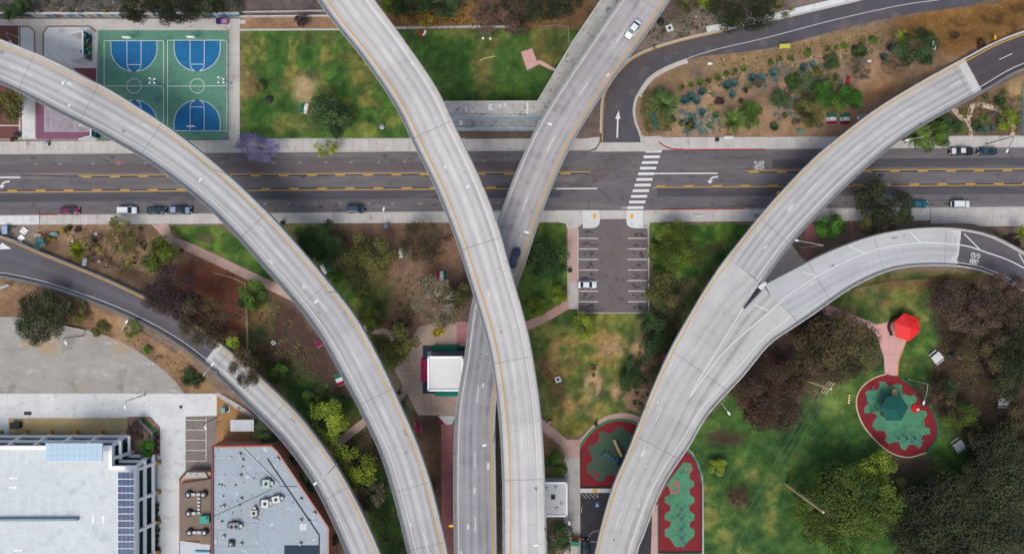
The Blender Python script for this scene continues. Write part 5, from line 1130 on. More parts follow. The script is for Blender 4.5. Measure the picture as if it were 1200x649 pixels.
# white block by the pale viaduct
wb = empty('restroom_block', (0,0,0), 0, 'small white-roofed block beside the pale viaduct at the bottom', 'building'); BZ = 3.6
MB().prism(poly_w([(616,564.5),(664.5,564.5),(664.5,604.5),(616,604.5)], BZ), -.1, BZ-.02).build('wall', M_mw, wb)
MB().prism(poly_w([(617,566),(663,566),(663,603),(617,603)], BZ), BZ-.02, BZ+.03).build('roof', mat('white_roof2', C(224,226,224), n=((.6,.05),), tint=((1.0, C(190,188,184), .64, .08, (1,1,1)),)), wb)
for a, c in (((616,565.2),(664.5,565.2)),((664,564.6),(664,604.5)),((616,604),(664.5,604))):
    wall_block('parapet', a, c, .4, BZ+.25, M_gw, wb, BZ-.3, BZ)
for x, y, w in ((648,582,.5),(651,571,.35),(640,572,.35),(652,596,.4),(658,590,.3)): p = P(x, y, BZ); MB().box(p.x-w, p.x+w, p.y-w, p.y+w, BZ, BZ+.3).build('roof_vent', M_steel if w < .5 else M_black, wb)
for i in range(12): p = P(639+i*2.0, 562.5, 1); MB().box(p.x, p.x+.4, p.y-.3, p.y+.3, 0, 1.0).build('mural_panel', mat('mural_b%d' % (i % 4), C(*[(180,70,60),(70,110,160),(200,190,180),(210,130,60)][i % 4])), wb)
# ------------------------------------------------------------------ vehicles
def loft(st):
    """st: [(x, halfwidth, zlow, zshoulder, crown)]"""
    b = MB(); vs = []; fs = []
    for x, w, zl, zs, cr in st:
        vs += [(x,-w*.9,zl),(x,-w,zl+.16),(x,-w,zs-.14),(x,-w*.9,zs),(x,-w*.45,zs+cr),(x,w*.45,zs+cr),(x,w*.9,zs),(x,w,zs-.14),(x,w,zl+.16),(x,w*.9,zl)]
    k = 10
    for i in range(len(st)-1):
        for j in range(k): fs.append((i*k+j, i*k+(j+1)%k, (i+1)*k+(j+1)%k, (i+1)*k+j))
    fs += [tuple(range(k)), tuple((len(st)-1)*k+j for j in range(k))]
    return b.add(vs, fs)
def cabin(x0, x1, t0, t1, w, wt, z0, z1):
    """tapered cabin; returns mesh builder and the eight corners"""
    q = [(x0,-w,z0),(x1,-w,z0),(x1,w,z0),(x0,w,z0),(t0,-wt,z1),(t1,-wt,z1),(t1,wt,z1),(t0,wt,z1)]
    q2 = [(t0+.12,-wt*.82,z1+.05),(t1-.12,-wt*.82,z1+.05),(t1-.12,wt*.82,z1+.05),(t0+.12,wt*.82,z1+.05)]
    b = MB().add(q+q2, [(0,1,5,4),(1,2,6,5),(2,3,7,6),(3,0,4,7),(4,5,9,8),(5,6,10,9),(6,7,11,10),(7,4,8,11),(8,9,10,11)]); return b, [Vector(v) for v in q]
def pane(a, c, d, e, off=.015, ins=.08):
    """glass plate on the quad a,c (bottom) d,e (top)"""
    n = (c-a).cross(e-a).normalized(); m = (a+c+d+e)/4; k = [v.lerp(m, ins)+n*off for v in (a, c, d, e)]; k2 = [v-n*.02 for v in k]
    return MB().add(k+k2, [(0,1,2,3),(0,4,5,1),(1,5,6,2),(2,6,7,3),(3,7,4,0)])
CARN = [0]
def car(kind, px, py, ang, colr, label, z=0.05, tilt=0, roof=None, pz=None, bedcol=None, hoodc=None, group='cars parked along the street'):
    CARN[0] += 1; c = P(px, py, z+1.0); e = empty('pickup_truck' if kind == 'pickup' else 'van' if kind == 'van' else 'car', (c.x, c.y, z), R(ang), label, 'pickup' if kind == 'pickup' else 'van' if kind == 'van' else 'car', group)
    if tilt: e.rotation_euler = (0, R(tilt), R(ang))
    m = mat('car_paint_%d' % CARN[0], C(*colr), rough=.32, spec=.5)
    mroof = m if roof is None else mat('car_roof_%d' % CARN[0], C(*roof), rough=.35, spec=.5)
    if kind == 'sedan':
        L, Wd, Hh, sh = 4.75, .9, 1.42, .92
        st = [(-2.37,.62,.35,.72,.02),(-2.28,.78,.26,.86,.03),(-1.9,.87,.2,.95,.04),(-.9,.9,.18,.96,.02),(.4,.9,.18,.95,.02),(1.2,.9,.2,.92,.05),(1.85,.86,.22,.82,.06),(2.22,.74,.28,.68,.05),(2.36,.56,.36,.58,.02)]
        cab = (-1.75,1.15,-1.05,.35,.82,.64,.94,Hh)
    elif kind in ('suv', 'van'):
        Hh = 1.75 if kind == 'suv' else 1.9
        st = [(-2.35,.72,.35,.9,.02),(-2.28,.86,.28,1.02,.02),(-1.5,.92,.22,1.06,.02),(.2,.92,.22,1.05,.02),(1.1,.92,.24,1.02,.05),(1.8,.88,.26,.95,.06),(2.2,.78,.32,.82,.05),(2.34,.6,.4,.68,.02)]
        cab = (-2.25,1.25 if kind == 'suv' else 1.5,-2.0,.55 if kind == 'suv' else .8,.86,.72,1.04,Hh)
    else:
        Hh = 1.8
        st = [(-2.75,.8,.45,.82,.0),(-2.7,.9,.36,.86,.0),(-1.0,.95,.3,.86,.0),(-.75,.95,.3,1.06,.02),(.9,.95,.3,1.08,.03),(1.9,.92,.32,1.02,.06),(2.55,.84,.38,.92,.05),(2.75,.68,.46,.78,.02)]
        cab = (-.85,1.35,-.7,.7,.88,.74,1.07,Hh)
    b = loft(st); o = b.build('body', m, e, True); fixnormals(o.data)
    md = o.modifiers.new('Bevel', 'SUBSURF'); md.levels = 1; md.render_levels = 1
    cb, q = cabin(*cab); cb.build('cabin', m, e); fixnormals(kids_last(e).data)
    zt = cab[7]
    MB().box(cab[2]+.14, cab[3]-.14, -cab[5]*.8, cab[5]*.8, zt+.03, zt+.065).build('roof_panel', mroof, e)
    a = q
    for nm, (i, j, k, l) in (('windshield',(1,2,6,5)),('rear_window',(3,0,4,7)),('side_window',(0,1,5,4)),('side_window',(2,3,7,6))): pane(a[i], a[j], a[k], a[l]).build(nm, M_glass, e)
    if kind == 'pickup':
        for s_ in (-1, 1): MB().box(-2.72, -.9, min(s_*.93, s_*.8), max(s_*.93, s_*.8), .8, 1.14).build('bed_side', m, e)
        MB().box(-2.75, -2.62, -.79, .79, .8, 1.13).build('tailgate', m, e); MB().box(-2.6, -.92, -.78, .78, .86, .9).build('cargo_bed', mat('bed_liner_%d' % CARN[0], C(*(bedcol or (40,44,50)))), e)
    if hoodc: MB().box(1.25 if kind == 'pickup' else 1.3, 2.35 if kind == 'pickup' else 2.0, -.7, .7, 1.08 if kind == 'pickup' else .93, 1.13 if kind == 'pickup' else .97).build('hood_panel', mat('car_hood_%d' % CARN[0], C(*hoodc), rough=.35), e)
    r = .33 if kind == 'sedan' else .38; x0, x1 = st[0][0]+.82, st[-1][0]-.88; w = max(s[1] for s in st)
    for x in (x0, x1):
        for s_ in (-1, 1):
            wo = MB().tube([(x, s_*(w-.2), r), (x, s_*(w+.03), r)], r, 14).build('wheel', M_rubber, e); MB().tube([(x, s_*(w+.0), r), (x, s_*(w+.045), r)], r*.6, 10).build('rim', M_chrome, wo)
    xf, xr = st[-1][0], st[0][0]; zf = st[-1][3]-.08; zb = st[0][3]-.12
    for s_ in (-1, 1):
        MB().obox((xf-.16, s_*.58), (1,0), (0,1), .14, .14, zf, zf+.16).build('headlight', M_hl, e); MB().obox((xr+.06, s_*.62), (1,0), (0,1), .06, .12, zb-.04, zb+.16).build('taillight', M_tl, e)
        MB().obox((cab[1]-.35, s_*(w+.08)), (1,0), (0,1), .07, .1, cab[6]-.02, cab[6]+.12).build('mirror', m, e)
    MB().box(xf-.1, xf+.05, -.6, .6, .32, .5).build('front_bumper', M_trim, e); MB().box(xr-.05, xr+.1, -.65, .65, .34, .52).build('rear_bumper', M_trim, e)
    return e
def kids_last(e):
    global _last
    return bpy.data.objects[[o.name for o in COL.objects if o.parent == e][-1]]
zs = .03
car('sedan', 80.5, 246.8, 0, (118,22,64), 'maroon car parked along the kerb at the far left', zs)
car('suv', 148.5, 246.4, 0, (236,240,242), 'white car parked between the maroon and black ones', zs)
car('sedan', 182.5, 246.6, 0, (30,48,62), 'dark blue sedan parked right of the white car, left of the pickup', zs)
car('pickup', 211, 246.2, 0, (26,36,46), 'black pickup with pale bed load parked nearest the left viaduct', zs, bedcol=(150,165,190), hoodc=(130,150,185))
car('van', 416.5, 245, 0, (34,58,82), 'dark blue van parked alone between the two long viaducts', zs)
car('sedan', 688.5, 333.5, 0, (234,236,238), 'white sedan parked in the small parking lot', .05, group='')
car('pickup', 1126.5, 177.2, 180, (28,60,74), 'dark teal pickup with white roof and hood at the upper right kerb', zs, roof=(232,214,206), hoodc=(226,208,200))
car('sedan', 1158, 176.9, 180, (24,44,54), 'dark car parked behind the teal pickup at the upper right kerb', zs)
car('sedan', 1077, 239, 0, (20,104,124), 'teal car half hidden by the big dark tree', zs)
car('suv', 1126, 239, 0, (232,236,238), 'white wagon parked right of the teal car', zs)
car('sedan', 686.5, 643, 90, (24,40,52), 'dark car at the bottom lot partly under the wide viaduct', .05)
def on_rb(rb, px, py): u = rb.uof(px, py); d = (np.interp(u, rb.u, rb.d[:,0]), np.interp(u, rb.u, rb.d[:,1])); return rb.zof(px, py), math.degrees(math.atan2(d[1], d[0]))
z_, a_ = on_rb(Cc, 742, 34); car('sedan', 742, 34, a_, (238,240,241), 'white sedan driving on the streaked viaduct near the top', z_+.02, group='cars driving on the viaduct')
z_, a_ = on_rb(Cc, 603, 302); car('suv', 603, 302, a_+180, (36,56,84), 'dark blue car on the streaked viaduct about to pass underneath the pale one', z_+.02, group='cars driving on the viaduct')

# ------------------------------------------------------------------ lamps and poles
def lamp(base, head, zb, hh, label, m=None, base_xy=None, group='street lamps', arms=1, rad=.09):
    """pole at pixel base (seen at its foot height zb), lamp head at pixel head, hh above the foot"""
    p = P(*base, zb); q = P(*head, zb+hh); m = m or M_pole
    e = empty('street_lamp', (p.x, p.y, zb), 0, label, 'street lamp', group); d = Vector((q.x-p.x, q.y-p.y, 0)); l = d.length; d.normalize() if l > 1e-4 else None
    if l > 6.5: d2 = d*6.5
    else: d2 = d*l
    MB().tube([(0,0,-.2),(0,0,hh*.5),(0,0,hh-.5)], [rad*1.3,rad,rad*.8], 8).build('pole', m, e)
    MB().tube([(0,0,hh-.55),(d2.x*.3,d2.y*.3,hh-.12),(d2.x*.7,d2.y*.7,hh),(d2.x,d2.y,hh+.02)], [rad*.8,rad*.65,rad*.55,rad*.5], 6).build('arm', m, e)
    n = Vector((-d.y, d.x, 0)); c = Vector((d2.x, d2.y, 0))
    b = MB(); vs = []
    for t, w, z0, z1 in ((-.15,.10,-.02,.08),(.15,.20,-.1,.12),(.55,.22,-.12,.12),(.85,.10,-.04,.06)):
        for s_, zz in ((-1,z0),(1,z0),(1,z1),(-1,z1)): v = c+d*t+n*w*s_; vs.append((v.x, v.y, hh+zz))
    fs = [(4*i+j, 4*i+(j+1)%4, 4*i+4+(j+1)%4, 4*i+4+j) for i in range(3) for j in range(4)]+[(0,1,2,3),(12,13,14,15)]
    o = b.add(vs, fs).build('lamp_head', M_lamp, e); fixnormals(o.data)
    MB().box(-.22,.22,-.22,.22,-.25,.12).build('base_plate', M_concd, e)
    return e
def vlamp(rb, side, head, label, hh=8.5, fr=.25):
    """lamp standing on a viaduct parapet nearest to its head"""
    z = rb.zof(*head); q = P(*head, z+hh); best = None
    for u in np.linspace(0, rb.len, 400):
        p = rb.at(u, **({'fromL': fr} if side == 'L' else {'fromR': fr})); d = (p.xy-q.xy).length
        if best is None or d < best[0]: best = (d, p)
    p = best[1]; k = S*(H-p.z)/H; return lamp((600+p.x/k, 324.5-p.y/k), head, p.z+.6, hh-.6, label)
vlamp(A, 'R', (75.5,96), 'lamp arching over the left viaduct near the handball wall', 9); vlamp(A, 'R', (236.5,209.6), 'lamp arching over the left viaduct above the street'); vlamp(A, 'R', (372,352), 'lamp over the left viaduct beside the park lawn'); vlamp(D, 'R', (371,565), 'lamp arching over the ramp beside the workshop', 9); vlamp(D, 'L', (248,428), 'lamp at the end of the asphalt on the ramp', 8)
vlamp(B, 'R', (550.5,218), 'lamp over the pale viaduct above the street'); vlamp(B, 'R', (630.5,638), 'lamp over the pale viaduct at the bottom edge'); vlamp(Cc, 'L', (642.7,145), 'lamp over the streaked viaduct beside the terrace', 8); vlamp(Cc, 'R', (619,272.6), 'lamp over the streaked viaduct near the dark blue car'); vlamp(Cc, 'R', (569.5,521), 'lamp over the streaked viaduct in the narrow gap at the bottom')
lamp((452.6,262), (449.3,246.8), .12, 6.5, 'lamp on the pavement right of the parked van', rad=.08)
lamp((940,290), (935,282), .0, 12, 'lamp standing in the gap of the forked viaduct', rad=.1); lamp((1060,168), (1065,164), .12, 8.5, 'lamp half under the forked viaduct beside the green tree'); lamp((838,468), (853,482.5), 9.5, 5.5, 'lamp jutting from the outer edge of the forked viaduct')
lamp((1155,169), (1181,175.3), .12, 10, 'black lamp pole on the pavement above the parked dark car', M_black); lamp((98,393), (76,400), .0, 8, 'black lamp pole at the edge of the gravel lot', M_black); lamp((170,462.4), (147,474.8), .02, 8.5, 'black lamp pole on the concrete yard below the gravel lot', M_black); lamp((255.5,488), (240,499), .04, 8, 'black lamp pole at the ochre dirt corner', M_black)
lamp((160,386), (147.5,378.5), gz(160,386), 7, 'lamp on the dirt slope under the asphalt ramp'); lamp((1066,444.6), (1083,470), .05, 8, 'lamp bent over the oval playground', rad=.08)
lamp((671,626), (667.5,614.5), .04, 5.5, 'short black lamp on the pavement beside the white block', M_black); lamp((305,252), (309,240), .12, 7, 'lamp half hidden beside the left viaduct on the lower pavement')
lamp((24,46), (11.5,48), .03, 5.5, 'grey lamp on the red brick paving beside the viaduct', rad=.07)
for base, tops, lb in (((191.8,100.8), [(175.5,92),(181,93),(175.5,97.5),(181,97.5)], 'floodlight mast with four heads between the two courts'), ((271.5,98.5), [(256,91),(262,93),(256,97),(262,97)], 'floodlight mast with four heads at the court fence')):
    p = P(*base); hz = 6.0; e = empty('floodlight_mast', (p.x, p.y, 0), 0, lb, 'floodlight', 'court floodlights'); MB().tube([(0,0,0),(0,0,hz)], [.12,.08], 8).build('pole', mat('blue_pole', C(60,120,160)), e)
    for t in tops: q = P(*t, hz)-p; MB().box(q.x-.19,q.x+.19,q.y-.19,q.y+.19,hz-.1,hz+.12).build('lamp_head', M_lamp, e); MB().tube([(0,0,hz-.1),(q.x,q.y,hz)], .05, 5).build('arm', M_pole, e)
# utility poles and wires
def upole(top, z, label, arms):
    p = P(*top, z); e = empty('utility_pole', (p.x, p.y, 0), 0, label, 'utility pole'); MB().tube([(0,0,-.3),(0,0,z*.5),(0,0,z)], [.34,.30,.24], 10).build('pole', M_wood, e)
    for zz, ln in arms:
        d = Vector((.62,.78,0)) if True else 0; a = d*ln; MB().tube([(-a.x,-a.y,zz),(a.x,a.y,zz)], .08, 5).build('crossarm', M_wood, e)
        for t in (-.9,.9): MB().lathe((a.x*t, a.y*t), [(.1,zz+.05),(.13,zz+.2),(.06,zz+.35)], 8).build('insulator', M_lamp, e)
    return e
upole((965,600), 20.5, 'tall pale wooden pole leaning across the south lawn', ())
upole((974,455.5), 16.5, 'wooden utility pole with insulators among the dark trees', ((15.9,1.6),(14.7,1.6),(13.5,1.6)))
for k, (a, c) in enumerate((((959,456),(838,668)), ((963.5,459),(846,672)), ((968,462),(858,672)))):
    p = P(*a, 15.0); q = P(*c, 14.0); d = q-p; pts = [p+d*t-Vector((0,0,1.2*4*t*(1-t)*.5)) for t in [i/14 for i in range(18)]]
    tag(MB().tube(pts, .026, 4).build('power_line', mat('wire', C(110,130,118))), ('left', 'middle', 'right')[k]+'most of three wires crossing the south lawn' if k != 1 else 'middle one of three wires crossing the south lawn', 'wire', 'power lines')
# warning sign hung on the viaduct
z_ = Cc.zof(534,612); q = P(529,615.5,z_+.3); e = empty('warning_sign', (q.x, q.y, z_), 0, 'yellow diamond sign on the viaduct edge above the maroon walkway', 'sign'); MB().add([(-.75,0,.5),(0,-.45,.3),(.75,0,.5),(0,.45,.7),(-.75,0,.56),(0,-.45,.36),(.75,0,.56),(0,.45,.76)], [(4,5,6,7),(0,3,2,1),(0,1,5,4),(1,2,6,5),(2,3,7,6),(3,0,4,7)]).build('sign_face', M_cy, e); MB().tube([(0,0,.4),(.4,.6,.4),(1.0,.7,.2)], .05, 5).build('bracket', M_pole, e)

# ------------------------------------------------------------------ tables, bins, benches
TC = {'g': mat('table_green', C(14,112,84)), 'w': mat('table_white', C(226,228,228)), 'r': mat('table_crimson', C(150,28,66)), 'm': mat('table_maroon', C(130,30,70))}
def table(px, py, ang, seq, label, ln=2.7, group='flag-coloured picnic tables'):
    z = gz(px, py); p = P(px, py, z+.7); e = empty('picnic_table', (p.x, p.y, z), R(ang), label, 'picnic table', group); n = len(seq)
    MB().box(-ln/2-.15, ln/2+.15, -1.25, 1.25, -.05, .05).build('pad', mat('table_pad', C(170,150,130), n=((2,.1),)), e)
    for i, s_ in enumerate(seq):
        x0 = -ln/2+ln*i/n; x1 = x0+ln/n-.01
        MB().box(x0, x1, -.6, .6, .70, .76).build('top_panel', TC[s_], e)
        for y in (-.94, .94): MB().box(x0, x1, y-.24, y+.24, .42, .47).build('seat_panel', TC[s_], e)
    for x in (-ln*.32, ln*.32): MB().box(x-.07, x+.07, -.9, .9, .3, .36).build('brace', M_trim, e); MB().box(x-.12, x+.12, -.3, .3, .05, .7).build('leg', M_concd, e)
table(358.5, 127, -8, 'gwr', 'green, white and crimson table beside the dark tree on the upper lawn'); table(379, 315.5, 28, 'rwg', 'flag-coloured table touching the left viaduct under the street'); table(469.5, 296, 2, 'rwg', 'flag-coloured table right of the olive tree on brown earth'); table(517.5, 323.5, 2, 'rwg', 'flag-coloured table near the bare grey tree'); table(398.6, 444.6, -68, 'gwr', 'flag-coloured table left of the viaduct on dark soil')
table(975, 139.5, -88, 'gwr', 'left one of two flag-coloured tables in the cactus garden'); table(991, 139.5, -88, 'gwr', 'right one of two flag-coloured tables in the cactus garden'); table(374.5, 402, -60, 'mm', 'small crimson table at the lower left edge of the viaduct', 1.4)
table(489.5, 501, 0, 'mm', 'small red table on dark earth below the plaza', 1.6)
def grill(px, py, label, s_=.75, m=None, rot=0):
    z = gz(px, py); p = P(px, py, z+.4); e = empty('fire_pit', (p.x, p.y, z), R(rot), label, 'fire pit'); b = MB()
    for (x0, x1, y0, y1) in ((-s_,s_,-s_,-s_*.45),(-s_,s_,s_*.45,s_),(-s_,-s_*.45,-s_*.44,s_*.44),(s_*.45,s_,-s_*.44,s_*.44)): b.box(x0,x1,y0,y1,0,.5)
    b.build('concrete_ring', m or M_concw, e); MB().box(-s_*.44,s_*.44,-s_*.44,s_*.44,.0,.12).build('ash_bed', M_black, e)
grill(654, 444.5, 'white concrete fire pit on the central lawn', .7, rot=20); grill(784.6, 33, 'square concrete box with a dark centre right of the streaked viaduct', .8, rot=25); grill(695.5, 431, 'dark fire pit on a brick square on the central lawn', .6, M_brick); grill(320.5, 401.5, 'small white fire pit on dark soil left of the viaduct', .5, rot=30)
def slab_table(px, py, rot, s_, label):
    z = gz(px, py); p = P(px, py, z+.8); e = empty('concrete_table', (p.x, p.y, z), R(rot), label, 'table', 'concrete picnic tables'); MB().box(-s_,s_,-s_*.8,s_*.8,.68,.8).build('table_top', M_concw, e); MB().box(-.25,.25,-.25,.25,0,.68).build('pedestal', M_concd, e)
    for y in (-s_*1.2, s_*1.2): MB().box(-s_*.9,s_*.9,y-.18,y+.18,.38,.46).build('bench', M_concd, e); MB().box(-.15,.15,y-.12,y+.12,0,.38).build('bench_leg', M_concd, e)
slab_table(1098.5, 419, 40, 1.25, 'pale concrete table right of the red pavilion'); slab_table(1176, 470.5, 0, 1.2, 'concrete table among dark trees at the right edge'); slab_table(1124, 522, 35, 1.25, 'concrete table right of the oval playground')
def bin_(px, py, colr, label, r=.38, h=1.0, z=None):
    z = gz(px, py)+.02 if z is None else z; p = P(px, py, z+h); e = empty('litter_bin', (p.x, p.y, z), 0, label, 'bin', 'litter bins'); m = mat('bin_%d_%d_%d' % colr, C(*colr), n=((3,.06),))
    MB().lathe((0,0), [(r*.85,0),(r,.1),(r,h*.8)], 12).build('drum', m, e); MB().lathe((0,0), [(r*1.08,h*.8),(r*1.08,h*.86),(r*.5,h)], 12).build('lid', M_trim if sum(colr) > 150 else M_steel, e)
for px, py, c_, lb, r in ((841,163.5,(20,96,104),'teal bin on the pavement beside the white bench',.45),(330.5,261,(30,110,80),'green bin on the pavement touching the left viaduct',.5),(54,168,(30,30,34),'black bin on the upper pavement at the far left',.5),(18.5,157.5,(26,110,84),'green bin on the red bricks at the far left',.6),(14,163.5,(236,176,24),'yellow bin beside the green one at the far left',.55),(774.7,25.5,(20,66,70),'dark green bin right of the streaked viaduct',.8),(1116,416.8,(60,160,160),'turquoise bin right of the pale concrete table',.5),(668,317,(30,90,90),'teal bin beside the parking lot path',.5),(695.8,440,(230,230,226),'small white bin below the brick fire pit',.3),(756,377.5,(200,210,210),'pale bin below the parking lot corner',.4),(1128.3,419,(210,216,214),'white bin among dark trees right of the turquoise one',.5),(644,495,(40,40,44),'black bin where the rose path meets the lawn',.4),(698.5,497.5,(50,60,80),'navy bin on the rim path of the playground',.4),(1179.5,457,(40,150,140),'turquoise bin near the concrete table at the right edge',.4),(447.5,148.5,(30,44,50),'dark bin on the upper lawn near the pale viaduct',.6),(314.5,116,(110,24,50),'crimson drum on the upper lawn left of the flag table',.8),(467,461,(120,126,128),'grey bin at the plaza edge beside the viaduct',.5),(512,490.5,(200,206,206),'white bin left of the flag panel',.4)): bin_(px, py, c_, lb, r)
def bench(px, py, ang, ln, m, label, cat='bench'):
    z = gz(px, py)+.12; p = P(px, py, z+.5); e = empty('bench', (p.x, p.y, z), R(ang), label, cat, 'benches')
    for k in range(4): MB().box(-ln/2, ln/2, -.36+k*.15, -.24+k*.15, .42, .47).build('seat_slat', m, e)
    for k in range(2): MB().box(-ln/2, ln/2, .27, .31, .55+k*.17, .69+k*.17).build('back_slat', m, e)
    for x in (-ln*.38, ln*.38): MB().box(x-.05, x+.05, -.34, .3, 0, .42).build('leg', M_trim, e)
bench(854, 161.3, 0, 2.4, M_lamp, 'white bench on the pavement beside the cactus garden'); bench(818.5, 254, 180, 2.1, M_lamp, 'white bench on the lower pavement right of the parking lot'); bench(938.5, 154, 0, 1.4, mat('teal_paint', C(70,160,150)), 'small turquoise bench in the cactus garden'); bench(765.5, 136.5, -55, 1.6, mat('teal_dark', C(20,110,120)), 'upper teal bench beside the large fan palm'); bench(768, 145.5, -65, 1.5, mat('teal_dark', C(20,110,120)), 'lower teal bench beside the large fan palm')
bench(887, 252.5, 0, 1.2, M_steel, 'grey bench at the edge of the forked viaduct on the pavement')
# red sculpture, boulders, signs, small things
p = P(993, 95.5, 1); e = empty('sculpture', (p.x, p.y, 0), R(-15), 'upright red sculpture standing in the cactus garden', 'sculpture'); MB().tube([(0,-1.1,.1),(.2,-.4,1.0),(-.1,.4,1.3),(.2,1.1,.9)], [.35,.45,.4,.3], 8).build('body', mat('sculpture_red', C(184,36,30)), e, True); MB().box(-.5,.5,-1.2,1.2,-.05,.1).build('plinth', M_concd, e)
def rock(px, py, r, colr, label, seed=0):
    rr = random.Random(seed); z = gz(px, py); p = P(px, py, z+r*.5); bm = bmesh.new(); bmesh.ops.create_icosphere(bm, subdivisions=2, radius=1)
    for v in bm.verts: v.co *= .8+.4*rr.random(); v.co.z *= .6
    bmesh.ops.scale(bm, vec=(r, r*(.6+.4*rr.random()), r), verts=bm.verts); me = bpy.data.meshes.new('boulder'); bm.to_mesh(me); bm.free(); me.materials.append(mat('rock_%d' % colr[0], C(*colr), n=((2,.12),))); o = link('boulder', me); o.location = (p.x, p.y, z+r*.25); tag(o, label, 'boulder', 'boulders')
rock(832, 74.5, .65, (226,226,224), 'white boulder beside the curving side road', 1); rock(1019, 71.5, .55, (222,222,218), 'white boulder in the upper cactus garden', 2); rock(1054, 80, .9, (110,96,84), 'brown boulder below the garden ring', 3); rock(116,306,.5,(150,150,150),'grey boulder right of the small fan palm',4); rock(85,283,.45,(210,208,202),'pale boulder above the fan palm in the street garden',5); rock(1183,134,.6,(120,116,124),'grey boulder on the sand path loop',6); rock(1164.5,134,.9,(92,88,96),'dark boulder inside the sand path loop',7); rock(112,274,.5,(220,216,210),'white boulder in the street garden under the kerb',8)
ring_ = MB(); cc_ = P(1046.5, 76.5, .2)
for k in range(22):
    t = 2*math.pi*k/22; ring_ = MB().box(-.32,.32,-.25,.25,0,.35); o = ring_.build('ring_stone', M_concd, None) if False else None
rg = empty('stone_ring', (cc_.x, cc_.y, gz(1046,76)), 0, 'round earthen ring of stones in the upper cactus garden', 'stone ring')
for k in range(20):
    t = 2*math.pi*k/20; o = MB().box(-.34,.34,-.28,.28,0,.3).build('stone', mat('ring_brown', C(136,112,92), n=((2,.15),)), rg); o.location = (math.cos(t)*2.5, math.sin(t)*2.1, 0); o.rotation_euler = (0,0,t+random.random())
MB().lathe((0,0), [(1.2,0),(1.0,.25),(.4,.35)], 14).build('mound', mat('mound_earth', C(110,86,70), n=((2,.15),)), rg)
# white pads and frame at the far left corner
sg = empty('notice_stand', P(10,270), 0, 'pale blue frame with two dark posts in the left corner', 'frame')
MB().box(-.65,.65,-1.0,1.0,1.3,1.38).build('panel', mat('pale_blue_frame', C(150,180,205)), sg)
for y in (-.85,.85): MB().tube([(-.2,y,1.3),(2.2,y*.95,.05)], .09, 6).build('post', M_black, sg)
ps = P(26.5,279.5); zt = max(gz(x, y) for x in (23,27,31) for y in (276,280,284))
tag(MB().prism([(ps.x-.95,ps.y),(ps.x,ps.y-.85),(ps.x+1,ps.y+.1),(ps.x+.05,ps.y+.95)], -.05, zt+.08).build('white_slab', M_gw), 'white diamond slab on the corner island at the far left', 'slab')
for k in range(3):
    c = P(27.6+k*1.7, 272.8-k*2.0); zt = max(gz(x, y) for x in (25,29,33) for y in (268,272,275)); tag(MB().obox(c, (.80,-.60), (.60,.80), .75, .17, -.05, zt+.1).build('white_bar', M_gw), ('lowest', 'middle', 'topmost')[k]+' of three short white bars on the corner island', 'bar', 'white bars on the corner island')
sheet('paving', [(-160,263.4),(44,263.2),(46,266),(38,276),(30,286),(0,274),(-60,264)], .03, mat('grey_island', C(140,126,114), n=((.6,.1),(6,.08))))
b = MB(); 
for (x, y, s_, rot, lb, colr) in ((62.5,275,(1.5,.5),10,'blue and white tiled bench in the street garden',(90,160,170)),(44.5,276,(1.2,.5),12,'pink striped tile bench above the dark round shrub',(206,150,130))):
    p = P(x, y, .4); e = empty('tile_bench', (p.x, p.y, gz(x,y)), R(rot), lb, 'bench'); MB().box(-s_[0]/2-.3,s_[0]/2+.3,-s_[1]/2,s_[1]/2,0,.4).build('seat', mat('tile_%d' % colr[0], C(*colr), n=((4,.2),)), e); MB().box(-s_[0]/2,s_[0]/2,s_[1]/2,s_[1]/2+.15,0,.8).build('backrest', M_concd, e)
def board(px, py, ang, w, h, colr, label, name='sign_board'):
    z = gz(px, py); p = P(px, py, z+1.5); e = empty(name, (p.x, p.y, z), R(ang), label, 'sign'); MB().add([(-w/2,-h/2,1.4),(w/2,-h/2,1.4),(w/2,h/2,1.7),(-w/2,h/2,1.7),(-w/2,-h/2,1.48),(w/2,-h/2,1.48),(w/2,h/2,1.78),(-w/2,h/2,1.78)], [(0,3,2,1),(4,5,6,7),(0,1,5,4),(1,2,6,5),(2,3,7,6),(3,0,4,7)]).build('face', mat('board_%d_%d' % (colr[0], colr[1]), C(*colr)), e)
    for x in (-w*.35, w*.35): MB().tube([(x,0,-.1),(x,0,1.5)], .05, 6).build('post', M_steel, e)
board(99.3, 307, 80, 1.9, .8, (150,160,172), 'grey sign board right below the fan palm'); board(452, 265, 30, 1.0, .6, (90,130,190), 'blue sign at the foot of the pavement lamp'); board(80, 357.5, 60, 1.7, .8, (176,186,196), 'pale sign board at the gravel lot edge'); board(5, 336, 20, 2.4, .5, (170,176,180), 'grey sign board on the slope at the left edge'); board(919.5, 54.5, 3, 2.6, 1.0, (186,186,80), 'yellow-green sign on the verge of the side road'); board(913, 75, 80, 1.2, .5, (120,150,170), 'small blue-grey sign in the shrub row'); board(1166, 44, 80, 1.0, .7, (226,176,30), 'yellow arrow sign beside the right asphalt ramp'); board(912, 226, 45, 1.0, .7, (226,186,30), 'yellow sign showing at the viaduct edge over the street'); board(236.6, 444.5, 80, .9, .5, (240,196,30), 'small yellow sign right of the dark shrub'); board(1094,53,-75,2.8,.8,(226,226,220),'white panel beside the dark round tree')
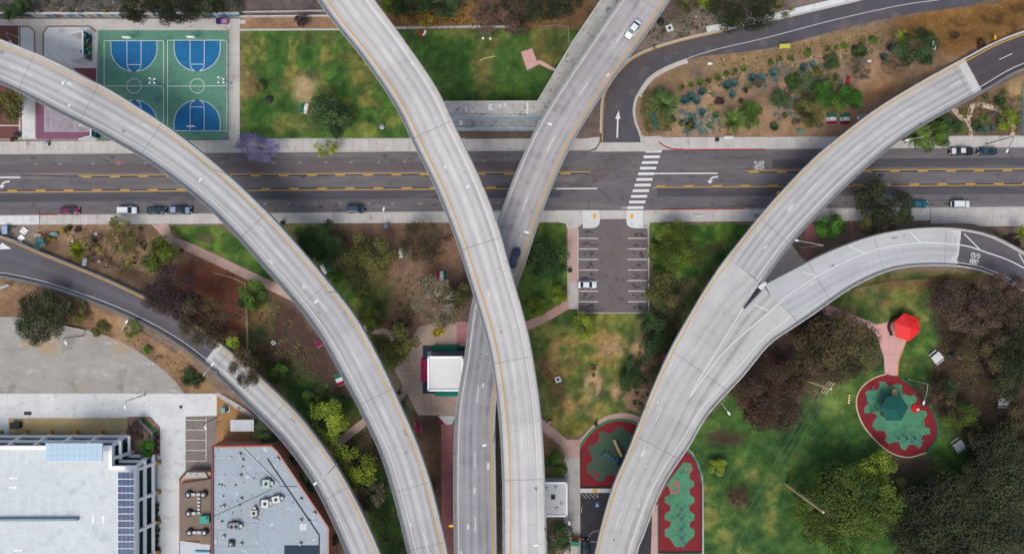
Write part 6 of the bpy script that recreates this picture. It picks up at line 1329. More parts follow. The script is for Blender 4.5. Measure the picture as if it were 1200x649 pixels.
# fences
def fence(pts, label, h=1.6, m=M_steel, step=12, rails=3, mesh=True):
    e = empty('fence', (0,0,0), 0, label, 'fence'); P_ = [tuple(p) for p in dense(pts, step)] if len(pts) > 2 else [(pts[0][0]+(pts[1][0]-pts[0][0])*i/max(1,int(math.dist(*pts)/step)), pts[0][1]+(pts[1][1]-pts[0][1])*i/max(1,int(math.dist(*pts)/step))) for i in range(max(1,int(math.dist(*pts)/step))+1)]
    W_ = [P(x, y, gz(x, y)) for x, y in P_]
    for p in W_: MB().tube([(p.x,p.y,p.z-.2),(p.x,p.y,p.z+h)], .05, 6).build('post', m, e)
    for k in range(rails): zz = h*(.1+.88*k/(rails-1)); MB().tube([(p.x,p.y,p.z+zz) for p in W_], .035, 4).build('rail', m, e)
    return e
fence([(268.8,36),(268.8,163)], 'tall chain-link fence at the right side of the courts', 3.2, M_steel, 13, 5); fence([(633,32.5),(666,32.5),(666.5,55)], 'low grey fence around the lawn corner left of the streaked viaduct', 1.2); fence([(1197,100),(1196,160)], 'teal fence at the right edge beside the garden', 2.2, mat('teal_fence', C(70,160,180)), 8, 6); fence([(1000,339),(1040,331),(1090,328),(1140,331),(1168,343)], 'curved fence above the lawn with the red pavilion', 1.3, mat('fence_green', C(110,130,120)), 10)
fence([(167,388),(185,398),(205,410),(222,422)], 'black rail fence along the ramp foot above the gravel lot', 1.2, M_black, 7); fence([(288,330),(290,370),(291,412)], 'thin pale fence left of the dark soil under the viaduct', 1.0, M_wood, 12); fence([(253,320),(275,326),(289,333)], 'thin pale fence at the mulch corner', .8, M_wood, 10); fence([(405,357),(430,372),(466,384)], 'red and white striped barrier tape fence along the park path', .9, mat('tape_red', C(190,110,90)), 9, 2); fence([(792,352),(775,405),(768,440)], 'rusty rail fence beside the forked viaduct', 1.0, mat('rust_rail', C(140,90,60)), 10, 2); fence([(242,18),(281,15.5)], 'blue-grey fence on top of the mural wall', 1.2, mat('fence_bluegrey', C(140,150,165)), 8, 4)
rp_ = P(776, 417.5, 1.6); e = empty('brick_hut', (rp_.x, rp_.y, 0), R(-28), 'small brick-red roof beside the forked viaduct', 'hut'); MB().box(-1.5,1.5,-1.1,1.1,0,2.0).build('wall', M_concd, e); MB().box(-1.7,1.7,-1.25,1.25,2.0,2.2).build('roof', mat('brick_roof', C(140,76,74)), e)
p = P(1011, 136, 1); e = empty('storage_box', (p.x, p.y, 0), R(20), 'white box at the viaduct edge in the cactus garden', 'box'); MB().box(-.9,.9,-.4,.4,0,.9).build('body', M_gw, e); MB().box(-.95,.95,-.45,.45,.9,1.0).build('lid', M_steel, e)
# draped cart and blanket
p = P(259.5, 25, 1); e = empty('vendor_cart', (p.x, p.y, .02), 0, 'colourful draped cart on the path above the courts', 'cart'); MB().box(-1.4,1.4,-.5,.5,.3,.95).build('body', mat('cart_purple', C(120,70,150), n=((3,.2),)), e); MB().box(-1.3,-.3,-.6,.6,.95,1.1).build('cloth', mat('cart_navy', C(40,50,90)), e); MB().box(.2,1.5,-.55,.45,.95,1.15).build('cloth', mat('cart_pink', C(190,120,160)), e)
for x in (-.9,.9): MB().tube([(x,-.52,.3),(x,-.44,.3)], .3, 10).build('wheel', M_rubber, e)
p = P(495, 38.5, .2); e = empty('picnic_blanket', (p.x, p.y, .01), R(10), 'red picnic blanket with white cushions at the lawn top', 'blanket'); MB().box(-.8,.5,-.6,.5,0,.08).build('cloth', mat('blanket_red', C(190,50,44)), e)
for x, y in ((.2,-.5),(.6,-.2),(.75,.25)): MB().lathe((x,y),[(.28,0),(.32,.15),(.2,.28)],10).build('cushion', M_gw, e)
for k, (x, y, c_) in enumerate(((566,45,(236,236,232)),(574.5,45.5,(236,236,232)),(571,39,(60,56,56)),(577,40,(60,56,56)))): p = P(x, y, .5); e = empty('garden_stool', (p.x, p.y, 0), 0, ('left white', 'right white', 'left dark', 'right dark')[k]+' stool on the lawn beneath the brown tree', 'stool', 'stools on the lawn'); MB().lathe((0,0),[(.3,.38),(.32,.45),(.1,.48)],10).build('seat', mat('stool_%d' % c_[0], C(*c_)), e); MB().lathe((0,0),[(.1,0),(.08,.38)],8).build('leg', M_trim, e)
p = P(566, 69.5, .2); tag(path_strip('plank', [(562,71.5),(568,68.5),(580,66)], .28, .12, mat('plank_yellow', C(200,180,120)), None, False, None, .1), 'pale plank lying on the lawn between two viaducts', 'plank')
# playground kit
def shade(px, py, r, z, label, m, pts=None):
    p = P(px, py, z+.9); e = empty('shade_canopy', (p.x, p.y, 0), 0, label, 'canopy'); k = S*(H-z)/H; ap = Vector((0,0,z+1.2))
    vv = [Vector(((x-px)*k, (py-y)*k, z)) for x, y in pts]; n = len(vv)
    for i in range(n): a, c = vv[i], vv[(i+1)%n]; d = Vector((0,0,-.12)); o = MB().add([a, c, ap, a+d, c+d, ap+d], [(0,1,2),(3,5,4),(0,3,4,1)]).build('canopy_panel', m, e); fixnormals(o.data)
    for i in range(n): a = vv[i]*.82; MB().tube([(a.x,a.y,0),(a.x,a.y,z+.1)], .07, 6).build('post', M_steel, e)
    return e
shade(1048.5, 479.5, 0, 3.6, 'dark green hexagonal shade canopy over the oval playground', mat('shade_green', C(20,88,78), n=((.8,.08),), rnd=.12), z4([(300,270),(345,200),(430,185),(487,265),(440,355),(345,355)]))
pav = shade(1066, 384.5, 0, 3.0, 'bright red hexagonal pavilion roof on the rose plaza', mat('pavilion_red', C(232,44,44), n=((.8,.05),), rnd=.07, rough=.6), z4([(620,145),(755,195),(778,325),(665,430),(535,385),(512,240)], 8.543, 990, 350)); pav['category'] = 'pavilion'; pav.name = 'pavilion'
MB().box(-1.0,-.3,.1,.8,3.55,3.75).build('roof_vent', M_concw, pav)
for i in range(3):
    t = R(110+i*45); MB().obox((math.cos(t)*2.9, math.sin(t)*2.9), (-math.sin(t), math.cos(t)), (math.cos(t), math.sin(t)), 1.1, .3, .1, .5).build('bench', mat('bench_dark', C(70,52,48)), pav)
M_cy2 = mat('cyan_tube', C(40,140,180)); M_mar = mat('play_maroon', C(120,24,50)); M_yel = mat('slide_yellow', C(226,190,130))
e = empty('play_structure', P(1030,482), 0, 'climbing tower with cyan ladders and cream slides under the green canopy', 'play structure'); 
def pz(x, y, z=0): return P(*z4([(x, y)])[0], z)-P(1030,482)
for i in range(5): a = pz(238,290,1.2); c = pz(300,280,1.8); MB().tube([tuple(pz(225+i*17,295-i*2,.1)), tuple(pz(225+i*17,285-i*2,1.9))], .1, 6).build('climb_post', M_mar, e)
MB().box(pz(285,280).x, pz(330,280).x, pz(0,320).y, pz(0,215).y, 1.2, 1.35).build('deck', M_mar, e)
MB().tube([tuple(pz(330,230,1.9)),tuple(pz(375,190,1.6)),tuple(pz(375,150,1.2)),tuple(pz(385,145,.9)),tuple(pz(390,180,.5)),tuple(pz(410,190,.3))], .36, 8).build('slide', M_yel, e); MB().tube([tuple(pz(330,300,1.6)),tuple(pz(315,312,.8)),tuple(pz(300,318,.3))], .38, 8).build('slide', M_yel, e)
for (x0, y0, x1, y1) in ((200,200,205,235),(215,215,240,215),(225,290,235,305),(255,265,275,290),(315,180,335,200),(318,200,338,180),(245,125,235,160)): MB().tube([tuple(pz(x0,y0,1.0)), tuple(pz(x1,y1,1.6))], .12, 6).build('ladder_rail', M_cy2, e); MB().tube([tuple(pz(x1,y1,0)), tuple(pz(x1,y1,1.6))], .08, 6).build('climb_post', M_mar, e)
p = P(1073.5, 478.3, .4); e = empty('spinner', (p.x, p.y, .06), 0, 'red round spinner with a white ball on the oval playground', 'spinner'); MB().lathe((0,0),[(1.05,0),(1.05,.3),(.95,.4),(.55,.3),(.5,.2)],20).build('dish', mat('spinner_red', C(210,30,40)), e); MB().lathe((.3,-.15),[(.2,.3),(.38,.5),(.38,.7),(.2,.9)],14).build('ball', mat('ball_white', C(232,214,200)), e, True)
def swing(x0, y0, x1, y1, label, n=3, m=M_cy2, seatm=M_trim):
    a = P(x0, y0, 2.4); c = P(x1, y1, 2.4); mid = (a+c)/2; e = empty('swing_set', (mid.x, mid.y, .06), 0, label, 'swing'); d = (c-a); l = d.length; d.normalize(); n_ = Vector((-d.y, d.x, 0)); zz = Vector((0,0,1)); a2 = -d*l/2; c2 = d*l/2
    MB().tube([tuple(a2+zz*2.3), tuple(c2+zz*2.3)], .07, 6).build('beam', m, e)
    for k in range(n+1):
        q = a2.lerp(c2, k/n)
        for s_ in (-1, 1): MB().tube([tuple(q+zz*2.3), tuple(q+n_*s_*1.1)], .05, 6).build('leg', m if k in (0, n) else M_trim, e)
    for k in range(n):
        q = a2.lerp(c2, (k+.5)/n); MB().box(q.x-.25, q.x+.25, q.y-.15, q.y+.15, .5, .56).build('seat', seatm, e)
        for s_ in (-.2, .2): MB().tube([tuple(q+d*s_+zz*2.3), tuple(q+d*s_+zz*.56)], .02, 4).build('chain', M_steel, e)
swing(1053.5,515.5,1083,515.5,'swing set along the lower edge of the oval playground'); swing(800.5,596,801,642,'long swing set on the red and green strip playground',4,M_cy2,mat('swing_red', C(190,50,60)))
p0 = P(720,515,1); e = empty('play_structure', (p0.x, p0.y, .06), 0, 'playground slide and cyan climber beside the wide viaduct', 'play structure')
def q8(x, y, z): return tuple(P(*z8([(x, y)])[0], z)-P(720,515,1)+Vector((0,0,1)))
a, c = Vector(q8(543,205,.3)), Vector(q8(605,340,1.7)); MB().tube([tuple(a), tuple(a.lerp(c,.5)), tuple(c)], [.38,.36,.36], 6).build('slide', mat('slide_tan', C(222,186,140)), e)
pts = [q8(x, y, 1.0) for x, y in ((445,340),(470,318),(500,325),(520,350),(545,378),(570,370),(575,345))]; MB().tube(pts, .1, 6).build('climber_rail', M_cy2, e)
for q in pts: MB().lathe((q[0],q[1]),[(.2,.75),(.25,1.0),(.12,1.2)],8).build('climber_knob', M_cy2, e); MB().tube([(q[0],q[1],0),(q[0],q[1],1.0)], .05, 5).build('post', M_trim, e)
o_ = q8(595,370,0); MB().box(o_[0]-.9,o_[0]+.5,o_[1]-.9,o_[1]+.9,1.5,1.65).build('deck', mat('play_navy', C(30,50,90)), e)
for dx, dy in ((-.8,-.8),(.4,-.8),(-.8,.8),(.4,.8)): MB().tube([(o_[0]+dx,o_[1]+dy,0),(o_[0]+dx,o_[1]+dy,2.6)], .07, 6).build('post', M_mar, e)
for k in range(4): p = P(995.6-.25*k, 463+k*2.9, .5); e = empty('yellow_post', (p.x, p.y, 0), 0, ('topmost', 'second', 'third', 'lowest')[k]+' of four small yellow posts left of the oval playground', 'post', 'yellow posts on the lawn'); MB().lathe((0,0),[(.28,0),(.28,.4),(.16,.5)],8).build('post_body', M_cy, e); MB().lathe((0,0),[(.17,.5),(.1,.56)],8).build('cap', M_gw, e)
# basketball hoops
for k, (x, yb, s_) in enumerate(((157.2,48,1),(231,47.5,1),(231,153.5,-1))):
    p = P(x, yb-s_*4.5); e = empty('basketball_hoop', (p.x, p.y, .03), 0, ('hoop at the top end of the left court', 'hoop at the top end of the right court', 'hoop at the bottom end of the right court')[k], 'hoop', 'basketball hoops'); d = -s_
    MB().tube([(0,0,0),(0,0,2.9),(0,d*1.3,3.2)], [.1,.09,.07], 8).build('pole', mat('hoop_blue', C(60,130,170)), e); MB().box(-.9,.9,d*1.35-.06,d*1.35+.06,2.8,3.9).build('backboard', M_gw, e)
    k_ = 14; cy0 = d*1.35+d*.4; rr = .25; MB().tube([(rr*math.cos(2*math.pi*i/k_), cy0+rr*math.sin(2*math.pi*i/k_), 3.05) for i in range(k_+1)], .025, 5, False).build('rim', mat('rim_orange', C(220,90,40)), e)
# small container and bits at the bottom
p = P(673,645,2.4); e = empty('storage_container', (p.x, p.y, .04), R(-8), 'beige storage container by the bottom lot', 'container'); MB().box(-.9,.9,-3.5,2.0,0,2.3).build('body', mat('container_beige', C(190,182,166), n=((.8,.08),)), e); MB().box(-.95,.95,1.2,2.2,2.3,2.5).build('awning', mat('awning_teal', C(60,140,120)), e); MB().box(-1.1,1.4,2.2,2.7,0,.8).build('planter', mat('planter_orange', C(200,140,70)), e)
tr_ = P(15, 500, 1); p = P(17, 498.5, 1.2); e = empty('dumpster', (p.x, p.y, .06), 0, 'dark green dumpster on the dry grass strip', 'dumpster'); MB().box(-1.1,1.1,-.7,.7,.1,1.1).build('body', mat('dumpster_green', C(36,72,60)), e); MB().box(-1.15,1.15,-.75,.75,1.1,1.2).build('lid', M_trim, e)
# ------------------------------------------------------------------ vegetation
def leafmat(name, c1, c2, var=.16, hue=.012):
    """leaf colours run between c1 and c2 leaf by leaf (attribute), each plant a little different"""
    m = bpy.data.materials.new(name); m.use_nodes = True; N = m.node_tree.nodes; L = m.node_tree.links; b = N['Principled BSDF']; b.inputs['Roughness'].default_value = .75; b.inputs['Specular IOR Level'].default_value = .2
    a = N.new('ShaderNodeAttribute'); a.attribute_name = 'Col'; mx = N.new('ShaderNodeMix'); mx.data_type = 'RGBA'; L.new(a.outputs['Fac'], mx.inputs['Factor']); mx.inputs['A'].default_value = c1; mx.inputs['B'].default_value = c2
    oi = N.new('ShaderNodeObjectInfo'); mr = N.new('ShaderNodeMapRange'); mr.inputs['To Min'].default_value = 1-var; mr.inputs['To Max'].default_value = 1+var; L.new(oi.outputs['Random'], mr.inputs['Value'])
    v = N.new('ShaderNodeVectorMath'); v.operation = 'SCALE'; L.new(mx.outputs['Result'], v.inputs[0]); L.new(mr.outputs[0], v.inputs['Scale'])
    L.new(v.outputs[0], b.inputs['Base Color'])
    try: b.inputs['Subsurface Weight'].default_value = 0
    except Exception: pass
    return m
def crown_mesh(seed, n, size, lobes, fill=.25, flat=.75, spread=.62, lr=(.30,.48), jit=.55, long=1.5):
    rs = np.random.RandomState(seed); C_ = []; Rr = []
    for i in range(lobes):
        a = rs.rand()*2*math.pi; r = spread*math.sqrt(rs.rand()); el = rs.rand(); C_.append((r*math.cos(a), r*math.sin(a), (el*.7-.25)*flat*(1-r*.4))); Rr.append(rs.uniform(*lr))
    C_ = np.array(C_); Rr = np.array(Rr); w = Rr**2; w /= w.sum(); li = rs.choice(lobes, n, p=w)
    d = rs.normal(size=(n,3)); d[:,2] = d[:,2]*.9+.25; d /= np.linalg.norm(d, axis=1)[:,None]
    rad = np.where(rs.rand(n) < fill, rs.uniform(.2,.85,n), rs.uniform(.80,1.12,n)); cl = rs.normal(size=(n,3))*.035
    pos = C_[li]+d*(Rr[li]*rad)[:,None]*np.array([1,1,flat])+cl
    nrm = d*.6+rs.normal(size=(n,3))*jit; nrm[:,2] += .55; nrm /= np.linalg.norm(nrm, axis=1)[:,None]
    t = np.cross(nrm, rs.normal(size=(n,3))); t /= np.linalg.norm(t, axis=1)[:,None]; b2 = np.cross(nrm, t)
    s1 = size*rs.uniform(.6,1.35,n); s2 = s1/long
    v = np.stack([pos-t*s1[:,None]*.5, pos+b2*s2[:,None]*.5-t*s1[:,None]*.05, pos+t*s1[:,None]*.5, pos-b2*s2[:,None]*.5+t*s1[:,None]*.08], 1).reshape(-1,3)
    me = bpy.data.meshes.new('foliage'); me.vertices.add(4*n); me.vertices.foreach_set('co', v.astype(np.float32).ravel()); me.loops.add(4*n); me.loops.foreach_set('vertex_index', np.arange(4*n, dtype=np.int32))
    me.polygons.add(n); me.polygons.foreach_set('loop_start', (np.arange(n)*4).astype(np.int32)); me.polygons.foreach_set('loop_total', np.full(n, 4, dtype=np.int32)); me.update(calc_edges=True)
    lobe_tone = rs.rand(lobes); tone = np.clip(lobe_tone[li]*.85+rs.rand(n)*.45-.15, 0, 1); at = me.color_attributes.new('Col', 'FLOAT_COLOR', 'POINT'); cc = np.repeat(tone, 4); at.data.foreach_set('color', np.stack([cc, cc, cc, np.ones_like(cc)], 1).astype(np.float32).ravel())
    me.materials.append(None); return me
M_bark = mat('bark', C(92,76,64), n=((3,.15),)); M_barkp = mat('pale_bark', C(168,158,148), n=((3,.12),))
def limbs_mesh(seed, h0, k, reach=.8, r0=.05, sub=2, up=.35, wob=.3):
    """trunk from z=-h0 to 0 and limbs reaching into the unit crown"""
    rr = random.Random(seed); b = MB(); b.tube([(0,0,-h0),(rr.uniform(-.03,.03),rr.uniform(-.03,.03),-h0*.5),(0,0,-.1)], [r0*1.35,r0*1.05,r0*.85], 8)
    for i in range(k):
        a = 2*math.pi*(i+rr.uniform(-wob,wob))/k; L_ = reach*rr.uniform(1-wob,1.1); z1 = up*rr.uniform(.1,1.1); p1 = Vector((math.cos(a)*L_*.45, math.sin(a)*L_*.45, -.1+z1*.6)); w_ = rr.uniform(-wob, wob)*1.4; p2 = Vector((math.cos(a+w_)*L_, math.sin(a+w_)*L_, z1))
        b.tube([(0,0,-.2), tuple(p1), tuple(p2)], [r0*.6, r0*.38, r0*.12], 5)
        for j in range(sub):
            a2 = a+rr.uniform(-.9,.9); q = p1.lerp(p2, rr.uniform(.2,.8)); e = q+Vector((math.cos(a2)*.35, math.sin(a2)*.35, rr.uniform(.0,.25)))*rr.uniform(.6,1.2); b.tube([tuple(q), tuple(q.lerp(e,.5)+Vector((0,0,.04))), tuple(e)], [r0*.26,r0*.17,r0*.06], 4)
    return b.mesh('limbs', M_bark)
CRL = [crown_mesh(100+i, 15000, .047, 46, lr=(.13,.27), spread=.86, fill=.2) for i in range(4)]      # wide crowns
CRM = [crown_mesh(200+i, 5200, .078, 22, lr=(.17,.33), spread=.78, fill=.2) for i in range(5)]      # middling crowns
CRS = [crown_mesh(300+i, 800, .17, 9, lr=(.24,.48), spread=.60) for i in range(4)]         # shrubs
CRT = [crown_mesh(400+i, 3000, .070, 22, lr=(.10,.24), spread=.88, fill=.3) for i in range(3)]   # thin, half bare crowns
CRX = [crown_mesh(450+i, 7000, .048, 40, lr=(.10,.24), spread=.90, fill=.3) for i in range(3)]   # wide and loose crowns
LMB = [limbs_mesh(500+i, 1.2, 6) for i in range(3)]; LMX = [limbs_mesh(520+i, 1.2, 7, .92, .024, 14, .55, .75) for i in range(3)]
LM = {'dark': leafmat('leaf_dark', C(22,30,18), C(84,90,58)), 'darkg': leafmat('leaf_dark_green', C(18,36,20), C(84,112,62)), 'brown': leafmat('leaf_brown', C(38,30,26), C(122,100,84)), 'olive': leafmat('leaf_olive', C(40,46,22), C(132,130,70)), 'green': leafmat('leaf_green', C(30,54,18), C(112,146,56)), 'bright': leafmat('leaf_bright', C(54,80,14), C(166,184,62)), 'lime': leafmat('leaf_lime', C(110,132,30), C(190,196,84)), 'vivid': leafmat('leaf_vivid', C(20,56,16), C(98,156,54)), 'pale': leafmat('leaf_pale', C(70,70,52), C(132,126,100)), 'purple': leafmat('leaf_purple', C(74,70,112), C(142,136,178)), 'plum': leafmat('leaf_plum', C(42,32,34), C(96,76,74)), 'blue': leafmat('leaf_blue', C(34,76,84), C(96,146,146)), 'rust': leafmat('leaf_rust', C(50,36,30), C(108,82,66)), 'yell': leafmat('leaf_yellow', C(130,118,30), C(200,176,70)), 'euc': leafmat('leaf_eucalyptus', C(34,30,22), C(110,96,62)), 'leafg': leafmat('leaf_deep_green', C(14,26,8), C(118,138,46)), 'moss': leafmat('leaf_moss', C(24,42,12), C(104,124,46)), 'night': leafmat('leaf_night', C(20,25,15), C(72,78,48))}  # dark and bright ends widened to paint highlights and shade into the leaves
TN = [0]
def tree(px, py, r, kind, label, h=8.0, ry=None, form=None, bare=False, group='park trees', name='tree', bark=None):
    TN[0] += 1; rr = random.Random(1000+TN[0]); g = gz(px, py); zc = g+h*.66; p = P(px, py, zc); k = S*(H-zc)/H; rx = r*k; ry_ = (ry or r)*k
    e = empty(name, (p.x, p.y, g), rr.uniform(0, 6.28) if ry is None else 0, label, 'tree', group)
    pool = form or (CRL if rx > 5.2 else CRM if rx > 1.9 else CRS); me = rr.choice(pool)
    def put(nm, mesh, m, s_, z):
        o = link(nm, mesh, e); o.location = (0, 0, z); o.scale = s_
        if m: o.material_slots[0].link = 'OBJECT'; o.material_slots[0].material = m
        return o
    sz = min(h*.42, max(rx, ry_)*.95); f = 1.12
    put('crown', me, LM[kind], (rx*f, ry_*f, sz*1.1), h*.66)
    hz = h*.66; lm = rr.choice(LMX if bare else LMB); t = put('trunk', lm, bark, (rx*(1.0 if bare else .8), ry_*(1.0 if bare else .8), hz/1.2), hz*1.0-.05)
    return e
def shrub(px, py, r, kind, label, group='garden shrubs', h=None, name='shrub', ry=None):
    TN[0] += 1; rr = random.Random(3000+TN[0]); g = gz(px, py); h = h or r*S*1.1; p = P(px, py, g+h*.5); me = rr.choice(CRS if r < 9 else CRM); o = link(name, me); o.location = (p.x, p.y, g+h*.42); rx = r*S*1.05
    o.scale = (rx, (ry or r)*S*1.05, h*.75); o.rotation_euler = (0,0,rr.uniform(0,6.28)) if ry is None else (0,0,0); o.material_slots[0].link = 'OBJECT'; o.material_slots[0].material = LM[kind]; tag(o, label, 'shrub', group); return o
# palms
def frond_mesh(n=9, fan=False):
    b = MB()
    pts = [Vector((t, 0, .26*math.sin(t*2.2)-.30*t*t)) for t in [i/n for i in range(n+1)]]
    b.tube([tuple(p) for p in pts], [.02-.015*i/n for i in range(n+1)], 4)
    for i in range(1, n+1):
        for q in (0, .5):
            p = pts[i-1].lerp(pts[i], q); w = .26*math.sin(math.pi*(.18+.78*(i-1+q)/n))
            for s_ in (-1, 1): b.add([tuple(p), tuple(p+Vector((.09,s_*w*.5,.05))), tuple(p+Vector((.24,s_*w,-.06))), tuple(p+Vector((.01,s_*w*.45,.0)))], [(0,1,2,3)])
    return b.mesh('frond')
FR = frond_mesh(); FR.materials.append(None)
def palm(px, py, r, m, label, h=6.0, n=32):
    TN[0] += 1; rr = random.Random(5000+TN[0]); g = gz(px, py); p = P(px, py, g+h); e = empty('palm_tree', (p.x, p.y, g), rr.uniform(0,6), label, 'palm', 'palms'); rx = r*S*(H-h)/H
    MB().tube([(0,0,-.2),(.05,0,h*.5),(0,0,h)], [.32,.24,.22], 8).build('trunk', M_bark, e)
    for i in range(n):
        a = 2*math.pi*i/n*1.0+rr.uniform(-.15,.15); o = link('frond', FR, e); o.location = (0,0,h-.1); s_ = rx*rr.uniform(.85,1.08)*(1.0 if i % 2 else .8); o.scale = (s_, s_, s_); o.rotation_euler = (0, -rr.uniform(.0,.35)-(0 if i % 2 else .45), a); o.material_slots[0].link = 'OBJECT'; o.material_slots[0].material = m
M_palm = mat('palm_green', C(126,154,76), rnd=.35); M_palmg = mat('palm_grey_green', C(116,146,84), rnd=.35); M_palml = mat('palm_lime', C(150,164,48), rnd=.25)
palm(780,122.5,18,M_palmg,'largest fan palm beside the side road junction'); palm(859,142.5,16,M_palm,'fan palm left of the round green tree in the cactus garden',5); palm(1058,46.5,11,M_palml,'small lime palm overlapping the dark round tree',6,18); palm(92.5,292.5,12.5,M_palml,'lime fan palm in the street garden at the left',4); palm(1074,158,17,M_palm,'palm peeking out under the right viaduct',6); palm(1197,274,10,M_palml,'small palm at the right edge beside the ramp',4,16); palm(152,308,6,M_palml,'small lime palm left of the round green tree',2.5,14)
# agaves and yuccas
def agave_mesh(seed, n=26):
    rr = random.Random(seed); b = MB()
    for i in range(n):
        a = i*2.399; el = .25+.95*(i/n); d = Vector((math.cos(a)*math.cos(el), math.sin(a)*math.cos(el), math.sin(el))); s_ = Vector((-math.sin(a), math.cos(a), 0))*.10; L_ = rr.uniform(.8,1.05); b.add([tuple(-s_*.6), tuple(s_*.6), tuple(d*L_*.5+s_), tuple(d*L_), tuple(d*L_*.5-s_)], [(0,1,2,3,4)])
    me = b.mesh('agave'); me.materials.append(None); return me
AG = [agave_mesh(i) for i in range(3)]
M_ag = {'b': mat('agave_blue', C(66,104,104), rnd=.35), 'g': mat('agave_green', C(88,140,84), rnd=.3), 'y': mat('yucca_yellow', C(150,140,40), rnd=.3)}
def agave(px, py, r, c_, label, group='agaves'):
    TN[0] += 1; rr = random.Random(7000+TN[0]); g = gz(px, py); p = P(px, py, g+.4); o = link('agave', rr.choice(AG)); o.location = (p.x, p.y, g+.02); s_ = r*S*1.5; o.scale = (s_, s_, s_*.9); o.rotation_euler = (0,0,rr.uniform(0,6)); o.material_slots[0].link = 'OBJECT'; o.material_slots[0].material = M_ag[c_]; tag(o, label, 'agave', group)

# --- trees, one by one
T = tree
T(164,4,22,'night','left dark tree above the mural wall',10); T(204,6,27,'night','middle dark tree above the mural wall, the widest',11,22); T(240,3,18,'dark','right dark tree above the mural wall',10)
T(8,122,20,'olive','olive tree at the left edge below the viaduct',8)
T(302,172.5,24,'purple','purple jacaranda overhanging the upper pavement',6.5,18,CRX); T(381,175,15,'lime','small lime street tree on the upper pavement',5,12,CRT)
T(386,133,24,'darkg','round dark tree alone on the upper lawn',7.5); T(303,101,8,'olive','tiny olive tree on the upper lawn edge',3)
T(353,24,9,'plum','small dark plum tree at the white wall',4); T(460,4,13,'bright','bright green treetop at the pale viaduct top',6); T(483,4,17,'darkg','dark green tree right of the bright treetop',7); T(516,2,20,'darkg','dark green tree at the top edge between viaducts',7); T(500,26,9,'yell','small yellow tree at the lawn top',4,None,CRT)
T(585,14,32,'brown','wide brown half-bare tree above the lawn',10,28,CRX,True); T(633,6,30,'dark','dark tree at the top left of the streaked viaduct',10,18); T(668,0,18,'dark','small dark tree touching the streaked viaduct at the top',9); T(607,33,14,'brown','small brown tree at the lawn edge',6,10,CRT,True)
T(868,8,38,'night','large dark tree above the side road',12,28); T(832,-2,16,'bright','bright green treetop left of the large dark tree',8,12); T(912,9,17,'olive','thin olive tree right of the large dark tree',8,14,CRT); T(808,2,14,'olive','olive tree between viaduct and dark tree at the top',7)
T(880,136,15,'green','round green tree right of the second fan palm',5); T(1073,57,23,'darkg','round dark green tree in the upper right garden',8); T(968.5,112,15,'vivid','left one of two vivid green trees in the cactus garden',5); T(993,116.5,16,'vivid','right one of two vivid green trees in the cactus garden',5); T(949,131,17,'olive','olive tree left of the flag tables',5,None,CRM); T(914,117.5,11,'darkg','dark bush-like tree in the middle of the cactus garden',4); T(1008,81,13,'pale','pale grey sparse tree above the vivid green pair',4,None,CRT)
T(1190,98,14,'olive','olive tree at the right edge below the asphalt ramp',5) if False else None
T(1093,160,20,'green','green tree on the pavement right of the viaduct',6,18); T(1181,141,12,'bright','bright green round tree in the right garden',4); T(1112,146,14,'darkg','dark shrubby tree in the right garden beside the viaduct',4)
T(973,264.5,15.5,'vivid','vivid round tree between the two right ramps',6); T(1024,240,23,'dark','left half of the big dark tree pair over the lower pavement',10,30); T(1051,247,18,'dark','right half of the big dark tree pair, beside the teal car',10,22); T(1022,262,14,'olive','olive tree tucked under the big dark pair',8)
T(143,277,19,'olive','olive half-bare tree in the street garden',5,22,CRT,True); T(186,298,21,'leafg','round green tree beside the tan path',6.5); T(45.5,284.5,8.5,'blue','dark blue-green round shrub tree at the ramp corner',2.5)
T(198,341,30,'plum','dark plum tree overhanging the asphalt ramp',9,29); T(246,378,33,'euc','dark brown eucalyptus overhanging the ramp bend',10,30,CRX,True); T(222,362,18,'plum','small plum tree between the two dark ramp trees',8); T(287,430,18,'euc','thin brown tree leaning over the concrete ramp',9,24,CRT,True)
T(44,374,27,'dark','dark tree above the gravel lot',9,30); T(64,366,22,'dark','second dark tree behind the one above the gravel lot',9); T(94,370,10,'olive','small olive tree right of the dark pair',4); T(117,385,10,'olive','low olive tree on the dirt slope',3); T(273,402,9,'bright','small bright tree at the ramp concrete edge',6); T(225.5,444,13,'darkg','round dark tree at the corner of the gravel lot',5); T(173,409,6,'vivid','tiny vivid tree on the dirt slope',2.5); T(155,385,11,'green','green tree beside the slope lamp',4,None,CRT); T(296,346,17,'green','green tree left of the viaduct at the pale fence',6); T(93,355,7,'olive','tiny olive tree below the asphalt ramp',2.5)
T(374,285,26,'darkg','dark green tree right of the left viaduct',8); T(419,296,19,'olive','left one of the olive pair between the viaducts',7,22); T(445,302,22,'olive','right one of the olive pair, beside a flag table',7,22); T(498,285,28,'euc','wide dull tree left of the pale viaduct',8,25,CRX); T(395,322,10,'green','small green tree right of the table by the viaduct',4)
T(512,354,29,'pale','bare grey tree beside the pale viaduct',9,30,CRT,True,bark=M_barkp); T(535,345,16,'olive','olive tree close to the pale viaduct',7); T(466,404,25,'olive','olive tree at the plaza entrance',8,22); T(436,374,13,'bright','bright green tree along the park path',5); T(514,386,9,'yell','small yellow tree in a round plaza planter',4); T(470,375,12,'euc','brown tree behind the plaza entrance tree',6,None,CRT)
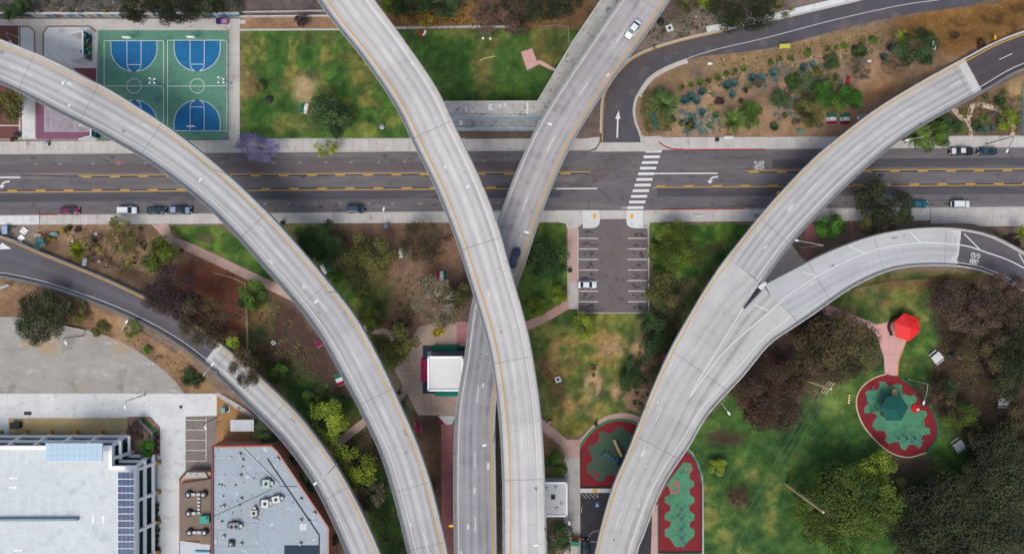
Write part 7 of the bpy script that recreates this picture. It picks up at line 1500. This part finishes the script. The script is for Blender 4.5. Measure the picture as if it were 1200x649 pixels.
T(383,498,25,'bright','upper one of two big yellow-green trees between ramp and viaduct',8); T(414,546,25,'bright','lower one of two big yellow-green trees between ramp and viaduct',8); T(434,582,16,'pale','pale olive tree below the yellow-green pair',7,22,CRT,True); T(365,470,12,'green','green tree above the yellow-green pair',5); T(312,506,14,'darkg','dark tree between shed and ramp',5); T(357,566,12,'darkg','dark green tree squeezed between salmon wall and ramp',5,16); T(345,540,8,'darkg','small dark tree at the salmon wall',4); T(392,632,8,'dark','dark shrub tree at the bottom between wall and ramp',4); T(325,437,11,'green','green tree on the soil left of the viaduct',4)
T(641,302,25,'darkg','dark tree left of the parking lot',8); T(633,288,14,'darkg','smaller dark tree behind the one left of the parking lot',6) if False else None; T(655,345,11,'bright','right one of two bright trees at the path bend',4); T(630,358.5,11,'bright','left one of two bright trees at the path bend',4); T(685,382,14.5,'bright','bright round tree below the parking lot',5); T(790.5,288,27,'leafg','large round green tree right of the parking lot',8); T(777,342,21,'olive','olive tree at the lower right corner of the parking lot',7); T(773,398,20,'darkg','dark tree beside the forked viaduct',6,22); T(760,375,13,'darkg','small dark tree above the one beside the forked viaduct',5); T(738,440,13,'darkg','dark shrubby tree on the central lawn edge',3.5,18); T(822,283,8,'darkg','small dark tree at the lawn corner by the forked viaduct',4) if False else None
T(650,543,16,'green','green tree beside the white block',6,15); T(651,630,18,'darkg','dark tree below the white block',6,20); T(840,546,10,'bright','small bright shrub tree on the south lawn',3); T(864,582,11,'rust','small rusty tree on the south lawn',3,None,CRT)
T(985,408,44,'euc','wide dark tree left of the rose plaza',11,40,CRL); T(950,405,22,'euc','brown tree beside the wide dark one',9); T(903,466,36,'rust','large rusty brown tree right of the forked viaduct',11,36,CRL); T(930,440,18,'euc','brown tree by the utility pole',9,None,CRX); T(862,440,16,'brown','brown treetop under the outer viaduct edge',5); T(878,478,14,'brown','small brown tree left of the rusty one',7)
T(1128,358,38,'brown','half-bare brown tree below the right ramp',11,34,CRX,True); T(1178,352,34,'brown','half-bare brown tree at the right edge below the ramp',11,32,CRX,True); T(1182,336,16,'rust','rusty shrub tree against the ramp wall',5,12,CRT); T(1150,405,30,'euc','dark brown tree right of the concrete table',10,34,CRX,True); T(1192,410,28,'night','dark tree at the right edge, upper',10,36); T(1185,450,22,'dark','dark tree above the right concrete table',9); T(1163,432,12,'plum','small plum tree among the dark ones',6,None,CRT); T(1086,462,16,'rust','rusty tree beside the oval playground lamp',7,18,CRT); T(1104,470,14,'euc','brown tree right of the rusty one',6,None,CRT); T(1108,455,12,'darkg','small dark tree right of the playground',5)
T(1126,489,20,'moss','vivid green tree right of the oval playground',6,16); T(1004,586,48,'moss','huge olive tree on the south lawn',13,45,CRX); T(960,600,30,'moss','olive tree behind the pale pole',11,34); T(1026,552,24,'bright','bright green tree below the oval playground',8); T(985,625,28,'green','green tree below the huge olive one',10) ; T(1045,640,20,'green','green tree at the bottom edge right of the huge olive',8) if False else None
T(1172,545,42,'dark','large dark tree at the right edge',12,40,CRL); T(1104,614,56,'night','huge dark tree in the lower right corner, left one',13,48,CRL); T(1170,610,50,'dark','huge dark brown tree in the lower right corner',13,48,CRL); T(1130,572,28,'night','dark tree above the lower right corner pair',12); T(1085,580,20,'dark','dark tree left of the corner group',9); T(1060,575,15,'olive','olive tree below the playground, near the dark group',6); T(1195,500,20,'euc','brown tree at the right edge above the large dark one',8); T(1150,510,13,'olive','olive tree right of the concrete table by the playground',6); T(1070,645,26,'dark','dark tree at the bottom edge beside the corner pair',9)
T(159,506,10,'plum','plum-coloured tree in the garage corner bed',4,12); T(172,525,11,'vivid','dark green bush-like tree in the garage corner bed',4)
T(15,15,12,'darkg','dark green treetop at the top left corner',5); T(27,6,10,'darkg','small dark treetop near the top left corner',5)
# --- shrubs and garden plants
for k, (x, y, r) in enumerate(((799,103,4.4),(809.5,100,4),(820,97.5,4.6),(830.5,94.5,4.4),(841,91,4.8),(851.5,86.3,4.2),(861.5,84,4.4),(871.5,81.3,4.4),(903.5,73,4.5),(914,69.5,4.2),(926,68.5,4.2),(947,62.3,5.4),(970,57.2,4.6),(980.5,55.8,4),(990,53.5,5),(1011.5,49.5,4.6),(1024,46.6,6))): shrub(x, y, r, 'green' if k % 3 else 'olive', 'round clipped shrub, number %s from the left in the row along the side road' % ('one two three four five six seven eight nine ten eleven twelve thirteen fourteen fifteen sixteen seventeen'.split()[k]), 'row of round shrubs along the side road')
rg_ = random.Random(21)
def scatter(boxes, n, kinds, rr_, label, group, seed):
    q = random.Random(seed); pts = []
    for i in range(n*6):
        if len(pts) >= n: break
        x0, y0, x1, y1 = q.choice(boxes); x, y = q.uniform(x0, x1), q.uniform(y0, y1); r = q.uniform(*rr_)
        if all(math.dist((x, y), t[:2]) > (r+t[2])*.75 for t in pts): pts.append((x, y, r))
    for x, y, r in pts: shrub(x, y, r, q.choice(kinds), label, group)
for x, y, r, kd, lb in ((809,147,8,'olive','olive round bush below the large fan palm'),(842.5,119,6.5,'plum','dark plum bush in the middle of the cactus garden'),(874,106,4.5,'plum','small dark bush above the green tree'),(789,140,5,'darkg','dark low bush beside the large fan palm'),(798,145,4,'green','green bush left of the olive round one'),(833,126,3.5,'bright','bright small bush by the plum one'),(927,93,7,'green','green bush in the right half of the cactus garden'),(931,97,10,'darkg','spreading dark bush among the agaves'),(958,85,7,'olive','olive bush above the spreading dark one'),(975,72,10,'darkg','dark bush below the shrub row'),(1008,60,9,'darkg','dark bush left of the lime palm'),(907,149,6.5,'darkg','dark bush in the lower left of the flag table garden'),(932,143,5,'pale','pale bush left of the turquoise bench'),(948,147,5,'olive','olive bush below the olive tree'),(961,146,5,'pale','pale bush left of the left flag table'),(920,135,4.5,'olive','small olive bush right of the fan palm tree'),(889,96,7,'pale','grey bush below the agave row'),(1038,73,5,'pale','pale bush left of the stone ring'),(980,90,5,'olive','small olive bush left of the red sculpture'),(868,118,4,'darkg','dark small bush above the green tree crown'),(1150,50,7,'rust','rusty bush on the dry slope'),(1120,42,6,'rust','low rusty bush on the dry slope'),(1145,148,7,'darkg','dark bush inside the sand path loop'),(1152,140,5,'green','green bush inside the sand path loop'),(1172,118,8,'darkg','dark bush at the top of the right garden'),(1155,113,4,'green','small green bush beside the right viaduct'),(1176,108,4,'green','small green bush near the teal fence'),(1101,137,9,'olive','olive bush under the right viaduct'),(1126,152,7,'green','green bush left of the sand path'),(1188,285,9,'plum','dark bush beside the ramp at the right edge'),(1165,275,7,'brown','brown bush on the verge right of the ramp'),(1178,280,6,'dark','dark bush on the verge at the ramp'),(80,268,5,'dark','dark bush left of the grey one under the kerb'),(90,269,4.5,'plum','grey dark bush under the kerb'),(73,272,4.5,'yell','yellow bush right of the tiled bench'),(57,279,4.5,'yell','yellow bush below the tiled bench'),(63,281,3,'yell','tiny yellow bush below the tiled bench'),(115,292,4,'yell','yellow bush right of the fan palm'),(111,282,3.4,'darkg','small dark bush right of the fan palm'),(171,310,5,'bright','bright bush below the round green tree'),(168,290,4,'olive','olive bush left of the round green tree'),(213,293,3,'rust','rusty bush on the path verge'),(30,262,0.1,'olive','')):
    if lb: shrub(x, y, r, kd, lb)
for k, (x, y, r, c_, lb) in enumerate(((802,118,6,'b','leftmost blue agave of the cluster by the fan palm'),(809,114,6.5,'b','large blue agave in the cluster by the fan palm'),(816,118,6,'b','lower blue agave in the cluster by the fan palm'),(822,108,5,'b','rightmost blue agave of the cluster by the fan palm'),(852,101,6,'b','left blue agave below the shrub row'),(860,98,5.5,'b','right blue agave below the shrub row'),(882,92,6,'b','blue agave near the middle of the shrub row'),(892,92,5.5,'b','blue agave right of the middle of the shrub row'),(823,132,4.6,'b','blue agave in the open sand'),(811,138,4.6,'b','blue agave above the olive round bush'),(839,135,4.5,'g','green agave in the open sand'),(858,111,5,'b','blue agave above the plum bush'),(906,86,6,'b','left blue agave of the right half'),(941,80,5.5,'b','middle blue agave of the right half'),(952,76,4.5,'b','small blue agave right of the middle one'),(1035,67,5,'b','blue agave left of the lime palm'),(1043,56,5.5,'b','blue agave between shrubs near the lime palm'),(1145,151,4.5,'b','left blue agave inside the sand path loop'),(1154,152,4.5,'b','right blue agave inside the sand path loop'),(1099,152,4.5,'b','blue agave under the right viaduct'),(1088,152,4.5,'b','second blue agave under the right viaduct'),(773,107,5,'g','green agave above the large fan palm'),(832,148,3.6,'g','green agave below the open sand'),(1163,150,4,'b','third blue agave inside the sand path loop'))): agave(x, y, r, c_, lb)
T(982,562,20,'moss','small olive tree at the upper left of the huge olive one',9,None,CRX); T(1038,600,20,'moss','small olive tree at the right of the huge olive one',9,None,CRX); T(985,600,24,'olive','yellowish tree in the middle of the olive group',11,None,CRX)
for k in range(14): x, y = 166+(k % 7)*2.9+(k//7)*1.2, 491+(k % 7)*2.2+(k//7)*3.2; agave(x, y, 1.8, 'g', 'small plant in the neat rows of the garage corner bed', 'small plants in the garage corner bed')
for k in range(6): shrub(182+(k % 2)*2.5, 508+k*4.2, 2.6, 'darkg', 'low dark shrub in the strip right of the garage corner bed', 'low shrubs in the garage corner strip')
for k in range(9): shrub(183.5, 592+k*7.2, 4.0, 'darkg', 'hedge plant along the east wall of the garage', 'hedge along the garage east wall')
# uncountable low cover and litter: one object each, real leaves
def cover(name, polys, n, size, m, seed, label, zup=.12):
    q = random.Random(seed); b = MB()
    while n > 0:
        pl = q.choice(polys); xs_ = [p[0] for p in pl]; ys_ = [p[1] for p in pl]; x, y = q.uniform(min(xs_), max(xs_)), q.uniform(min(ys_), max(ys_))
        if not inside(pl, np.array([x]), np.array([y]))[0]: n -= .2; continue
        n -= 1; p = P(x, y, gz(x, y)+.03); a = q.uniform(0, 6.28); s_ = size*q.uniform(.5,1.5)
        d = Vector((math.cos(a), math.sin(a), q.uniform(-.1,.5)))*s_; t = Vector((-math.sin(a), math.cos(a), q.uniform(-.2,.2)))*s_*.6; p.z += q.uniform(0, zup)
        b.add([p-d*.5, p+t*.5, p+d*.5, p-t*.5], [(0,1,2,3)])
    o = b.build(name, m); tag(o, label, None, None, 'stuff')
def undergrowth(name, polys, n, m, seed, label, rad=.8, leaf=.42):
    q = random.Random(seed); vs = []; fs = []; tones = []
    while n > 0:
        pl = q.choice(polys); xs_ = [p[0] for p in pl]; ys_ = [p[1] for p in pl]; x, y = q.uniform(min(xs_), max(xs_)), q.uniform(min(ys_), max(ys_))
        if not inside(pl, np.array([x]), np.array([y]))[0]: n -= .1; continue
        n -= 1; c = P(x, y, gz(x, y)); rr = rad*q.uniform(.4,1.6); tn = q.random()
        for k in range(int(7+rr*9)):
            a = q.uniform(0, 6.28); r = rr*math.sqrt(q.random()); p = c+Vector((math.cos(a)*r, math.sin(a)*r, .05+.6*rr*(1-(r/rr)**2)*q.random())); a = q.uniform(0, 6.28); s_ = leaf*q.uniform(.5,1.4)
            d = Vector((math.cos(a), math.sin(a), q.uniform(-.3,.5)))*s_*.5; t = Vector((-math.sin(a), math.cos(a), q.uniform(-.3,.3)))*s_*.33; i = len(vs); vs += [p-d, p+t, p+d, p-t]; fs.append((i,i+1,i+2,i+3)); tones += [min(1, tn*.6+q.random()*.45)]*4
    b = MB(); b.v = [tuple(v) for v in vs]; b.f = fs; o = b.build(name, m); at = o.data.color_attributes.new('Col', 'FLOAT_COLOR', 'POINT'); cc = np.array(tones); at.data.foreach_set('color', np.stack([cc, cc, cc, np.ones_like(cc)], 1).astype(np.float32).ravel()); tag(o, label, None, None, 'stuff')
undergrowth('undergrowth', [[(1088,335),(1200,335),(1200,480),(1110,475),(1085,440),(1105,400)],[(1075,560),(1200,500),(1200,655),(1060,655)],[(1130,500),(1200,480),(1200,560),(1140,560)]], 950, LM['euc'], 41, 'dark brown undergrowth beneath the corner trees')
undergrowth('undergrowth', [[(850,450),(885,400),(960,355),(985,380),(990,440),(930,490),(880,500)]], 260, LM['brown'], 42, 'brown undergrowth beneath the trees right of the forked viaduct')
undergrowth('undergrowth', [[(295,350),(330,352),(410,480),(420,520),(380,480),(320,430)],[(395,500),(440,490),(480,600),(500,648),(455,648)],[(345,265),(400,265),(470,320),(540,345),(480,385),(440,370)]], 330, LM['olive'], 43, 'olive undergrowth in the park between ramp and viaducts')
undergrowth('undergrowth', [[(765,335),(812,322),(790,400),(765,470),(742,480),(745,420)]], 170, LM['darkg'], 44, 'dark green undergrowth beside the forked viaduct on the central lawn')
undergrowth('scrub', [[(795,106),(870,84),(960,66),(1035,50),(1030,66),(960,84),(900,98),(820,122)],[(925,85),(965,85),(1000,105),(985,130),(940,145),(920,120)],[(752,112),(766,105),(790,150),(758,155)],[(1090,150),(1140,120),(1195,105),(1195,158),(1100,160)]], 620, LM['olive'], 45, 'low desert scrub between the garden plants', .75, .34)
undergrowth('scrub', [[(800,112),(870,90),(960,72),(1030,56),(1025,72),(950,92),(890,108),(830,126)],[(925,90),(965,85),(995,100),(940,142),(905,140)],[(790,130),(830,125),(850,155),(800,158)]], 260, LM['blue'], 48, 'blue-green desert scrub along the shrub row', .6, .34)
undergrowth('scrub', [[(60,266),(170,266),(175,325),(110,315)],[(0,338),(150,375),(240,440),(245,455),(200,430),(120,388)],[(130,372),(240,425),(240,455),(190,425)]], 200, LM['euc'], 46, 'dry brown scrub on the banks of the asphalt ramp', .5, .3)
undergrowth('scrub', [[(0,-12),(283,-12),(283,15),(0,15)],[(450,0),(560,0),(680,0),(660,30),(470,30)],[(740,70),(790,0),(900,0),(890,22),(790,45)]], 330, LM['dark'], 47, 'dark scrub on the bare ground along the top edge', .6, .35)
M_lit = mat('dry_leaf', C(120,92,64), n=((2,.3),)); M_weed = mat('weed_green', C(62,88,38), n=((2,.3),)); M_straw = mat('dry_straw', C(160,120,62), n=((1.5,.3),)); M_rubb = mat('pale_litter', C(214,208,200))
cover('leaf_litter', [[(100,265),(200,265),(290,330),(288,400),(200,340)],[(400,265),(530,265),(548,340),(480,380),(420,340)],[(300,350),(360,370),(410,480),(330,440)],[(850,450),(960,360),(1000,450),(900,520)],[(1090,340),(1195,340),(1195,480),(1110,470)],[(485,490),(515,490),(515,640)],[(0,335),(150,372),(210,420),(160,405),(60,372)]], 4200, .26, M_lit, 31, 'scattered dry leaves on bare soil under the trees')
cover('weeds', [[(0,-10),(283,-10),(283,16),(0,16)],[(780,70),(900,60),(1050,25),(1050,48),(900,85)],[(745,30),(850,0),(900,0),(860,30),(770,50)],[(795,103),(870,80),(920,70),(1030,60),(1000,78),(930,92),(860,102),(810,120)],[(930,85),(960,85),(960,105),(925,105)]], 2600, .42, M_weed, 32, 'low weeds growing on bare ground')
cover('dry_straw', [[(1045,22),(1195,0),(1195,34),(1105,75),(1085,55)],[(470,12),(560,8),(560,30),(470,30)],[(110,365),(240,430),(240,455),(170,405)],[(900,60),(1050,28),(1050,40),(900,75)]], 5200, .30, M_straw, 33, 'dry straw-coloured grass on the slopes')
cover('litter', [[(770,20),(900,0),(900,25),(780,50)],[(0,0),(283,0),(283,16),(0,16)],[(60,265),(170,265),(170,320),(100,310)],[(800,75),(980,45),(980,90),(800,110)]], 70, .4, M_rubb, 34, 'scraps of pale litter on bare ground', .02)
